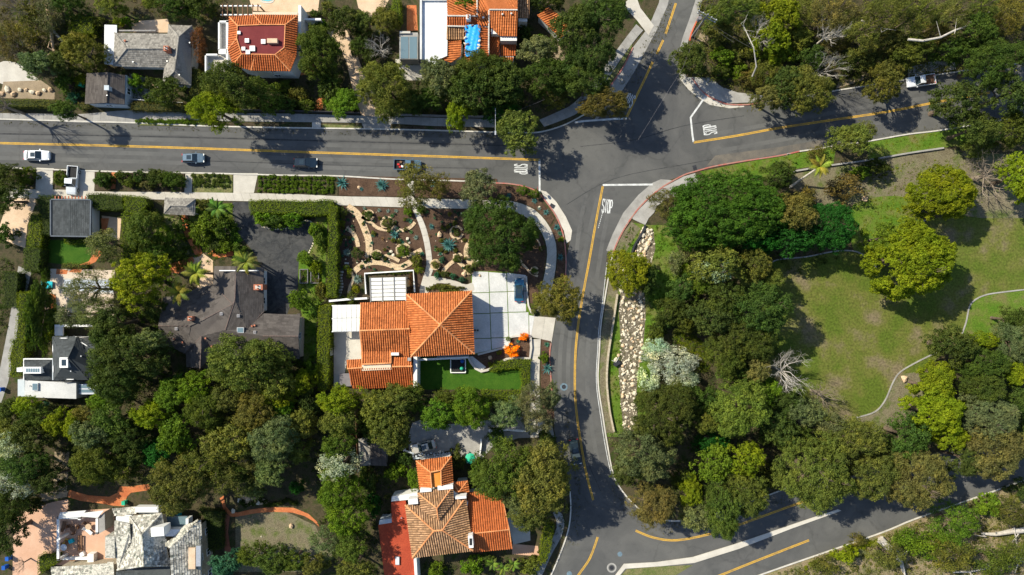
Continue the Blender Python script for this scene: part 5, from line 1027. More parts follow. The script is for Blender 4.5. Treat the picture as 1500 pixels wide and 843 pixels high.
pxbox(h, 'trellis', 171, 44, 228, 46, 2.3, 2.5, M_METAL); put(h, 225, 80)
h = E5('small garage with a dark gable roof by the main street', 'garage', 'garage'); walls(h, [(127, 108), (186, 109), (184, 155), (127, 153)], 2.6, m=M_BWALL, ins=.15)
V = dict(a=(128, 107.5, 2.7), b=(158, 106, 3.9), c=(156.5, 151, 3.9), d=(124.5, 152.5, 2.7), e=(183, 110.5, 2.7), f=(182, 153.5, 2.7)); roof(h, V, ['abcd', 'befc'], ['bc'], 'shingle', M_SHING)
p = P(156.5, 129, 4.6); c = MB().box((p.x, p.y, 4.1), (.7, .7, 1)).obj('cupola', M_BWALL, h); MB().box((p.x, p.y, 4.66), (.85, .85, .12)).obj('cupola_roof', M_BWALL, c); vent(h, 157, 140, 3.8, .1); put(h, 155, 130)
# --- red tiled house
h = E5('square villa with red tiles round a maroon flat roof', 'villa'); walls(h, [(336, 26), (436, 24), (434, 82), (425, 104), (368, 103), (342, 96)], 5.6, ins=.35)
O = [(336, 25), (372, 22), (436, 23), (434, 82), (425, 104.5), (368, 103.5), (341, 96), (334, 73)]; I = [(348, 38), (384, 36.5), (418, 36.5), (416.5, 70), (403, 80.5), (374, 80), (354, 79.5), (347, 57)]
for i in range(8):
    j = (i+1) % 8; slope(h, [(*O[i], 5.7), (*O[j], 5.7), (*I[j], 6.7), (*I[i], 6.7)], 'barrelr')
for i in (0, 1, 2, 4, 5, 6, 7): ridge(h, (*O[i], 5.7), (*I[i], 6.7), r=.11)
for i in range(8): ridge(h, (*I[i], 6.7), (*I[(i+1) % 8], 6.7), r=.1)
pxslab(h, 'flat_roof', I, 6.2, 6.62, M_MAROON)
for x, y, s in ((350, 48, 2.2), (361.6, 59.6, 3), (356.5, 71.5, 2.6), (363, 76.5, 3), (369.6, 71.2, 3.8), (385.6, 61, 3.2)): skylight(h, x-s, y-s, x+s, y+s, 6.62)
pxbox(h, 'roof_unit', 391, 56.5, 406, 63, 6.6, 7.3, M_TAN)
for x0, y0, x1, y1 in ((319.5, 30.5, 321.5, 74), (319.5, 30.5, 334, 33), (320, 72, 332, 79), (300, 79, 302, 108), (300, 79, 318, 81.5), (331, 30, 334, 95)): pxbox(h, 'balcony_parapet', x0, y0, x1, y1, 0, 3.9, M_WHITEP)
for x0, y0, x1, y1 in ((321, 32, 332, 73), (301, 81, 331, 108)): pxbox(h, 'balcony_floor', x0, y0, x1, y1, 0, 3.0, M_CONC)
pxbox(h, 'side_wall', 437, 8, 441, 50, 0, 4.5, M_WWALL); pxbox(h, 'terrace_wall', 440, 27, 470, 30, 0, 2.5, M_WHITEP); pxbox(h, 'parapet_wall', 370, 18, 436, 22, 0, 4.6, M_CWALL); put(h, 385, 64)
t = E5('brown timber pergola over the corner of the red tiled villa', 'pergola', 'pergola')
for i in range(8): pxbox(t, 'rafter', 325+i*7.4, 6, 326.2+i*7.4, 24, 3.3, 3.45, M_WOOD)
for y in (8, 21): pxbox(t, 'beam', 323, y, 382, y+1.6, 3.1, 3.28, M_WHITEP)
for x in (326, 379):
    for y in (8, 21): p = P(x, y, 3.1); MB().box((p.x, p.y, 1.55), (.18, .18, 3.1)).obj('post', M_WOOD, t)
put(t, 352, 15)
t = bpy.data.objects.new('swimming_pool', None); link(t); tag(t, 'sliver of turquoise pool at the top edge', 'swimming pool'); sheet('water', [(382, -10), (400, -10), (399, 1), (392, 2.5), (384, 1)], M_WATER, 6, 0, parent=t); ribbon(pl([(381, -10), (383, 2), (392, 4), (400, 2), (402, -10)]), .3, 0, .08).obj('coping', M_CURB, t)
# --- house with the white flat roof and tarpaulin
h = E5('big villa with a white flat roof and orange tiles at the top edge', 'villa')
pxslab(h, 'flat_roof', [(617, -30), (657, -30), (655, 82), (641, 88), (636, 94), (616, 86)], 4.2, 4.5, M_WFLAT); walls(h, [(618, -30), (657, -30), (654, 82), (618, 84)], 4.3, ins=.15)
pxbox(h, 'parapet', 615, -30, 618, 87, 0, 5.0, M_CONCB); pxbox(h, 'parapet', 617, -1, 657, 1, 4.2, 4.9, M_CONCB)
D = [([(655, 8, 5.6), (655, -30, 5.6), (700, -30, 6.2), (700, 24, 6.2), (655.5, 23.5, 6.2)], 'barrel'), ([(655.5, 24, 6.2), (700, 24, 6.2), (700, 39, 5.5), (654.5, 38.5, 5.5)], 'barrelr'),
     ([(654.5, 39, 5.4), (682, 40, 5.4), (680, 58, 4.7), (654, 58, 4.7)], 'barrelo'), ([(642.5, 58, 3.9), (676, 60, 4.5), (675, 82, 4.5), (661, 92, 4.2), (642, 86, 3.9)], 'barrel'),
     ([(682, 38.5, 5.8), (699, 38.5, 6.2), (698, 92, 6.2), (680, 92, 5.6)], 'barrel'), ([(699, 38.5, 6.2), (716, 40, 5.8), (715.5, 92, 5.8), (698, 92, 6.2)], 'barrelr'),
     ([(700, -30, 6.0), (758, -30, 6.0), (758, 14, 6.6), (716.5, 14, 6.6), (716, 38, 6.2), (700, 38, 6.2)], 'barrel'), ([(716.5, 14.5, 6.8), (758, 15, 6.8), (757, 53.5, 5.9), (732, 53, 5.9), (716.5, 38, 6.2)], 'barrel'),
     ([(715, 40, 4.4), (732, 56, 4.4), (732, 83, 4.0), (716, 83, 4.0)], 'barrelr'), ([(733, 60, 3.9), (756, 60, 3.9), (756, 82, 3.4), (733, 82, 3.4)], 'barrelr'), ([(714, 83, 3.6), (752, 84, 3.6), (751, 91, 3.3), (714, 89, 3.3)], 'barrel'),
     ([(759, -30, 4.8), (776, -30, 4.8), (775.5, 27, 4.2), (758.5, 26, 4.2)], 'barrelo')]
for pts, st in D: slope(h, pts, st)
walls(h, [(657, -25), (716, -25), (714, 56), (656, 38)], 4.6, ins=.4, windows=False); walls(h, [(683, 56), (714, 56), (713, 90), (682, 90)], 4.9, ins=.3, windows=False); walls(h, [(645, 60), (680, 62), (676, 84), (662, 90), (645, 85)], 3.6, ins=.3, windows=False); walls(h, [(717, -25), (757, -25), (756, 52), (717, 52)], 5.9, ins=.3); walls(h, [(734, 56), (755, 57), (754, 88), (716, 88)], 3.4, ins=.2, windows=False); walls(h, [(757, -25), (775, -25), (774, 33), (758, 33)], 4.1, ins=.2)
for a, b in (((654.5, 23.6, 6.25), (700, 24, 6.25)), ((655, 38.6, 5.6), (716, 40, 5.9)), ((716.5, 14.5, 6.9), (758, 15, 6.9)), ((699, -25, 6.3), (699, 24, 6.3)), ((716.5, 15, 6.7), (715.8, 80, 5.7))): ridge(h, a, b, M_CURB, r=.14)
vent(h, 708, 26, 6.4, .22); vent(h, 736, 21, 6.6, .2, .3, M_CURB); vent(h, 749, 20, 6.6, .2, .3, M_CURB); chimney(h, 686, 25, 5.6, .8, M_WWALL)
pxbox(h, 'white_gable', 733, 53.5, 757, 60, 3.2, 5.6, M_WWALL); pxbox(h, 'flat_wing', 585, 48, 612, 87, 0, 3.3, M_CONCG)
for i in range(2): pxbox(h, 'roof_pane', 587+i*12.6, 54, 598.2+i*12.6, 86, 3.3, 3.36, M_GLASST)
pxbox(h, 'parapet', 585.5, 46, 601, 49, 0, 3.7, M_CURB); put(h, 690, 40)
# the tarpaulin, wrinkled, held down with sandbags
mb = MB(); nx, ny = 12, 28; vs = []
for j in range(ny+1):
    for i in range(nx+1):
        u = i/nx; v = j/ny; x = 681.5+u*21.5+.7*math.sin(v*17)*(u*2-1); y = 36.8+v*46+.5*math.sin(u*13); z = 6.42-abs(u-.75)*.35+.05*math.sin(u*19+v*9)+.05*math.sin(v*31-u*8)
        vs.append(P(x, y, z))
mb.add(vs, [(j*(nx+1)+i, j*(nx+1)+i+1, (j+1)*(nx+1)+i+1, (j+1)*(nx+1)+i) for j in range(ny) for i in range(nx)]); tag(mb.obj('tarpaulin', M_TARP, smooth=True), 'bright blue wrinkled tarpaulin over the orange tiled roof', 'tarpaulin')
for x, y, m in ((683, 39, 0), (692, 37, 0), (701, 38.5, 0), (702.5, 46, 0), (682, 46, 0), (681.5, 55, 1), (685, 64, 0), (681, 64, 1), (702.5, 54, 0), (702, 60, 1), (701.5, 66, 1), (700.5, 70, 1), (682, 74, 0), (702, 40, 0)):
    p = P(x, y, 6.5); tag(obj('sandbag', ROCKS[x.__int__() % 6] if m else rock_mesh(3, M_GREYF), None, (p.x, p.y, 6.42), random.uniform(0, 3), (.34, .22, .14)), f'{"white" if m else "dark"} sandbag weighing down the edge of the blue tarpaulin', 'sandbag', 'white sandbags on the tarpaulin' if m else 'dark sandbags on the tarpaulin')
h = E5('little orange tiled gatehouse half hidden in the top oaks', 'gatehouse', 'outbuilding'); V = dict(a=(787, 23, 3.0), b=(803, 11, 3.0), c=(838, 36, 3.4), d=(822, 57, 3.0)); slope(h, [V[k] for k in 'abcd'], 'barrel'); pxslab(h, 'wall', [(789, 24), (803, 14), (834, 38), (821, 54)], 0, 2.9, M_WWALL); put(h, 810, 33)
# --- flat garage, lychgate
h = E5('flat grey roofed garage behind the silver pickup', 'garage', 'garage'); pxslab(h, 'wall', [(77, 293), (132, 294), (132, 345), (76, 344)], 0, 2.8, M_WWALL)
slope(h, [(75.5, 292.5, 2.9), (103.5, 293, 3.05), (103, 346, 3.05), (75, 345.5, 2.9)], 'shingled'); slope(h, [(104, 293, 3.05), (133.5, 293.5, 2.9), (133, 346.5, 2.9), (103.3, 346, 3.05)], 'shingled')
for a in ([(75, 293), (75, 345)], [(133.6, 294), (133, 346)], [(75, 346), (133, 347)], [(76, 292.5), (133, 293)]): ribbon([P(*q, 2.9) for q in a], .22, 2.8, 3.1).obj('roof_edge', M_GFLAT, h)
for i in range(10): pxbox(h, 'lattice_rafter', 80+i*4.9, 287.5, 81.4+i*4.9, 293, 2.5, 2.62, M_BRICK)
put(h, 104, 320)
h = E5('lychgate with a hipped shake roof over the garden walk', 'lychgate', 'gate'); V = dict(a=(241.5, 291, 2.7), b=(286, 292, 2.7), c=(285.5, 315.5, 2.7), d=(240.5, 312.5, 2.7), e=(250, 301.5, 3.6), f=(273, 302, 3.6)); roof(h, V, ['abfe', 'efcd', 'ade', 'bcf'], ['ef', 'ed', 'fb'], 'shake', M_SHAKE, r=.1)
for x, y in ((245, 294), (282, 295), (281, 312), (245, 310)): p = P(x, y, 2.6); MB().box((p.x, p.y, 1.3), (.18, .18, 2.6)).obj('post', M_WHITEP, h)
put(h, 263, 303)
# --- dark slate house with white trim, left edge
h = E5('dark grey house with white dormer and trim at the left', 'house'); walls(h, [(78, 494), (112, 494), (141, 512), (141, 540), (130, 557), (79, 557)], 4.6, ins=.2); walls(h, [(35, 527), (78, 527), (78, 557), (36, 557)], 3.4, ins=.15)
V = dict(a=(77, 493, 4.7), b=(114, 494, 4.7), c=(100, 524, 7.0), d=(78, 557, 4.7), e=(143, 512, 4.7), f=(142, 545, 4.7), g=(130, 557, 4.7), i=(89, 524, 6.2), j=(90, 540, 6.2)); roof(h, V, ['abci', 'aijd', 'jcgd', 'bef', 'bfgc', 'icj'], ['bc', 'cg'], 'shingled', M_SHINGD, r=.1)
V = dict(a=(34.5, 526, 3.5), b=(78, 527, 3.5), c=(63, 538, 4.5), d=(36, 538, 4.5), e=(77.5, 557, 3.5), f=(34.5, 557, 3.5)); roof(h, V, ['abcd', 'dcef', 'bec'], ['dc'], 'shingled', M_SHINGD, r=.1)
pxbox(h, 'dormer', 87, 524, 99.5, 539, 5.6, 7.0, M_WHITEP); pxbox(h, 'dormer_glazing', 90, 527, 96.5, 536, 7.0, 7.04, M_GLASS)
pxbox(h, 'rooflight', 34, 538, 60, 547.5, 3.6, 5.0, M_WHITEP)
for i in range(6): pxbox(h, 'rooflight_pane', 38+i*3.4, 540, 40.6+i*3.4, 545.5, 5.0, 5.03, M_GLASST)
pxslab(h, 'flat_roof', [(37, 557.5), (111.6, 561.5), (111.6, 584.5), (35.6, 582)], 0, 3.4, M_CONCB); skylight(h, 47, 561.5, 55.5, 572.5, 3.4, M_GLASST); vent(h, 43, 566, 3.4)
pxbox(h, 'lean_to', 111.6, 563, 141, 578, 0, 2.8, M_METALL)
for i in range(2): pxbox(h, 'lean_to_pane', 115, 564.5+i*6.4, 139, 569+i*6.4, 2.8, 2.83, M_GLASST)
pxbox(h, 'trim', 34, 525.5, 78, 527, 3.3, 3.9, M_WHITEP); pxbox(h, 'trim', 34, 526, 35.2, 557, 3.3, 3.8, M_WHITEP); pxbox(h, 'trim', 76.5, 526, 78, 557, 3.3, 4.2, M_BWALL); pxbox(h, 'trim', 80, 476, 136, 479, 2.4, 3.0, M_WHITEP); pxbox(h, 'porch_roof', 80, 478, 92, 492, 2.2, 2.5, M_WWALL)
pxbox(h, 'side_step', 26, 556, 36, 581, 0, 1.4, M_BWALL); pxbox(h, 'chimney', 24.5, 539, 33, 545, 0, 4.6, M_WWALL); vent(h, 119, 522, 5.6); vent(h, 104, 544, 5.8); vent(h, 141, 517, 4.6); put(h, 85, 540)
# --- slate castle-like house, bottom left
h = E5('stone house with steep mossy slate gables at the bottom left', 'house')
walls(h, [(168, 752), (240, 752), (249, 835), (170, 840), (168, 790)], 5.0, m=M_STONE); walls(h, [(250, 800), (292, 765), (300, 870), (250, 870)], 5.0, m=M_STONE); walls(h, [(77, 832), (170, 826), (172, 870), (77, 870)], 4.0, m=M_STONE, windows=False)
V = dict(a=(190, 757, 5.2), b=(237, 752, 5.2), c=(208, 783, 8.0), d=(211, 829, 8.2), e=(172, 835, 5.2), f=(192, 795, 5.6), g=(249, 829, 5.2), i=(242, 790, 5.6), j=(168, 785, 5.2), k=(190, 778, 6.4))
V = {k: v for k, v in V.items()}
roof(h, V, ['abc', 'bigd'.replace('bigd', 'bidc'), 'igd', 'acdf', 'fde', 'ekj'[::-1].replace('jke', 'jkfe')], ['ac', 'bc', 'cd', 'de', 'dg', 'kf'], 'slate', M_SLATE, r=.14)
slope(h, [(168, 763, 5.4), (190, 768, 6.4), (190, 779, 6.4), (168, 790, 5.4)], 'slate')
slope(h, [(293, 762, 5.2), (295, 850, 5.2), (298, 880, 5.2), (252, 880, 7.4), (249, 803, 7.4)], 'slate'); slope(h, [(293, 762, 5.2), (249, 803, 7.4), (242, 800, 5.6), (270, 770, 5.2)], 'slate')
slope(h, [(75, 832, 4.1), (166, 825, 4.1), (169, 880, 6), (77, 880, 6)], 'slate'); slope(h, [(164, 746, 4.4), (199, 744, 4.4), (200, 752, 4.8), (168, 756, 4.8)], 'slate'); slope(h, [(170, 838, 5.2), (249, 830, 5.2), (250, 880, 6.5), (172, 880, 6.5)], 'shingled')
for x0, y0, x1, y1, z0, z1, m, n in ((170, 757, 190, 767, 3, 5.2, M_WFLAT, 'white_roof_terrace'), (198, 743, 232, 751, 4, 5.3, M_WWALL, 'parapet'), (203, 744, 225, 753, 4, 5.0, M_SHINGD, 'roof_dip'), (221, 773, 240, 786, 5, 7.4, M_WHITEP, 'chimney'), (242, 776, 266, 786, 4, 5.4, M_WFLAT, 'white_roof_terrace'), (243, 757, 274, 776, 3, 3.4, M_GLASST, 'terrace_floor'), (272, 760, 276, 778, 3, 4.6, M_WHITEP, 'parapet'), (154, 786, 168, 818, 3, 5.6, M_SLATE, 'stair_turret'), (276, 803, 286, 834, 6.4, 6.8, M_TAN, 'covered_rooflight'), (287, 800, 294, 830, 6.2, 6.8, M_METALL, 'rooflight'), (211, 802, 215, 806, 7.0, 7.6, M_WHITEP, 'roof_vent')):
    pxbox(h, n, x0, y0, x1, y1, z0, z1, m, rz=4 if n == 'chimney' else 0)
put(h, 215, 800)
t = E5('white framed pergola round the furnished tan terrace', 'pergola', 'pergola')
for x0, y0, x1, y1, z0, z1 in ((83, 758, 86.5, 822, 2.3, 2.6), (84, 758, 118, 760.5, 2.3, 2.6), (114, 757, 118, 762, 0, 2.6), (140, 760, 143.5, 783, 2.3, 2.6), (84, 788, 88, 791, 0, 2.6), (83, 758, 86.5, 761, 0, 2.6), (83, 819, 86.5, 822, 0, 2.6), (90, 817, 136, 820.5, 0, .8), (128, 812, 137, 824, 0, 1.2), (140, 780, 143.5, 783, 0, 2.6)): pxbox(t, 'frame_beam', x0, y0, x1, y1, z0, z1, M_WHITEP)
pxslab(t, 'frame_roof', [(88, 751), (126, 748), (118, 758), (85, 760)], 2.9, 3.0, M_PANEL); pxslab(t, 'frame_roof', [(120, 752), (152, 748), (143, 759), (118, 757)], 2.95, 3.05, M_PANEL); pxslab(t, 'side_screen', [(145, 758), (153, 750), (154, 777), (145, 782)], 0, 2.7, M_CONCG); put(t, 118, 785)
def table(px, py, lb, m=M_WOOD, r=.5):
    p = P(px, py); t = empty('patio_table', (p.x, p.y, 0), lb, 'table'); MB().tube([(0, 0, .7), (0, 0, .75)], r, 14).obj('tabletop', m, t)
    for k in range(3): MB().tube([(0, 0, .7), (.35*cos(k*2.1), .35*sin(k*2.1), 0)], .03, 5).obj('leg', M_METAL, t)
def chair(px, py, rz, lb, m=M_WOOD, group=None):
    p = P(px, py); t = empty('patio_chair', (p.x, p.y, 0), lb, 'chair', group, radians(rz)); MB().box((0, 0, .43), (.55, .55, .08)).obj('seat', m, t); MB().box((-.27, 0, .72), (.07, .55, .6)).obj('backrest', m, t)
    for a in (-.23, .23):
        for b in (-.23, .23): MB().box((a, b, .2), (.05, .05, .4)).obj('leg', M_METAL, t)
def lounger(px, py, rz, lb, m):
    p = P(px, py); t = empty('sun_lounger', (p.x, p.y, 0), lb, 'sun lounger', None, radians(rz)); MB().box((.2, 0, .35), (1.3, .62, .1)).obj('seat', m, t); MB().box((-.7, 0, .55), (.62, .62, .08), 0, Matrix.Rotation(radians(40), 4, 'Y')).obj('backrest', m, t); MB().box((0, 0, .25), (1.7, .55, .06)).obj('frame', M_METALL, t)
    for a in (-.7, .7):
        for b in (-.24, .24): MB().box((a, b, .12), (.05, .05, .24)).obj('leg', M_METALL, t)
table(110, 773, 'round table at the top of the furnished terrace'); table(97, 800, 'round glass table in the lower left of the terrace', M_METALL, .6); table(133, 770, 'table near the right of the furnished terrace', M_TAN, .55)
for x, y, a, lb in ((104, 770, 0, 'left brown chair at the upper terrace table'), (116, 771, 180, 'right brown chair at the upper terrace table'), (110, 779, 90, 'lower brown chair at the upper terrace table'), (91, 797, 10, 'left chair at the glass terrace table'), (100, 793, -80, 'upper chair at the glass terrace table'), (127, 766, -40, 'brown chair near the white pergola post')): chair(x, y, a, lb)
for x, lb in ((117, 'left long timber bench on the tan terrace'), (121, 'right long timber bench on the tan terrace')):
    t = E5(lb, 'bench', 'bench'); p = P(x, 795); MB().box((p.x, p.y, .44), (.32, 2.9, .08)).obj('seat', M_WOOD, t)
    for s in (-1.2, 1.2): MB().box((p.x, p.y+s, .2), (.28, .1, .4)).obj('leg', M_WOOD, t)
    put(t, x, 795)
lounger(95, 770, 80, 'brown lounger in the upper left of the furnished terrace', M_WOOD); lounger(97, 794, 60, 'mustard lounger by the glass terrace table', M_YEL); lounger(131, 777, -40, 'white lounger right of the terrace benches', M_WHITEP); lounger(72, 415, 0, 'upper turquoise lounger beside the small pool', M_TEAL); lounger(72, 420, 5, 'lower turquoise lounger beside the small pool', M_TEAL)
for x, y, m, lb in ((106, 792, M_TEAL, 'teal cushion stool on the tan terrace'), (122, 811, M_WHITEP, 'white square pouffe by the low terrace wall')): p = P(x, y); tag(MB().box((p.x, p.y, .25), (.8, .7, .5), .4).obj('stool', m), lb, 'stool')
# small pool
t = bpy.data.objects.new('swimming_pool', None); link(t); tag(t, 'small pale pool half hidden under the grey-green tree', 'swimming pool')
sheet('water', [(94, 409.5), (166, 411), (166, 429), (94, 425)], mat('pale_water', (.42, .47, .54), (.5, .54, .6), .6, 8, .1, .15, 0), 7, parent=t); ribbon([P(*q) for q in [(93, 425), (93, 409), (167, 410), (167, 430), (93, 426)]], .3, .03, .1).obj('coping', M_CURB, t)
# ---- utility pole, street light, wires
t = E5('tall timber utility pole with crossarms on the north corner', 'utility_pole', 'utility pole'); b = P(1028, 31)
tp = P(1035, 24, 9.5); b = Vector((tp.x, tp.y, 0)); MB().tube([b, b+Vector((0, 0, 10.4))], [.2, .13], 8).obj('pole', M_WOODG, t)
for z_, a in ((9.9, 28), (9.0, 28)):
    d = Vector((cos(radians(-a)), sin(radians(-a)), 0)); MB().tube([b+d*-1.7+Vector((0, 0, z_)), b+d*1.9+Vector((0, 0, z_))], .09, 4).obj('crossarm', M_WOODG, t)
    for k in (-1.6, -.8, .8, 1.7): q = b+d*k+Vector((0, 0, z_)); MB().tube([q, q+Vector((0, 0, .28))], .06, 6).obj('insulator', M_WHITEP, t)
q = b+Vector((-1.0, -.1, 8.0)); MB().tube([q, q+Vector((0, 0, 1.1))], .33, 12).obj('transformer', M_GREYF, t); put(t, 1035, 24)
WR = [((1032, 18, 10), (1046, -30, 10.5)), ((1038, 22, 10), (1058, -30, 10.5)), ((1048, 27, 10), (1072, -30, 10.5)), ((1024, 20, 9), (1036, -30, 9.5)), ((1030, 26, 9.3), (1000, 100, 7.5)), ((1000, 100, 7.5), (935, 205, 5.5)), ((1032, 28, 8.5), (1110, 75, 6.5)), ((1030, 26, 8.8), (1075, 62, 6.8))]
for i, (a, b_) in enumerate(WR):
    A, B = P(*a), P(*b_); pts = [A.lerp(B, k/10)-Vector((0, 0, .5*math.sin(pi*k/10))) for k in range(11)]; tag(MB().tube(pts, .012, 3).obj('power_line', M_GREYF), ('left wire', 'middle wire', 'right wire', 'lower wire', 'upper sagging service wire', 'long service wire over the street', 'wire to the wood', 'short second wire to the wood')[i]+' strung from the utility pole', 'power line')
t = E5('slim street lamp with a long arm on the north verge', 'street_lamp', 'street lamp'); b = P(727, 173, 0); MB().tube([b, b+Vector((0, 0, 6.6))], [.11, .07], 8).obj('pole', M_METALL, t)
e = P(727, 195, 7); a = P(727, 174, 6.5); b2 = b+Vector((0, 0, 6.5)); MB().tube([b2, Vector((b.x, e.y+.8, 7.0)), Vector((b.x, e.y, 7.0))], [.05, .05, .05], 6).obj('arm', M_METALL, t); MB().box((b.x, e.y, 6.98), (.26, .7, .12)).obj('lamp_head', M_METALL, t); put(t, 727, 173)
A, B = P(726, 174, 6.6), P(798, 146, 7); tag(MB().tube([A.lerp(B, k/8)-Vector((0, 0, .3*math.sin(pi*k/8))) for k in range(9)], .012, 3).obj('power_line', M_GREYF), 'wire from the street lamp up into the oaks', 'power line')
for x, y, ht, lb in ((1002, 117, 2.4, 'stop sign on a post at the north-east corner'), (1148, 230, 2.3, 'white sign on a post by the east street verge'), (969, 279, 2.4, 'stop sign on a post at the south-east corner'), (787, 279, 2.4, 'stop sign on a post at the south-west corner')):
    t = E5(lb, 'traffic_sign', 'sign'); p = P(x, y); MB().tube([p, p+Vector((0, 0, ht))], .035, 6).obj('post', M_METALL, t); a = {1002: 150, 1148: 80, 969: -95, 787: 182}[x]; n_ = Vector((cos(radians(a)), sin(radians(a)), 0)); s_ = Vector((-n_.y, n_.x, 0))
    mb = MB(); q = [p+n_*.05+Vector((0, 0, ht))+(s_*cos(k*pi/4+pi/8)+Vector((0, 0, 1))*sin(k*pi/4+pi/8))*.38 for k in range(8)]; mb.add(q+[v-n_*.02 for v in q], [tuple(range(8)), tuple(range(15, 7, -1))]+[(i, i+8, (i+1) % 8+8, (i+1) % 8) for i in range(8)]); mb.obj('sign_face', M_RED if x != 1148 else M_WHITEP, t); put(t, x, y)
# fences
def fence(pts, lb, h=1.7, m=M_WOODG, step=2.4, th=.05, mn='wall_panel'):
    t = E5(lb, 'fence', 'fence'); W = [P(*p) for p in pts]
    for i in range(len(W)-1):
        L = (W[i+1]-W[i]).length; k = max(1, round(L/step)); d = (W[i+1]-W[i]).normalized(); rz = math.atan2(d.y, d.x)
        for j in range(k):
            c = W[i].lerp(W[i+1], (j+.5)/k); MB().box((c.x, c.y, h/2), (L/k-.08, th, h-.1), rz).obj('fence_panel', m, t); c = W[i].lerp(W[i+1], j/k); MB().box((c.x, c.y, h/2), (.12, .12, h+.06), rz).obj('post', m, t)
    put(t, *pts[0])
fence([(338, 163), (430, 165), (530, 168)], 'thin dark fence behind the north pavement', 1.6, M_METAL); fence([(580, 170), (650, 172), (725, 173)], 'fence under the row of top oaks', 1.6, M_WOODG)
fence([(190, 147), (232, 151), (272, 153)], 'white fence behind the top left hedge', 1.2, M_WHITEP); fence([(523, 585), (527, 690)], 'dark boundary fence beside the grey shed', 1.8, M_WOOD)
# bins and oddments
for x, y, m, lb in ((5, 570, M_BLUEP, 'blue bin in the side lane at the left edge'), (16, 816, M_BLUEP, 'upper blue bin at the lower left corner'), (11, 829, M_BLUEP, 'lower blue bin at the lower left corner'), (185, 735, M_GREENP, 'green bin on the orange brick path'), (264, 754, M_TEAL, 'turquoise tub on the slate house terrace'), (122, 126, M_GREENP, 'green bin left of the small dark garage')):
    t = E5(lb, 'wheelie_bin', 'bin'); p = P(x, y); MB().box((p.x, p.y, .5), (.55, .65, .95)).obj('bin_body', m, t); MB().box((p.x, p.y, 1.02), (.62, .72, .08)).obj('lid', m, t); put(t, x, y)
# ================================================================ VEHICLES
car('parked_car', 'white sedan parked at the left end of the main street', 52, 227.5, 0, (.78, .80, .82), 'sedan', 4.75, 1.85, 1.45)
car('parked_car', 'pale blue-grey hatchback on the main street by the tufted bed', 282.5, 231.5, 0, (.13, .19, .24), 'suv', 4.1, 1.75, 1.5)
car('parked_car', 'dark blue sport utility car on the main street', 447.5, 238.5, -1, (.006, .016, .03), 'suv', 4.4, 1.85, 1.6)
car('pickup_truck', 'blue-grey pickup with a loaded bed half under the street tree', 597, 241.5, -2, (.10, .18, .25), 'pickup', 5.0, 1.9, 1.7)
car('pickup_truck', 'silver-white pickup parked on the pad of the flat garage', 104.5, 264.5, -94, (.62, .66, .68), 'pickup', 5.3, 1.95, 1.85)
car('parked_car', 'blue coupe parked on the white concrete driveway', 760.5, 425, 89, (.02, .12, .22), 'sedan', 4.3, 1.75, 1.3, roofcol=(.015, .04, .07))
car('parked_car', 'black estate car parked near the bottom of the south street', 843, 663, -81, (.012, .02, .026), 'suv', 4.7, 1.85, 1.6)
car('pickup_truck', 'white pickup with a brown cargo bed on the shaded east street', 1350, 118, 188, (.78, .80, .82), 'pickup', 5.2, 1.95, 1.85, bed=M_WOOD)
car('parked_car', 'beige saloon parked in the shaded court of the terracotta villa', 620, 655.5, 194, (.50, .47, .40), 'sedan', 4.6, 1.8, 1.45)
for x, y, m, lb in ((583.5, 241, M_RED, 'red box in the bed of the loaded pickup'), (587, 237.5, M_WOOD, 'brown crate in the bed of the loaded pickup'), (589, 244, M_WHITEP, 'white sack in the bed of the loaded pickup'), (592, 240, M_METAL, 'dark toolbox in the bed of the loaded pickup'), (586, 244.5, M_RED, 'second red box at the rear of the loaded pickup')):
    p = P(x, y, 1); tag(MB().box((p.x, p.y, .86), (.42, .32, .34), random.uniform(-.4, .4)).obj('cargo_box', m), lb, 'box')
t = E5('silver tripod and folded cart by the dry creek wall', 'garden_cart', 'cart'); p = P(903, 532)
loft_ = MB(); loft_.box((p.x, p.y, .5), (1.2, .8, .35), .6).obj('tray', M_METAL, t); MB().tube([(p.x-.9, p.y+.5, .3), (p.x-.2, p.y+.2, .8), (p.x+.3, p.y+1.2, 1.0)], .04, 5).obj('handle', M_METALL, t)
for s in (-.35, .35): MB().tube([(p.x+s, p.y-.45, .25), (p.x+s, p.y-.38, .25)], .25, 10).obj('wheel', M_BLACK, t)
put(t, 903, 532)
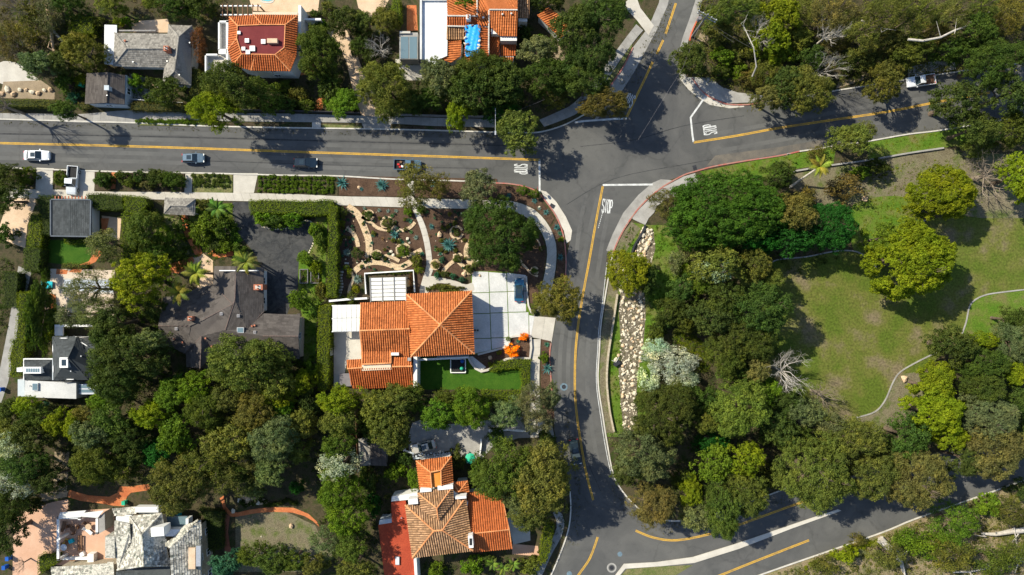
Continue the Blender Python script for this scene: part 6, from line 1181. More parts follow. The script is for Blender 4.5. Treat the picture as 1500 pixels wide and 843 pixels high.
# ================================================================ HEDGES
for pts, h_, c, lb in [
    ([(365, 293), (489, 293), (490, 315), (460, 316), (366, 312)], 2.4, 'he', 'broad flat clipped hedge above the asphalt turning circle'),
    ([(482, 300), (494, 300), (494, 436), (477, 436)], 2.6, 'he', 'long straight clipped hedge left of the mulch garden'),
    ([(467, 448), (485, 446), (483, 500), (480, 573), (465, 573), (464, 500)], 2.8, 'lm', 'long clipped hedge between the charcoal house and the patio cover'),
    ([(55, 285), (80, 286), (79, 300), (75, 345), (56, 345)], 2.4, 'dk', 'dark hedge along the left side of the flat garage'),
    ([(43, 313), (62, 313), (60, 362), (39, 364)], 2.4, 'lm', 'yellow-green hedge right of the tan forecourt'),
    ([(35, 362), (60, 362), (57, 399), (31, 399)], 2.6, 'ml', 'rounded hedge block below the yellow-green hedge'),
    ([(25, 428), (46, 428), (42, 470), (38, 498), (22, 498)], 2.6, 'lm', 'bushy hedge right of the grey side lane'),
    ([(15, 497), (36, 497), (32, 552), (12, 552)], 2.6, 'lm', 'lowest hedge block along the grey side lane'),
    ([(4, 399), (26, 399), (24, 451), (3, 451)], 2.4, 'dk', 'dark hedge at the left edge across the lane'),
    ([(127, 283), (180, 286), (180, 308), (146, 308), (127, 303)], 2.3, 'ml', 'hedge right of the flat garage by the pavement'),
    ([(180, 286), (212, 288), (217, 300), (206, 312), (182, 312)], 2.3, 'he', 'rounded corner of the hedge left of the lychgate'),
    ([(177, 312), (199, 312), (198, 382), (178, 382)], 2.4, 'he', 'tall hedge running down from the rounded hedge corner'),
    ([(-10, 145), (84, 147), (84, 158), (-10, 156)], 2.0, 'ol', 'long clipped hedge at the top left street'),
    ([(190, 149), (283, 152), (283, 164), (190, 162)], 1.8, 'bn', 'olive brown clipped hedge right of the small dark garage'),
    ([(114, 152), (131, 153), (131, 160), (114, 159)], 1.4, 'bn', 'short hedge left of the small dark garage'),
    ([(715, 542), (726, 531), (742, 526), (777, 526), (777, 571), (762, 571), (762, 541), (745, 540), (722, 547)], 1.5, 'he', 'curved clipped hedge round the corner of the lawn'),
    ([(704, 574), (764, 575), (764, 592), (704, 590)], 2.4, 'he', 'leafy hedge below the clipped lawn'),
    ([(796, 768), (812, 772), (808, 800), (798, 826), (790, 822)], 2.2, 'lm', 'leafy hedge beside the lower left footpath'),
    ([(278, 95), (292, 100), (290, 150), (277, 150)], 2.6, 'ol', 'olive conifer hedge right of the grey shake house'),
    ([(575, -5), (586, -5), (586, 30), (573, 36)], 2.6, 'he', 'bright hedge at the top edge left of the white flat roof'),
    ([(99, 24), (137, 24), (137, 50), (99, 50)], 2.6, 'lm', 'square bushy hedge at the upper left'),
    ([(55, 815), (84, 812), (84, 824), (56, 843)], 1.6, 'he', 'bright wedge of hedge by the pink court'),
    ([(287, 745), (326, 750), (326, 806), (300, 808), (296, 760)], 1.6, 'dk', 'shaded hedge between the slate roof and the brick path'),
    ([(92, 386), (128, 386), (128, 394), (90, 394)], .9, 'ol', 'low hedge at the bottom of the square lawn'),
    ([(94, 350), (132, 352), (132, 358), (94, 358)], .9, 'he', 'low bright hedge at the top of the square lawn'),
]: hedge(pts, h_, c, lb)
# ================================================================ TREES AND SHRUBS:  x y rx ry form colour [height] | where
plants('''
59 97 30 21 k gy | above the curving pale walk
164 8 22 18 o ol | at the top edge left of the shake roof
123 78 32 27 o ol | left of the white patio roof
92 92 20 20 o dk | between the pale walk and the white patio roof
94 162 19 14 o dk 6 | over the pavement left of the small dark garage
107 143 11 9 s te | at the left of the small dark garage
120 117 10 9 s lm | at the upper left corner of the small dark garage
100 125 14 18 s ml | at the end of the dry bed
125 141 6 6 s ml | touching the small dark garage
73 20 22 24 f gy | beside the upper left ruined walls
45 30 24 26 t bn | at the upper left ruined walls
12 60 20 26 f bn | at the left edge by the pale walk
98 8 24 18 o dk | at the top edge near the upper left corner
148 34 14 10 s ol | left of the tan patio
174 33 9 7 s lm | above the tan patio
188 32 12 6 s br | on the tan patio edge
262 6 30 20 o dk | at the top edge above the shake roof
231 4 20 12 o ol | at the top edge behind the tan patio
293 12 20 26 o dk | between the shake roof and the timber pergola
291 64 11 24 f rd | between the shake roof and the red tiled villa
249 134 26 20 o dk | below the shake roof
224 146 14 9 s dk | behind the white fence
200 122 12 12 s br | right of the small dark garage
221 122 12 10 s dk | in the small yard below the shake roof
313 160 36 30 o lm 9 | leaning over the street below the red villa
335 128 44 36 o dk 8.3 | at the lower left of the red tiled villa
386 140 28 24 o ml | below the red tiled villa
420 128 14 10 t ml | against the wall of the red tiled villa
438 138 15 12 t ol | in the yard right of the red tiled villa
420 152 20 12 s dk | under the trees below the red tiled villa
449 155 16 9 s ml | left of the brick garden path
467 78 35 36 o ml 6 | right of the red tiled villa
487 128 20 26 s dk | in the shade left of the tan drive
482 143 11 16 s br | left of the brick path end
507 152 25 21 o br | at the foot of the tan drive
471 36 10 8 s br | at the top right corner of the red villa
462 22 8 7 s dk | on the pool terrace edge
482 14 12 10 s bn | by the tan pool terrace
505 32 24 24 o dk | left of the tan drive at the top
534 34 18 20 o ol | over the tan drive
563 32 20 22 o ol | above the pale bare tree
528 68 15 17 o dk | beside the tan drive
542 82 12 16 o dk | just left of the pale bare tree
567 128 41 38 o ol 7 | left in the long row of top oaks
563 158 18 20 o ol | at the lower left end of the top oak row
600 148 26 20 o dk | behind the fence in the top oak row
606 84 10 9 s dk | by the shaded pad
643 110 28 26 o gy 7 | in the top oak row below the tiled wing
633 145 26 20 o dk | low in the top oak row
707 104 38 28 o dk 7.5 | below the blue tarpaulin
690 138 36 32 o dk 7 | in the middle of the top oak row
671 165 18 26 o lm 6 | hanging over the fence of the top oak row
738 122 36 32 o dk 7.5 | right of the middle of the top oak row
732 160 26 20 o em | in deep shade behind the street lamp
788 76 28 26 o gy 6.5 | below the little gatehouse
802 112 34 30 o dk 7 | right end of the top oak row
812 140 24 18 o ol | at the corner of the top oak row
842 96 32 32 o dk 7 | left of the corner pavement
842 42 34 34 o dk 11 | right of the little gatehouse
884 22 36 34 o dk 11 | nearest the pale driveway entrance
866 78 34 34 o dk 10 | above the corner pavement
862 118 32 26 o dk 9 | over the grey corner pavement
800 2 24 14 o dk | at the top edge above the gatehouse
681 3 14 8 o br 9 | overhanging the orange roof at the top edge
760 192 33 32 o ol 6.5 | standing alone at the kerb below the top oaks
887 151 36 23 o bn 8 | over the stop line of the north street
905 8 14 10 s dk | beside the pale driveway entrance
792 60 12 10 s br | beside the little gatehouse
769 48 12 16 s dk | right of the white gable
1013 86 25 27 o dk 5.5 | on the kerb of the north-east corner
1044 44 14 18 s dk | behind the utility pole
1077 14 38 22 o ol 8 | at the top edge right of the pole
1056 48 22 18 o bn | right of the utility pole
1128 58 30 32 c lm 6 | at the left of the north-east wood
1060 82 20 14 s br | on the slope behind the north-east corner
1085 80 20 18 t ol | in the middle of the north-east slope
1082 104 14 12 s br | above the grey corner pavement
1056 108 14 10 s dk | on the littered slope
1098 116 22 14 t bn | right on the littered slope
1122 104 24 22 w ol | above the corner at the north-east wood
1125 142 24 20 o ta 6 | at the right end of the red corner kerb
1142 26 32 30 c lm 6.5 | at the top edge of the north-east wood
1140 80 24 22 o br | in the left of the north-east wood
1174 16 26 22 w ol | at the top of the north-east wood
1166 60 24 22 o ol | behind the street in the north-east wood
1182 132 36 34 o ol 7 | over the north side of the east street
1150 128 26 28 o dk 6.5 | left over the north side of the east street
1185 88 28 22 o dk | above the east street wood edge
1225 16 32 24 w ta 8 | at the top edge with pale limbs
1232 46 28 22 w bn | beside the fallen pale branches
1264 50 30 26 w ol 8 | in the middle of the north-east wood
1300 16 36 24 w ol 9 | at the top edge in the wood
1260 92 28 20 o dk | behind the dirt shoulder
1300 62 26 22 o bn | in the wood above the olive street tree
1332 74 32 22 o ml | above the white pickup
1297 120 27 28 o ol 6.5 | beside the east street left of the white pickup
1345 20 32 24 w ol 8 | above the long pale log
1370 50 26 20 w bn | behind the long pale log
1396 22 28 22 w ta 8 | at the top edge above the log's tip
1400 72 28 22 o dk | right of the white pickup
1430 44 30 26 o dk 7 | in the upper right wood
1476 22 28 26 w ol | in the top right corner
1440 10 24 18 w ol 8 | near the top right corner
1450 92 36 34 o dk 8 | upper of the dark trees at the right edge
1405 150 34 34 o dk 8 | hanging over the end of the east street
1478 140 32 30 o dk 7 | at the right edge over the east street
1428 190 34 28 o dk 7 | at the lower end of the east street
1480 190 30 26 o ml | below the end of the east street
1492 80 18 20 o dk | at the right edge under the top right corner
1246 206 30 26 o ol 6.5 | south of the east street by the palm
1270 190 14 14 f ol 6 | beside the olive tree by the east street
1285 246 22 12 s dk | below the low pale wall
1262 252 16 10 s br | left below the low pale wall
1240 276 28 20 t bn | on the dry slope below the palm
1195 228 16 14 t ol | above the palm on the verge
1381 284 50 40 c lm 7 | upper of the two big pines on the lawn
1336 382 64 54 c lm 8 | larger and lower of the two big pines on the lawn
1291 352 28 28 c br 6 | joined to the left of the big lawn pine
1492 262 30 36 c lm 6.5 | at the right edge above the park lawn
1430 215 26 16 f ol | left of the twiggy tree at the dry slope
1066 310 86 60 k cg 8 | the broadest canopy by the south-east corner
1018 345 30 26 k cg 7 | at the lower left of the broadest canopy
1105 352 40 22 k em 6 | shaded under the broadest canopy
1219 332 36 38 k em 7 | right of the brown-leaved tree above the shaded edging
1165 312 32 28 o bn 8.5 | between the two deep green canopies
1138 258 26 20 o dk | at the top between verge and broad canopy
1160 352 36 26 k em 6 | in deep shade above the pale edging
1178 286 18 14 t bn | by the leaning palm trunk
982 299 28 23 f bn 4 | at the edge of the cracked corner pavement
1000 318 14 22 t gy | between the brown bush and the broad canopy
1051 388 42 32 k ol 7 | below the broad canopy
1050 396 24 20 f si 8.3 | on top of the trees below the broad canopy
1028 414 18 20 o br 5.5 | left of the crown below the broad canopy
1132 408 17 15 o ol 6 | at the park lawn's left edge
1108 386 24 22 o ol 7 | between the broad canopy and the lawn
997 424 24 22 o dk | above the creek side trees
990 384 16 20 t gy | on the bank below the corner pavement
1008 396 10 14 s br | beside the dry creek bank
985 457 28 24 o dk | right of the pale creek boulders
1113 455 44 38 o dk 8.6 | largest dark crown at the lawn edge
1060 440 36 28 o dk 7.5 | in the middle of the dark park trees
1042 466 36 30 o dk 7.5 | left in the dark park trees
1004 468 22 20 o ml | above the yellow-green bush by the creek
1075 494 36 32 o dk 7 | lower centre of the dark park trees
1104 502 34 28 o dk 7 | nearest the bare white tree
1066 522 30 28 o ml 6.5 | right of the silvery shrubs
1110 540 22 20 o ta 6 | left of the bare white tree
1085 546 28 20 o dk | below the dark park trees
972 472 14 16 s dk | on the creek bank right of the boulders
962 486 16 12 s ml | beside the pale creek boulders
968 512 12 10 s lm | above the silvery shrubs
985 533 40 28 f sv 2.6 | beside the dry creek
962 509 20 14 f sv 2 | at the upper end of the silvery shrubs
1006 556 18 14 f sv 2.4 | at the lower end of the silvery shrubs
950 560 16 20 t sv | between the boulders and the silvery shrubs
921 399 35 33 k go 4.5 | over the dry creek by the street
945 408 20 24 o dk 3.5 | in the shadow of the golden tree
975 606 48 44 o dk 7.5 | right of the lower dry creek
1030 590 28 26 o dk | between the silvery shrubs and the light green tree
1082 598 46 42 o lg 8 | light crown in the middle of the park trees
1035 620 18 17 o ol 7 | in front of the light park crown
1120 575 24 22 o br | below the bare white tree
1150 590 28 24 o dk | between the bare white tree and the light crown
1180 602 28 22 o gy 6 | under the bare twiggy tree
1140 630 30 28 o dk 6 | left of the row of olive street trees
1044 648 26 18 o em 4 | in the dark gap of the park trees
941 664 46 38 o gy 7.5 | overhanging the south street
918 690 22 22 o dk 5.5 | at the kerb of the south street
958 741 33 32 o ta 7 | at the bend of the lower street
1046 680 30 28 k br 6.5 | brightest crown in the lower park
1090 674 28 26 o lm 7 | right of the brightest lower park crown
1012 722 19 22 o lm 6 | nearest the lower street bend
1000 700 18 18 o dk | behind the yellow-green tree at the bend
1022 756 24 24 o gy 6 | hanging over the lower street
1056 746 32 42 o ml 7.5 | over the yellow lines of the lower street
1095 724 34 32 o ol 7.5 | above the lower street right of the bend
1130 700 20 24 s dk | left of the big olive street tree
1194 692 52 58 o ol 8.5 | biggest of the olive trees along the lower street
1160 640 28 24 o dk | above the biggest olive street tree
1252 642 46 32 o ol 7.5 | at the lower tip of the park lawn
1222 622 24 18 f gy 6 | at the lawn's lower left tip
1278 694 38 36 o ol 8 | right of the biggest olive street tree
1330 640 34 32 o dk 7 | below the yellow edging end
1345 700 44 48 o ta 8.5 | second biggest along the lower street
1310 672 26 26 o dk 6.5 | in the gap of the lower street trees
1368 606 44 34 c lm 7 | puffy crown below the lawn's corner
1366 568 30 24 c lm 6.5 | at the lower right corner of the lawn
1392 640 26 22 c lm 6 | lower end of the yellow puffy crowns
1449 612 44 32 k gy 8 | broad flat crown at the right edge
1412 674 28 26 o dk 6 | between the tan-tinged street trees
1459 658 42 42 o ta 8 | at the right end of the lower street
1494 640 24 30 o dk | at the right edge by the lower street
1439 566 32 28 o dk 6.5 | right of the yellow puffy crowns
1487 585 26 24 o dk | at the right edge below the lawn
1397 507 32 30 k dk 7 | at the right corner of the park lawn
1440 500 24 14 c lm 5.5 | between the two dark trees right of the lawn
1438 534 38 30 k dk 6.5 | below the small yellow tree at the right
1374 548 24 20 c lm 6 | where the edging meets the lawn's corner
1484 545 22 20 c lm 5.5 | at the right edge under the dark trees
1486 500 30 34 k gy 6 | at the right edge beside the white edging
1482 468 24 22 k dk 5 | at the right edge below the white edging
1330 790 22 16 t br | above the short fallen trunk
1399 766 38 30 f br 4.5 | on the hillside below the street
1358 800 30 20 t br | in the middle of the hillside
1300 814 28 20 f ol 4 | beside the short fallen trunk
1395 812 34 24 f ol 5 | at the bottom of the hillside
1450 822 30 22 f ml 4.5 | between the fallen trunks at the bottom
1482 752 26 18 f ol 4 | at the right edge of the hillside
1448 740 20 18 s br | near the hillside kerb
1240 812 18 14 s lm | at the lower left of the hillside
1256 790 14 10 t bn | on the hillside near the kerb
1210 828 22 14 t ol | at the bottom edge left of the hillside
1484 810 22 20 f ml | in the bottom right corner
1496 716 20 14 s dk | at the right end of the lower street
12 606 26 22 o dk | at the left edge below the flat white roof
36 594 18 14 o lm 5 | at the lower left corner of the flat white roof
58 611 28 20 o ml 5 | below the flat white roof
65 596 9 8 g te 1.4 | round beside the flat white roof
78 598 9 8 g gy 1.4 | second round one beside the flat white roof
94 602 12 8 s gy | in the strip below the flat white roof
16 634 28 24 o ol 6 | at the left edge of the lower left forest
46 640 30 26 o dk 6.5 | in the left of the lower left forest
84 620 20 20 o lm 6 | yellowish in the lower left forest
110 622 18 22 o lm 6 | above the earth steps
128 606 20 14 o bn 6 | below the lean-to greenhouse
138 636 34 30 o gy 7.5 | in the middle of the lower left forest
166 614 30 28 o ml 7.5 | below the dark grey house
151 586 22 16 o br 6.5 | touching the lean-to greenhouse
142 674 40 34 o ml 7.5 | above the orange brick path
186 640 30 28 o dk 7 | centre of the lower left forest
172 684 26 24 o ml 6.5 | over the right part of the orange brick path
196 664 28 22 o dk 6 | above the shaded path end
233 664 26 22 o em 5.5 | in the dark hollow of the forest
36 684 34 28 o dk 7 | left of the earth steps
70 702 26 22 o dk 6 | above the pink gravel court
14 735 28 32 o dk 6.5 | at the left edge by the pink court
10 782 22 34 o dk 6 | at the left edge of the pink court
45 736 20 14 s dk | at the head of the pink court
14 655 24 24 f si 7.5 | with pale twigs at the left edge
19 708 26 22 f si 7.5 | lower of the pale twiggy pair at the left edge
171 556 44 34 o dk 7.5 | right of the lean-to greenhouse
190 520 52 42 o dk 8 | left of the charcoal house
214 500 24 18 o gy 8.5 | at the left wall of the charcoal house
166 474 34 28 o dk 7 | right of the small pool
140 458 32 26 f gy 7.5 | just below the small pool
133 424 44 26 f gy 7.5 | spreading over the small pool
160 496 28 22 o dk 7 | above the dark slate gable
104 462 24 18 f gy 6.5 | left below the small pool
204 410 46 38 y go 8 | left of the charcoal house
226 450 14 24 o dk 4.5 | in the shade of the layered conifer
152 358 28 22 f gy 5.5 | over the brick pool path
209 340 24 28 o ml 5 | below the lychgate hedge
228 372 22 20 o ml | above the golden conifer
244 350 20 20 s br | beside the winding brick path
222 318 16 12 s ol | left under the lychgate
295 345 18 18 s br | right of the winding brick path
328 334 18 18 s ml | left of the asphalt turning circle
308 322 16 14 s br | between the lychgate and the turning circle
330 362 14 12 s br | above the charcoal house roof
350 364 12 8 s ml | at the left of the charcoal house drive
318 362 14 10 s dk | by the terracotta patch
260 372 16 12 s ml | above the terracotta landing
300 300 18 10 s ol | right of the lychgate by the pavement
270 330 10 10 s dk | right below the lychgate
81 468 15 14 g ml 2 | round below the brick strip
80 490 14 12 s lm | above the dark grey house porch
60 460 12 60 o dk 3 | between the hedge lane and the pool terrace
12 292 28 22 o dk 4.5 | at the left edge above the tan forecourt
10 258 26 18 o dk 3.5 | at the far left planting bed
40 258 16 14 s ml | right in the far left planting bed
10 345 14 16 s dk | at the left edge of the tan forecourt
88 262 10 12 s ml | left of the silver pickup
150 262 13 12 s dk | in the small square bed
158 268 8 8 s ml | right in the small square bed
181 260 11 10 s dk | first in the long shrub bed
194 268 12 9 s ml | second in the long shrub bed
207 260 12 10 s dk | third in the long shrub bed
217 271 10 8 s gy | fourth in the long shrub bed
231 262 18 14 k dk 1.1 | widest in the long shrub bed
253 264 20 14 k ml 1.1 | at the right end of the long shrub bed
437 438 17 16 k br 3 | right of the dark driveway tail
447 378 13 11 k br 1.8 | above the raised vegetable beds
470 425 10 14 s ol | between the raised beds and the tall hedge
463 340 9 16 s br | at the right of the turning circle
470 355 10 18 s ml | between the turning circle and the tall hedge
462 392 10 12 s lm | right of the raised beds at the top
386 318 16 12 s br | left in the island of the turning circle
404 326 18 12 s ml | middle of the island of the turning circle
428 322 20 12 s br | right in the island of the turning circle
358 532 56 42 o ol 7.5 | covering the lower roof of the charcoal house
398 556 34 28 o ol 6.5 | right beside the big oak of the charcoal house
440 562 20 20 o lm 4.5 | below the east wing of the charcoal house
456 540 12 16 s br | beside the hedge below the charcoal house
405 584 24 20 o lm 6 | below the charcoal house oak
412 600 20 18 o br 5.5 | upper brightest in the central forest
252 578 26 24 o br 6.5 | below the bottom gable of the charcoal house
286 568 28 22 o br 6.5 | right of the bottom gable of the charcoal house
221 608 30 22 o lm 7 | yellowest in the central forest
263 634 30 34 k br 7 | bright and smooth in the central forest
302 602 32 28 o ml 7.5 | grey-topped in the central forest
332 585 28 22 o ol 7 | below the big charcoal house oak
373 604 32 28 o ol 7.5 | upper middle of the central forest
335 646 38 32 o ol 8 | in the heart of the central forest
402 644 40 34 o gy 8 | greyest in the central forest
306 676 36 32 w ol 7.5 | above the slate house garden
262 708 46 42 o bn 8 | over the slate house terrace
368 670 28 24 w bn 7 | with pale limbs in the central forest
398 684 28 26 o gy 7 | low right in the central forest
440 620 20 28 o ol 5.5 | at the right edge of the central forest
439 660 18 20 o ol 5.5 | beside the earth path
336 704 32 26 w bn 7 | above the curved brick path
375 712 18 18 o gy 4.5 | by the pale rocky patch
435 713 13 11 o em 2.5 | glossy and round on the earth path
345 690 24 18 o dk 6 | behind the curved brick path
452 590 16 22 k dk 4 | under the clipped hedge end
496 588 32 24 o lm 7.5 | top of the tall row left of the grey shed
498 618 28 24 o ol 8 | second of the tall row left of the grey shed
499 650 26 24 o ml 8 | third of the tall row left of the grey shed
496 682 30 24 f si 8.5 | silvery in the tall row left of the villa
497 716 34 32 o br 8 | broad in the tall row left of the villa
512 756 30 30 o br 7.5 | lower in the tall row left of the red flat roof
478 790 24 22 f gy 5 | at the right end of the dry grass plot
516 796 26 26 o ml 6.5 | left of the red flat roof at the bottom
519 834 26 18 o ol 6.5 | at the bottom edge left of the red flat roof
458 828 20 16 o ol 4.5 | below the dry grass plot
402 820 28 20 o dk 5 | at the bottom of the dry grass plot
374 812 24 18 o ml 4.5 | at the lower left of the dry grass plot
430 822 22 16 o ml 4.5 | at the bottom right of the dry grass plot
331 824 24 20 o te 4.5 | beside the slate house at the bottom
540 700 14 22 s dk | between the tall row and the terracotta villa
546 735 14 20 s em | left of the upper red flat roof
548 620 22 28 o dk 5 | above the grey shed
555 606 30 30 o ol 7 | upper left of the villa court
583 586 34 24 o ol 7 | below the orange tiled south wing
574 632 30 32 o ol 7.5 | over the left of the villa court
607 584 18 18 o ml 5.5 | below the wall of the orange south wing
642 606 28 26 o br 7 | left of the bright pair over the court
687 598 28 30 o br 7.5 | right of the bright pair over the court
668 582 30 14 o ml 5 | between lawn and court
742 608 26 22 o gy 6.5 | above the pale coping wall
781 590 28 24 f gy 7 | over the pavement below the lawn
786 618 22 20 f gy 6.5 | at the street below the lawn
806 580 16 20 o gy 5.5 | at the street edge by the lower pavement
607 702 11 17 k br 2.5 | touching the left wall of the terracotta tower
580 692 16 14 s br | right of the grey shed
592 672 12 12 s dk | left of the white balustrade
670 672 12 18 s dk | between the tower roof and the court
726 640 16 14 s dk | above the big street oak
700 690 12 18 s br | right of the green parasol
742 690 48 48 o ml 8.5 | left of the big pair shading the tiled wing
792 704 52 52 o ol 9 | right half of the big pair beside the south street
776 752 34 26 o ol 7.5 | lowest crown over the pale patio
756 724 24 28 o gy 8 | feathering over the tiled east wing
800 646 14 18 s dk | at the street above the big pair
640 835 14 12 s br | against the bottom wall of the terracotta villa
694 828 18 14 s br | left of the banana plants
776 828 18 14 s ol | right of the banana plants
716 818 12 8 s dk | in the bed below the east tiled wing
607 262 28 22 f ol 6.5 | over the loaded pickup
606 288 26 20 f ol 6.5 | over the pavement by the front walk
642 272 18 20 f ol 6 | middle of the grey street trees
702 275 28 27 o gy 5.5 | left of the painted west stop word
731 342 54 52 o dk 6.5 | covering the corner garden
765 279 8.5 8 g br | left by the west stop line
782 284 9 7.5 g br | right by the west stop line
820 438 33 35 o ol 6.5 | at the kerb over the driveway apron
660 425 20 8 s ol | in the oval bed by the front door
''')
# bed plants of the corner garden
for x, y, r, c, lb in ((540, 316, 6.5, 'ml', 'second bush from the left beside the pavement'), (567, 327, 8, 'ol', 'bush in the largest stone ring by the pavement'), (503, 310, 7, 'ol', 'bush at the top left corner of the mulch garden'), (502, 328, 5, 'lm', 'small yellowish bush by the tall hedge'), (524, 372, 9, 'dk', 'dark round bush below the stone band'), (552, 374, 7, 'ml', 'green ball bush above the long sandy band'),
                       (591, 367, 9.5, 'br', 'bright ball bush left of the pale walk'), (669, 341, 5.5, 'dk', 'dark ball in the stone ring above the large agave'), (638, 388, 6.5, 'ol', 'ball bush in the ring beside the front walk'), (671, 378, 6, 'ml', 'ball bush nearest the oak bed'), (687, 395, 7, 'ml', 'ball bush by the driveway corner'), (697, 388, 6, 'ml', 'ball bush under the edge of the big oak'), (783, 397, 5, 'br', 'ball bush near the nose of the blue car'),
                       (598, 310, 7, 'br', 'leafy bush left of the front walk entrance'), (616, 308, 7, 'br', 'leafy bush right of the front walk entrance'), (794, 364, 5, 'ml', 'little bush at the right inside the curving pavement'), (507, 392, 5, 'lm', 'yellowish ball by the stepping stones'), (512, 398, 5, 'lm', 'second yellowish ball by the stepping stones'), (515, 437, 10, 'ml', 'green bush against the pale beam wall'), (500, 440, 7, 'dk', 'dark bush at the foot of the long clipped hedge'), (610, 381, 10, 'ol', 'olive bush between the sandy spur and the front walk'), (614, 395, 7, 'lm', 'yellowish bush beside the front walk'),
                       (647, 381, 5, 'te', 'teal bush right of the front walk'), (745, 497, 4, 'br', 'small bush at the foot of the driveway'), (718, 534, 4, 'lm', 'yellowish tuft in the mulch bed by the steps'), (731, 517, 4, 'lm', 'tuft in the mulch bed left of the orange bush'), (676, 410, 5, 'te', 'teal succulent clump beside the curving walk'), (664, 405, 5, 'te', 'left teal succulent clump beside the walk'), (652, 402, 6, 'dk', 'dark clump at the start of the curving walk'), (640, 404, 5, 'te', 'teal clump nearest the front walk'), (783, 447, 6, 'br', 'succulent clump right of the kerb wall'), (781, 457, 5, 'gy', 'grey succulent clump by the apron'), (797, 524, 8, 'br', 'leafy clump left of the agave by the apron bed')):
    plant(x, y, r, r, 's' if c in ('te', 'gy') or 'leafy' in lb or 'olive' in lb else 'g', c, '', label=lb)
plant(750, 514, 12, 9, 's', 'or_', '', label='bright orange flowering bush beside the white driveway'); plant(768, 494, 8, 6, 's', 'or_', '', label='smaller orange flowering bush above the bright one'); plant(521, 424, 6.5, 6, 's', 'go', '', label='golden yellow plant left of the glazed pergola')
plant(822, 351, 5, 4, 's', 'lm', '', label='small yellow-green plant outside the curving pavement'); plant(596, 412, 0, 0, 's', 'rd', '', label='x') if 0 else None
for x, y, r, c, lb in ((501, 268, 12.5, 'bl', 'big blue agave at the left end of the mulched strip'), (559, 271, 12, 'bl', 'big blue agave in the middle of the mulched strip'), (529, 277, 4, 'bl', 'tiny blue agave between the two big ones'), (508, 370, 8, 'gy', 'pale blue agave by the tall hedge'), (523, 409, 9, 'gy', 'blue-grey agave left of the glazed pergola'), (578, 344, 10, 'bl', 'blue agave in the centre of the left garden'), (546, 345, 4, 'te', 'small teal agave on the stone band'), (544, 356, 4, 'te', 'teal agave right of the stone band'),
                       (657, 359, 13.5, 'bl', 'largest blue agave right of the pale walk'), (632, 332, 6, 'bl', 'agave beside the boulder and pale walk'), (683, 322, 6, 'bl', 'agave at the upper left of the big oak'), (601, 324, 5, 'te', 'teal agave left of the pale walk top'), (609, 348, 5, 'gy', 'grey agave touching the pale walk'), (602, 340, 4, 'gr', 'small green agave left of the pale walk'), (783, 294, 6, 'bl', 'blue agave right of the two clipped bushes'), (800, 311, 6.5, 'bl', 'blue agave by the kerb ramp'), (790, 305, 4, 'gy', 'small grey agave inside the corner bed'),
                       (816, 333, 7, 'bl', 'blue agave at the top of the narrow strip'), (820, 342, 5, 'te', 'teal agave in the narrow mulch strip'), (821, 377, 7, 'bl', 'blue agave low in the narrow mulch strip'), (801, 505, 6, 'te', 'agave just below the driveway apron'), (802, 540, 11, 'bl', 'large spiky agave below the driveway apron'), (745, 287, 6, 'bl', 'shaded agave in the corner bed'), (634, 270, 7, 'bl', 'agave half hidden under the street trees'), (638, 366, 4, 'gr', 'small green agave left of the largest one'), (645, 372, 4, 'te', 'small teal agave below the largest one'), (625, 310, 4, 'gr', 'small green agave by the pavement'),
                       (629, 345, 3.5, 'rd', 'reddish agave between boulder and pale walk'), (585, 352, 4, 'gr', 'green agave above the bright ball bush'), (560, 350, 4, 'rd', 'reddish agave below the sandy curve'), (517, 350, 4, 'te', 'teal agave beside the short sandy curve'), (533, 305, 3.5, 'gy', 'grey agave near the pavement and stone band'), (555, 308, 4, 'gy', 'whitish agave second by the pavement'), (568, 309, 4, 'gy', 'whitish agave third by the pavement'), (580, 309, 4, 'gy', 'whitish agave fourth by the pavement'), (574, 316, 4, 'gr', 'green agave by the large stone ring'), (589, 355, 4, 'te', 'teal agave above the sandy spur'), (759, 500, 4, 'te', 'teal agave in the orange bush bed'), (618, 372, 5, 'te', 'teal agave left along the lower pale walk')):
    agave(x, y, r, c, lb)
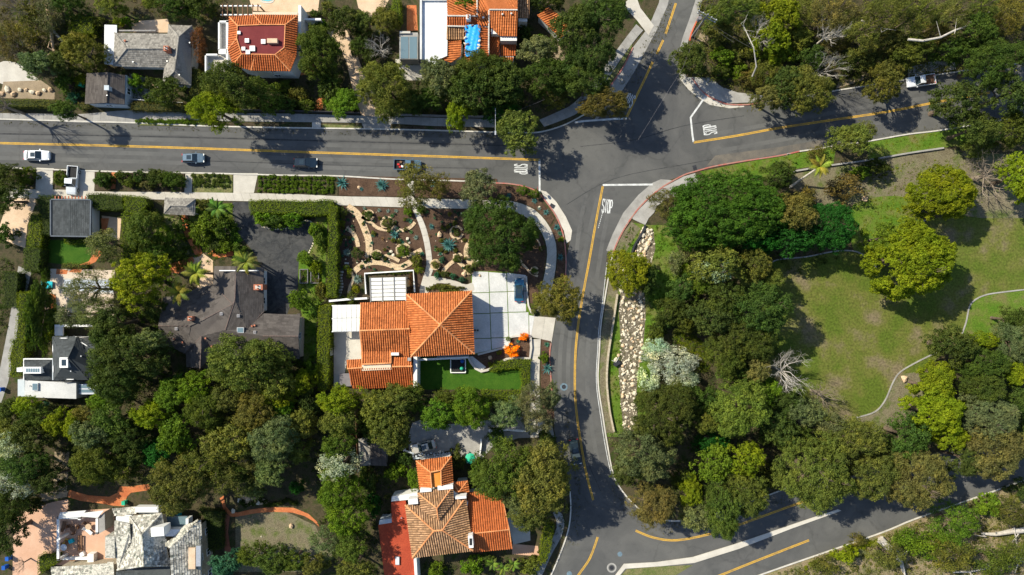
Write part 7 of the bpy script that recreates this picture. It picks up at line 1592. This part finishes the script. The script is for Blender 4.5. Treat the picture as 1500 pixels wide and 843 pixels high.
for x, y, r, tan, lb in ((644, 344, 5.2, 1, 'round orange boulder right of the pale walk'), (679.6, 401.5, 4.6, 1, 'tan boulder by the driveway corner'), (667.7, 424.5, 3.4, 1, 'tan boulder at the oval bed'), (597, 350, 3, 0, 'pale boulder pair, upper, by the pale walk'), (599.5, 355.5, 2.6, 0, 'pale boulder pair, lower, by the pale walk'), (573, 369, 3, 0, 'pale boulder left of the bright ball bush'), (576, 374, 2.6, 0, 'pale boulder below its twin by the bright ball bush'), (539, 342, 2.6, 1, 'tan boulder on the stone band'), (526, 275, 3, 1, 'tan boulder between the big agaves'), (696, 508, 0.1, 0, 'x'), (718, 524, 4.5, 1, 'brown boulder in the bed by the steps'), (790, 304, 2.4, 0, 'pale rock in the corner bed'), (700, 383, 3.5, 0, 'pale slab rock by the oak'), (695, 379, 3, 1, 'tan slab rock by the oak'),
                         (703, 404, 2.6, 1, 'small tan rock on the driveway edge'), (660, 405, 2.6, 0, 'pale rock among the teal clumps'), (1236, 273, 3.2, 1, 'tan boulder on the dry slope by the palm'), (1266, 292, 4.8, 1, 'large pale tan boulder above the bright grass'), (1173, 277, 3, 1, 'tan boulder by the palm trunk'), (1323, 555, 6.5, 1, 'large tan boulder at the foot of the park lawn'), (1468, 489, 4, 1, 'pale boulder at the right edge of the lawn'), (427, 770, 4.5, 1, 'large tan boulder on the dry grass plot'), (383, 786, 1.6, 0, 'small white stone on the dry grass plot'), (1461, 388, 0.1, 0, 'x'),
                         (247, 265, 2.2, 0, 'pale round stone in the long shrub bed'), (184, 262, 2, 1, 'tan stone in the long shrub bed'), (211, 262, 2, 1, 'second tan stone in the long shrub bed'), (342, 748, 4, 0, 'flat pale stone inside the curved brick path'), (352, 733, 5, 0, 'pale rock left on the rocky patch'), (364, 730, 5, 1, 'tan rock in the middle of the rocky patch'), (378, 736, 5, 0, 'pale rock right on the rocky patch'), (226, 127, 4, 1, 'tan boulder below the shake roof'), (229, 130, 3, 1, 'lower tan boulder below the shake roof'), (902, 527, 3.5, 0, 'grey boulder by the cart')):
    if r > .5: rock(x, y, r, lb, tan=bool(tan))
# dry creek boulders
rnd = random.Random(4); cl = smooth([(948, 338), (945, 352), (939, 366), (932, 385), (926, 410), (926, 440), (926, 470), (925, 500), (921, 530), (920, 560), (921, 590), (925, 630)], 8); wds = lambda y: 7 if y < 390 else (14 if y < 530 else 8)
placed = []; k = 0
while k < 290:
    c = rnd.choice(cl); wv = wds(c[1]); e = rnd.random(); off = (wv+rnd.uniform(-2, 2)) if e < .28 else ((-wv+rnd.uniform(-2, 2)) if e < .42 else rnd.uniform(-wv, wv)); x, y = c[0]+off, c[1]+rnd.uniform(-3, 3)
    r = rnd.uniform(1.3, 4.3) if abs(off) > wv*.6 else rnd.uniform(.9, 3.3)
    if any((x-a)**2+(y-b)**2 < (.8*(r+s))**2 for a, b, s in placed): r *= .7
    placed.append((x, y, r)); k += 1; sd = 'left side' if off < -wv*.5 else ('right side' if off > wv*.5 else 'middle'); lv = 'above the golden tree' if y < 372 else ('under the golden tree' if y < 430 else ('upstream of the cart' if y < 500 else ('level with the cart' if y < 550 else 'at the lower end')))
    rock(x, y, r, f"{'large' if r > 2.8 else ('medium' if r > 1.9 else 'small')} pale boulder on the {sd} of the dry creek {lv}", 'pale boulders of the dry creek', nm='creek_boulder', tan=rnd.random() < .3)
for i in range(46):
    x = 455+34*math.sin(i*1.7); t = i/46; q = smooth([(385, 333), (404, 336), (430, 333), (446, 324), (459, 328), (461, 350), (452, 372)], 7)[min(i, 41)]; rock(q[0], q[1], 1.5, 'pale edging stone along the asphalt turning circle', 'pale edging stones of the turning circle', nm='edging_stone')
cover('weeds', [[(914, 410), (944, 420), (942, 510), (932, 600), (930, 630), (916, 630), (908, 540), (908, 450)]], 130, 'ol', (.12, .4), .4, .11, 16, 18, 'weeds growing between the creek boulders')
cover('groundcover', [[(986, 484), (1003, 484), (1020, 492), (1036, 506), (1043, 525), (1038, 546), (1024, 544), (1008, 520), (990, 506)]], 260, 'lm', (.3, .6), .45, .12, 22, 19, 'bright yellow-green ground cover beside the silvery shrubs')
rp = random.Random(8); mb = MB(); k = 0; CP = [(938, 338), (957, 338), (960, 365), (954, 385), (944, 420), (946, 460), (942, 510), (934, 545), (932, 590), (936, 630), (914, 636), (909, 590), (906, 540), (909, 500), (906, 450), (910, 420), (923, 385), (931, 360)]
while k < 480:
    x, y = rp.uniform(905, 962), rp.uniform(338, 636)
    if not inpoly(CP, (x, y)): continue
    p = P(x, y); r = rp.uniform(.07, .22); k += 1; a0 = rp.uniform(0, 6); vs = [(p.x+r*rp.uniform(.7, 1.2)*cos(a0+i*pi/2.5), p.y+r*rp.uniform(.7, 1.2)*sin(a0+i*pi/2.5), .03) for i in range(5)]
    mb.add(vs+[(p.x+r*.2, p.y, r*.75)], [(i, (i+1) % 5, 5) for i in range(5)])
tag(mb.obj('cobbles', M_ROCK, kind='stuff'), 'small cobbles filling the bed of the dry creek')
# tufts in rows
TM = PROTO['s'][0]
def tufts(pts, r, col, lb, grp, cat='plant', rows=None):
    lb0 = lb
    for i, (x, y) in enumerate(pts):
        if rows: n_ = len(pts)//rows; q = i//rows; lb = f"{lb0}, {('top', 'second', 'third', 'bottom')[i % rows if rows == 4 else (0, 1, 3)[i % rows]]} row, {'left third' if q < n_/3 else ('middle third' if q < 2*n_/3 else 'right third')}"
        p = P(x, y); s = r*S/1.5*random.uniform(.75, 1.25); c = COLS[col]; f = random.uniform(.8, 1.3); t = obj('green_tuft', PROTO['s'][i % 3][1], None, (p.x, p.y, .25), random.uniform(0, 6), (s, s, s*.8), color=tuple(v*f for v in c)); tag(t, lb, cat, grp)
random.seed(3)
tufts([(382+i*6.6+random.uniform(-1.2, 1.2), 260+j*6.6+random.uniform(-1, 1)+i*.12) for i in range(17) for j in range(4)], 3.6, 'br', 'green tuft in the long planted bed', 'green tufts planted in rows in the long bed', rows=4)
tufts([(286+i*7+random.uniform(-2, 2), 258+j*7+random.uniform(-1.5, 1.5)) for i in range(8) for j in range(3)], 3.8, 'ml', 'green tuft left of the apron', 'green tufts left of the apron', rows=3)
tufts([(203+i*5.5+random.uniform(-1, 1), 178+i*.1+random.uniform(-1, 1.5)) for i in range(16)], 4.2, 'br', 'leafy plant in the row on the north verge', 'leafy plants along the north verge')
tufts([(354+i*6+random.uniform(-2, 2), 736+3*math.sin(i)+random.uniform(-2, 2)) for i in range(14)], 5, 'dk', 'dark leafy plant along the curved brick path', 'dark plants along the curved brick path')
tufts([(541+i*4.6, 400.5+random.uniform(-1, 1)) for i in range(14)], 2.6, 'ml', 'green plant in the white planter behind the pergola', 'plants in the white planter')
tufts([(601+random.uniform(-2, 2), 402+i*4.8) for i in range(6)], 2.8, 'rd', 'reddish plant in the white planter right of the pergola', 'reddish plants in the planter')
tufts([(627+i*5+random.uniform(-1, 1), 424-5*math.sin(i*.4)) for i in range(8)], 4, 'ol', 'olive plant in the oval bed by the front door', 'plants of the oval bed')
tufts([(1180+i*6.5, 829-i*2.5+random.uniform(-2, 6)) for i in range(18)], 4, 'lm', 'yellow-green weed clump below the hillside kerb', 'weed clumps below the hillside kerb')
random.seed(9); q = []
while len(q) < 90:
    x, y = random.uniform(497, 690), random.uniform(306, 395)
    if not (600 < x < 636): q.append((x, y))
tufts(q, 2.0, 'te', 'tiny succulent dotted over the mulch garden', 'tiny succulents dotted over the mulch garden', 'succulent')
random.seed(21); q = []
while len(q) < 46:
    x, y = random.uniform(498, 690), random.uniform(308, 428)
    if not (598 < x < 638) and not (535 < x < 610 and y > 392) and not (x > 606 and y > 412): q.append((x, y))
tufts(q, 3.6, 'ol', 'low olive shrublet dotted between the sandy bands', 'low shrublets dotted between the sandy bands', 'shrub')
for i in range(60):
    x, y = random.uniform(500, 690), random.uniform(306, 396)
    if 598 < x < 636: continue
    rock(x, y, random.uniform(.7, 1.6), 'small stray stone lying on the garden mulch', 'stray stones on the garden mulch', tan=i % 2 == 0, nm='stone')
# palms, banana plants, bare trees, logs
palm(1200, 244.5, 18, 5.5, 'leaning palm with a bright yellow-green head below the east street', (.19, .20, .03), base=(1157, 275)); palm(288, 400, 20, 6.5, 'palm over the tan entrance walk'); palm(263, 429, 18, 6.5, 'palm at the west corner of the charcoal roof', (.17, .17, .03)); palm(361, 384, 20, 7, 'palm at the top edge of the charcoal roof', (.15, .17, .03)); palm(319, 306, 17, 3.5, 'fan of palm leaves by the pavement right of the lychgate', (.10, .17, .03)); palm(352, 380, 13, 5, 'smaller palm just left of the tall roof palm')
for x, y, lb in ((722, 826, 'left banana plant in the bottom garden bed'), (737, 832, 'middle banana plant in the bottom garden bed'), (752, 826, 'right banana plant in the bottom garden bed'), (262, 556, 'young palm below the bottom gable of the charcoal house'), (212, 352, 'broad-leaved palm beside the hedge left of the winding path')): palm(x, y, 11, 2.2, lb, (.11, .18, .03), 10)
plant(555, 69, 21, 22, 'b', 'si', '', 5, label='pale leafless tree beside the top gravel drive'); plant(1153, 546, 32, 34, 'b', 'si', '', 7.5, label='bare white tree at the left edge of the park lawn'); plant(1206, 578, 26, 26, 'd', 'bn', '', 5, label='bare dark twiggy tree right of the white one'); plant(1452, 256, 46, 46, 'd', 'bn', '', 5, label='large bare twiggy tree right of the lawn pine')
plant(1218, 48, 26, 22, 'b', 'si', '', 7, label='pale bare branches sticking out of the top wood'); plant(1208, 100, 34, 22, 'b', 'si', '', 6.5, label='pale dead branches above the east street'); plant(1115, 45, 24, 30, 'b', 'si', '', 7, label='forked white limbs over the north-east slope')
plant(22, 8, 30, 26, 'd', 'bn', '', 5, label='bare twiggy tree in the top left corner'); plant(18, 72, 24, 22, 'd', 'bn', '', 4, label='bare tangle left of the curving pale walk')
plant(-12, 150, 26, 24, 'd', 'bn', '', 8, label='tall bare tree at the left edge casting a twiggy shadow'); plant(28, 828, 10, 14, 'd', 'bn', '', 3, label='thin bare shrub at the pink gravel court')
def log(pts, r, lb, m=M_BARKW, z=1.0):
    W = [P(x, y, zz) for x, y, zz in pts]; t = empty('fallen_trunk', W[0], lb, 'fallen trunk'); W = [w_-W[0] for w_ in W]; n = len(W); MB().tube(W, [r*(1-.6*i/(n-1)) for i in range(n)], 8).obj('log', m, t)
    rn = random.Random(int(pts[0][0]))
    for i in range(4):
        q = W[rn.randrange(1, n)]; MB().tube([q, q+Vector((rn.uniform(-1, 1), rn.uniform(-1, 1), .5))*1.1, q+Vector((rn.uniform(-1.6, 1.6), rn.uniform(-1.6, 1.6), .6))*1.6], [r*.35, r*.2, r*.08], 5).obj('branch', m, t)
log([(1330, 58, 7), (1352, 60, 7.5), (1378, 55, 8), (1400, 44, 8), (1425, 36, 8), (1440, 24, 8), (1455, 14, 8)], .22, 'long pale trunk reaching across the top right wood'); log([(1289, 790, .8), (1302, 802, 1), (1316, 812, .9), (1324, 838, .6)], .75, 'short thick fallen trunk on the hillside'); log([(1505, 776, 1), (1480, 779, 1.2), (1458, 783, 1.1), (1438, 782, .8)], .55, 'fallen trunk at the right edge of the hillside')
log([(1500, 820, 1), (1490, 819, 1), (1484, 814, .7)], .5, 'stub of trunk at the lower right edge'); log([(1396, 838, .8), (1420, 838, .9), (1450, 832, 1)], .22, 'thin fallen trunk at the bottom edge'); log([(1102, 112, 5), (1108, 98, 7), (1104, 70, 9), (1090, 40, 9)], .15, 'pale forked trunk on the north-east slope')
log([(1262, 30, 8), (1276, 38, 8), (1290, 40, 8)], .16, 'short pale limb in the top wood'); log([(70, 5, 2), (74, 40, 1.5), (78, 74, .6)], .5, 'straight tan trunk laid in the upper left garden', M_ROCKT); log([(78, 46, .6), (92, 60, .6), (103, 68, .6)], .22, 'pale plank edging right of the tan trunk')
for i in range(9):
    rn = random.Random(i); x = 3+i*9; rock(x, 134+rn.uniform(-4, 5), 3+rn.uniform(0, 2), f'{("first","second","third","fourth","fifth","sixth","seventh","eighth","ninth")[i]} pale rock from the left above the clipped hedge', nm='boulder', tan=i % 2 == 0)
# ================================================================ UNDERGROWTH (stuff)
C = cover
C('undergrowth', [[(1030, -30), (1540, -30), (1540, 100), (1327, 112), (1215, 130), (1160, 138), (1120, 145), (1040, 118), (1010, 110), (1020, 50)]], 1500, 'ol', (.5, 1.3), .7, .2, 24, 1, 'mixed scrub under the north-east wood')
C('undergrowth', [[(960, 290), (1140, 300), (1230, 380), (1120, 420), (1180, 640), (1280, 640), (1440, 560), (1540, 440), (1540, 640), (1360, 650), (1100, 715), (960, 745), (900, 690), (895, 645), (950, 620), (975, 520), (990, 420), (1000, 370)]], 1300, 'dk', (.4, 1.1), .7, .2, 22, 2, 'scrub under the park trees', gaps=.5)
C('undergrowth', [[(1540, 712), (1452, 728), (1341, 768), (1284, 791), (1120, 848), (1060, 880), (1540, 880)]], 1500, 'ol', (.3, 1.0), .7, .17, 22, 3, 'dry scrub and weeds on the bottom hillside')
C('undergrowth', [[(-30, 590), (120, 590), (250, 545), (460, 575), (520, 575), (540, 850), (440, 850), (470, 800), (470, 720), (440, 640), (330, 720), (230, 705), (110, 715), (60, 720), (-30, 850)]], 1500, 'dk', (.4, 1.1), .7, .19, 22, 4, 'scrub under the lower left forest')
C('undergrowth', [[(280, 110), (440, 118), (520, 130), (530, 165), (290, 162)], [(575, 120), (840, 80), (880, 110), (820, 160), (725, 168), (585, 165)], [(85, 0), (150, 0), (150, 150), (85, 150)], [(190, 100), (236, 125), (275, 130), (275, 150), (190, 148)], [(470, -10), (500, 40), (470, 60)], [(560, 0), (575, 0), (590, 90), (560, 100)]], 750, 'dk', (.4, .9), .7, .18, 22, 5, 'low growth in the upper gardens')
C('undergrowth', [[(200, 300), (240, 320), (340, 300), (345, 350), (378, 385), (320, 380), (262, 400), (235, 440), (200, 400)], [(180, 440), (240, 430), (235, 530), (275, 545), (380, 530), (460, 530), (462, 560), (180, 570)], [(62, 345), (72, 345), (75, 480), (52, 480)], [(438, 420), (475, 400), (465, 530), (445, 520)]], 900, 'br', (.3, .8), .7, .17, 22, 6, 'leafy growth round the charcoal house')
C('undergrowth', [[(486, 572), (800, 572), (800, 640), (600, 612), (590, 660), (600, 740), (550, 760), (555, 850), (520, 850), (520, 640)], [(612, 822), (760, 815), (790, 800), (830, 715), (835, 750), (790, 850), (612, 850)]], 500, 'dk', (.35, .8), .7, .17, 22, 7, 'low growth round the terracotta villa')
C('weeds', [[(960, 330), (985, 345), (1000, 380), (990, 440), (970, 500), (950, 545), (946, 480), (950, 420), (957, 370)], [(905, 360), (925, 330), (935, 345), (912, 400), (908, 430)], [(895, 500), (912, 500), (908, 560), (912, 630), (898, 625), (892, 560)]], 420, 'br', (.15, .45), .5, .13, 18, 8, 'green weeds on the banks of the dry creek')
C('weeds', [[(1030, 252), (1092, 240), (1171, 226), (1225, 217), (1220, 238), (1150, 248), (1040, 258)], [(1275, 210), (1380, 193), (1378, 215), (1275, 232)], [(1225, 250), (1440, 225), (1440, 320), (1230, 300)], [(1255, 300), (1335, 295), (1340, 340), (1270, 355)]], 650, 'lm', (.12, .4), .45, .12, 14, 9, 'weeds and tall grass along the park verge', gaps=.4)
C('groundcover', [[(175, 252), (268, 254), (268, 276), (173, 275)], [(140, 253), (161, 253), (161, 276), (140, 276)], [(-20, 250), (50, 250), (50, 274), (-20, 272)], [(80, 252), (97, 252), (96, 273), (78, 272)]], 300, 'dk', (.25, .5), .6, .13, 20, 10, 'low evergreen ground cover in the kerbside beds')
C('groundcover', [[(368, 311), (460, 316), (448, 322), (430, 330), (402, 333), (385, 330), (372, 318)]], 110, 'br', (.3, .6), .8, .22, 18, 11, 'leafy ground cover in the turning circle island')
C('undergrowth', [[(-40, -30), (85, -30), (85, 120), (60, 118), (30, 92), (-40, 88)], [(190, -30), (330, -30), (325, 30), (190, 25)], [(445, 20), (470, 20), (468, 95), (445, 90)]], 500, 'bn', (.4, .9), .7, .18, 22, 12, 'scrub in the upper left gardens')
C('undergrowth', [[(-20, 370), (22, 385), (10, 480), (-20, 560)], [(46, 400), (72, 400), (72, 520), (34, 525)], [(145, 350), (200, 384), (200, 400), (150, 394)]], 260, 'dk', (.4, .9), .8, .17, 24, 13, 'leafy growth round the left lane')
C('fallen_leaves', [[(0, 178), (300, 187), (725, 196), (725, 203), (300, 193), (0, 183)], [(995, 105), (1010, 125), (1040, 152), (1110, 158), (1219, 140), (1327, 122), (1327, 130), (1219, 148), (1110, 164), (1035, 160), (995, 125)], [(820, 600), (842, 700), (838, 760), (828, 800), (850, 800), (850, 700), (832, 600)], [(890, 665), (912, 725), (955, 768), (1060, 760), (1160, 722), (1160, 735), (1060, 775), (950, 785), (900, 735)], [(905, 120), (985, 0), (990, 30), (925, 140)], [(1171, 216), (1330, 190), (1392, 182), (1392, 188), (1330, 197), (1171, 222)]], 900, 'bn', (.1, .55), .04, .11, 7, 15, 'fallen leaves gathered along the gutters').location.z = .03
C('outer_woodland', [[(-260, -200), (-60, -200), (-60, 140), (-260, 140)], [(-260, 310), (-60, 310), (-60, 1050), (-260, 1050)], [(-60, -220), (940, -220), (940, -70), (-60, -70)], [(1080, -220), (1760, -220), (1760, -60), (1080, -60)], [(1580, 200), (1760, 180), (1760, 600), (1580, 600)], [(1580, 760), (1760, 740), (1760, 1050), (1580, 1050)], [(-60, 900), (760, 900), (760, 1050), (-60, 1050)], [(1100, 900), (1580, 900), (1580, 1050), (1100, 1050)]], 520, 'ol', (2.2, 4.2), .95, .5, 110, 14, 'woods and gardens beyond the edges of the photo')
# ================================================================ checks
for lb, os_ in LABELS.items():
    if len(os_) > 1 and not all(o.get('group') for o in os_): print('DUP LABEL', lb, len(os_))
    n = len(lb.split())
    if n < 4 or n > 16: print('LABEL LEN', n, lb)
bpy.context.view_layer.update()
print('objects', len(bpy.data.objects), 'unique tris', sum(sum(len(p.vertices)-2 for p in m.polygons) for m in bpy.data.meshes))
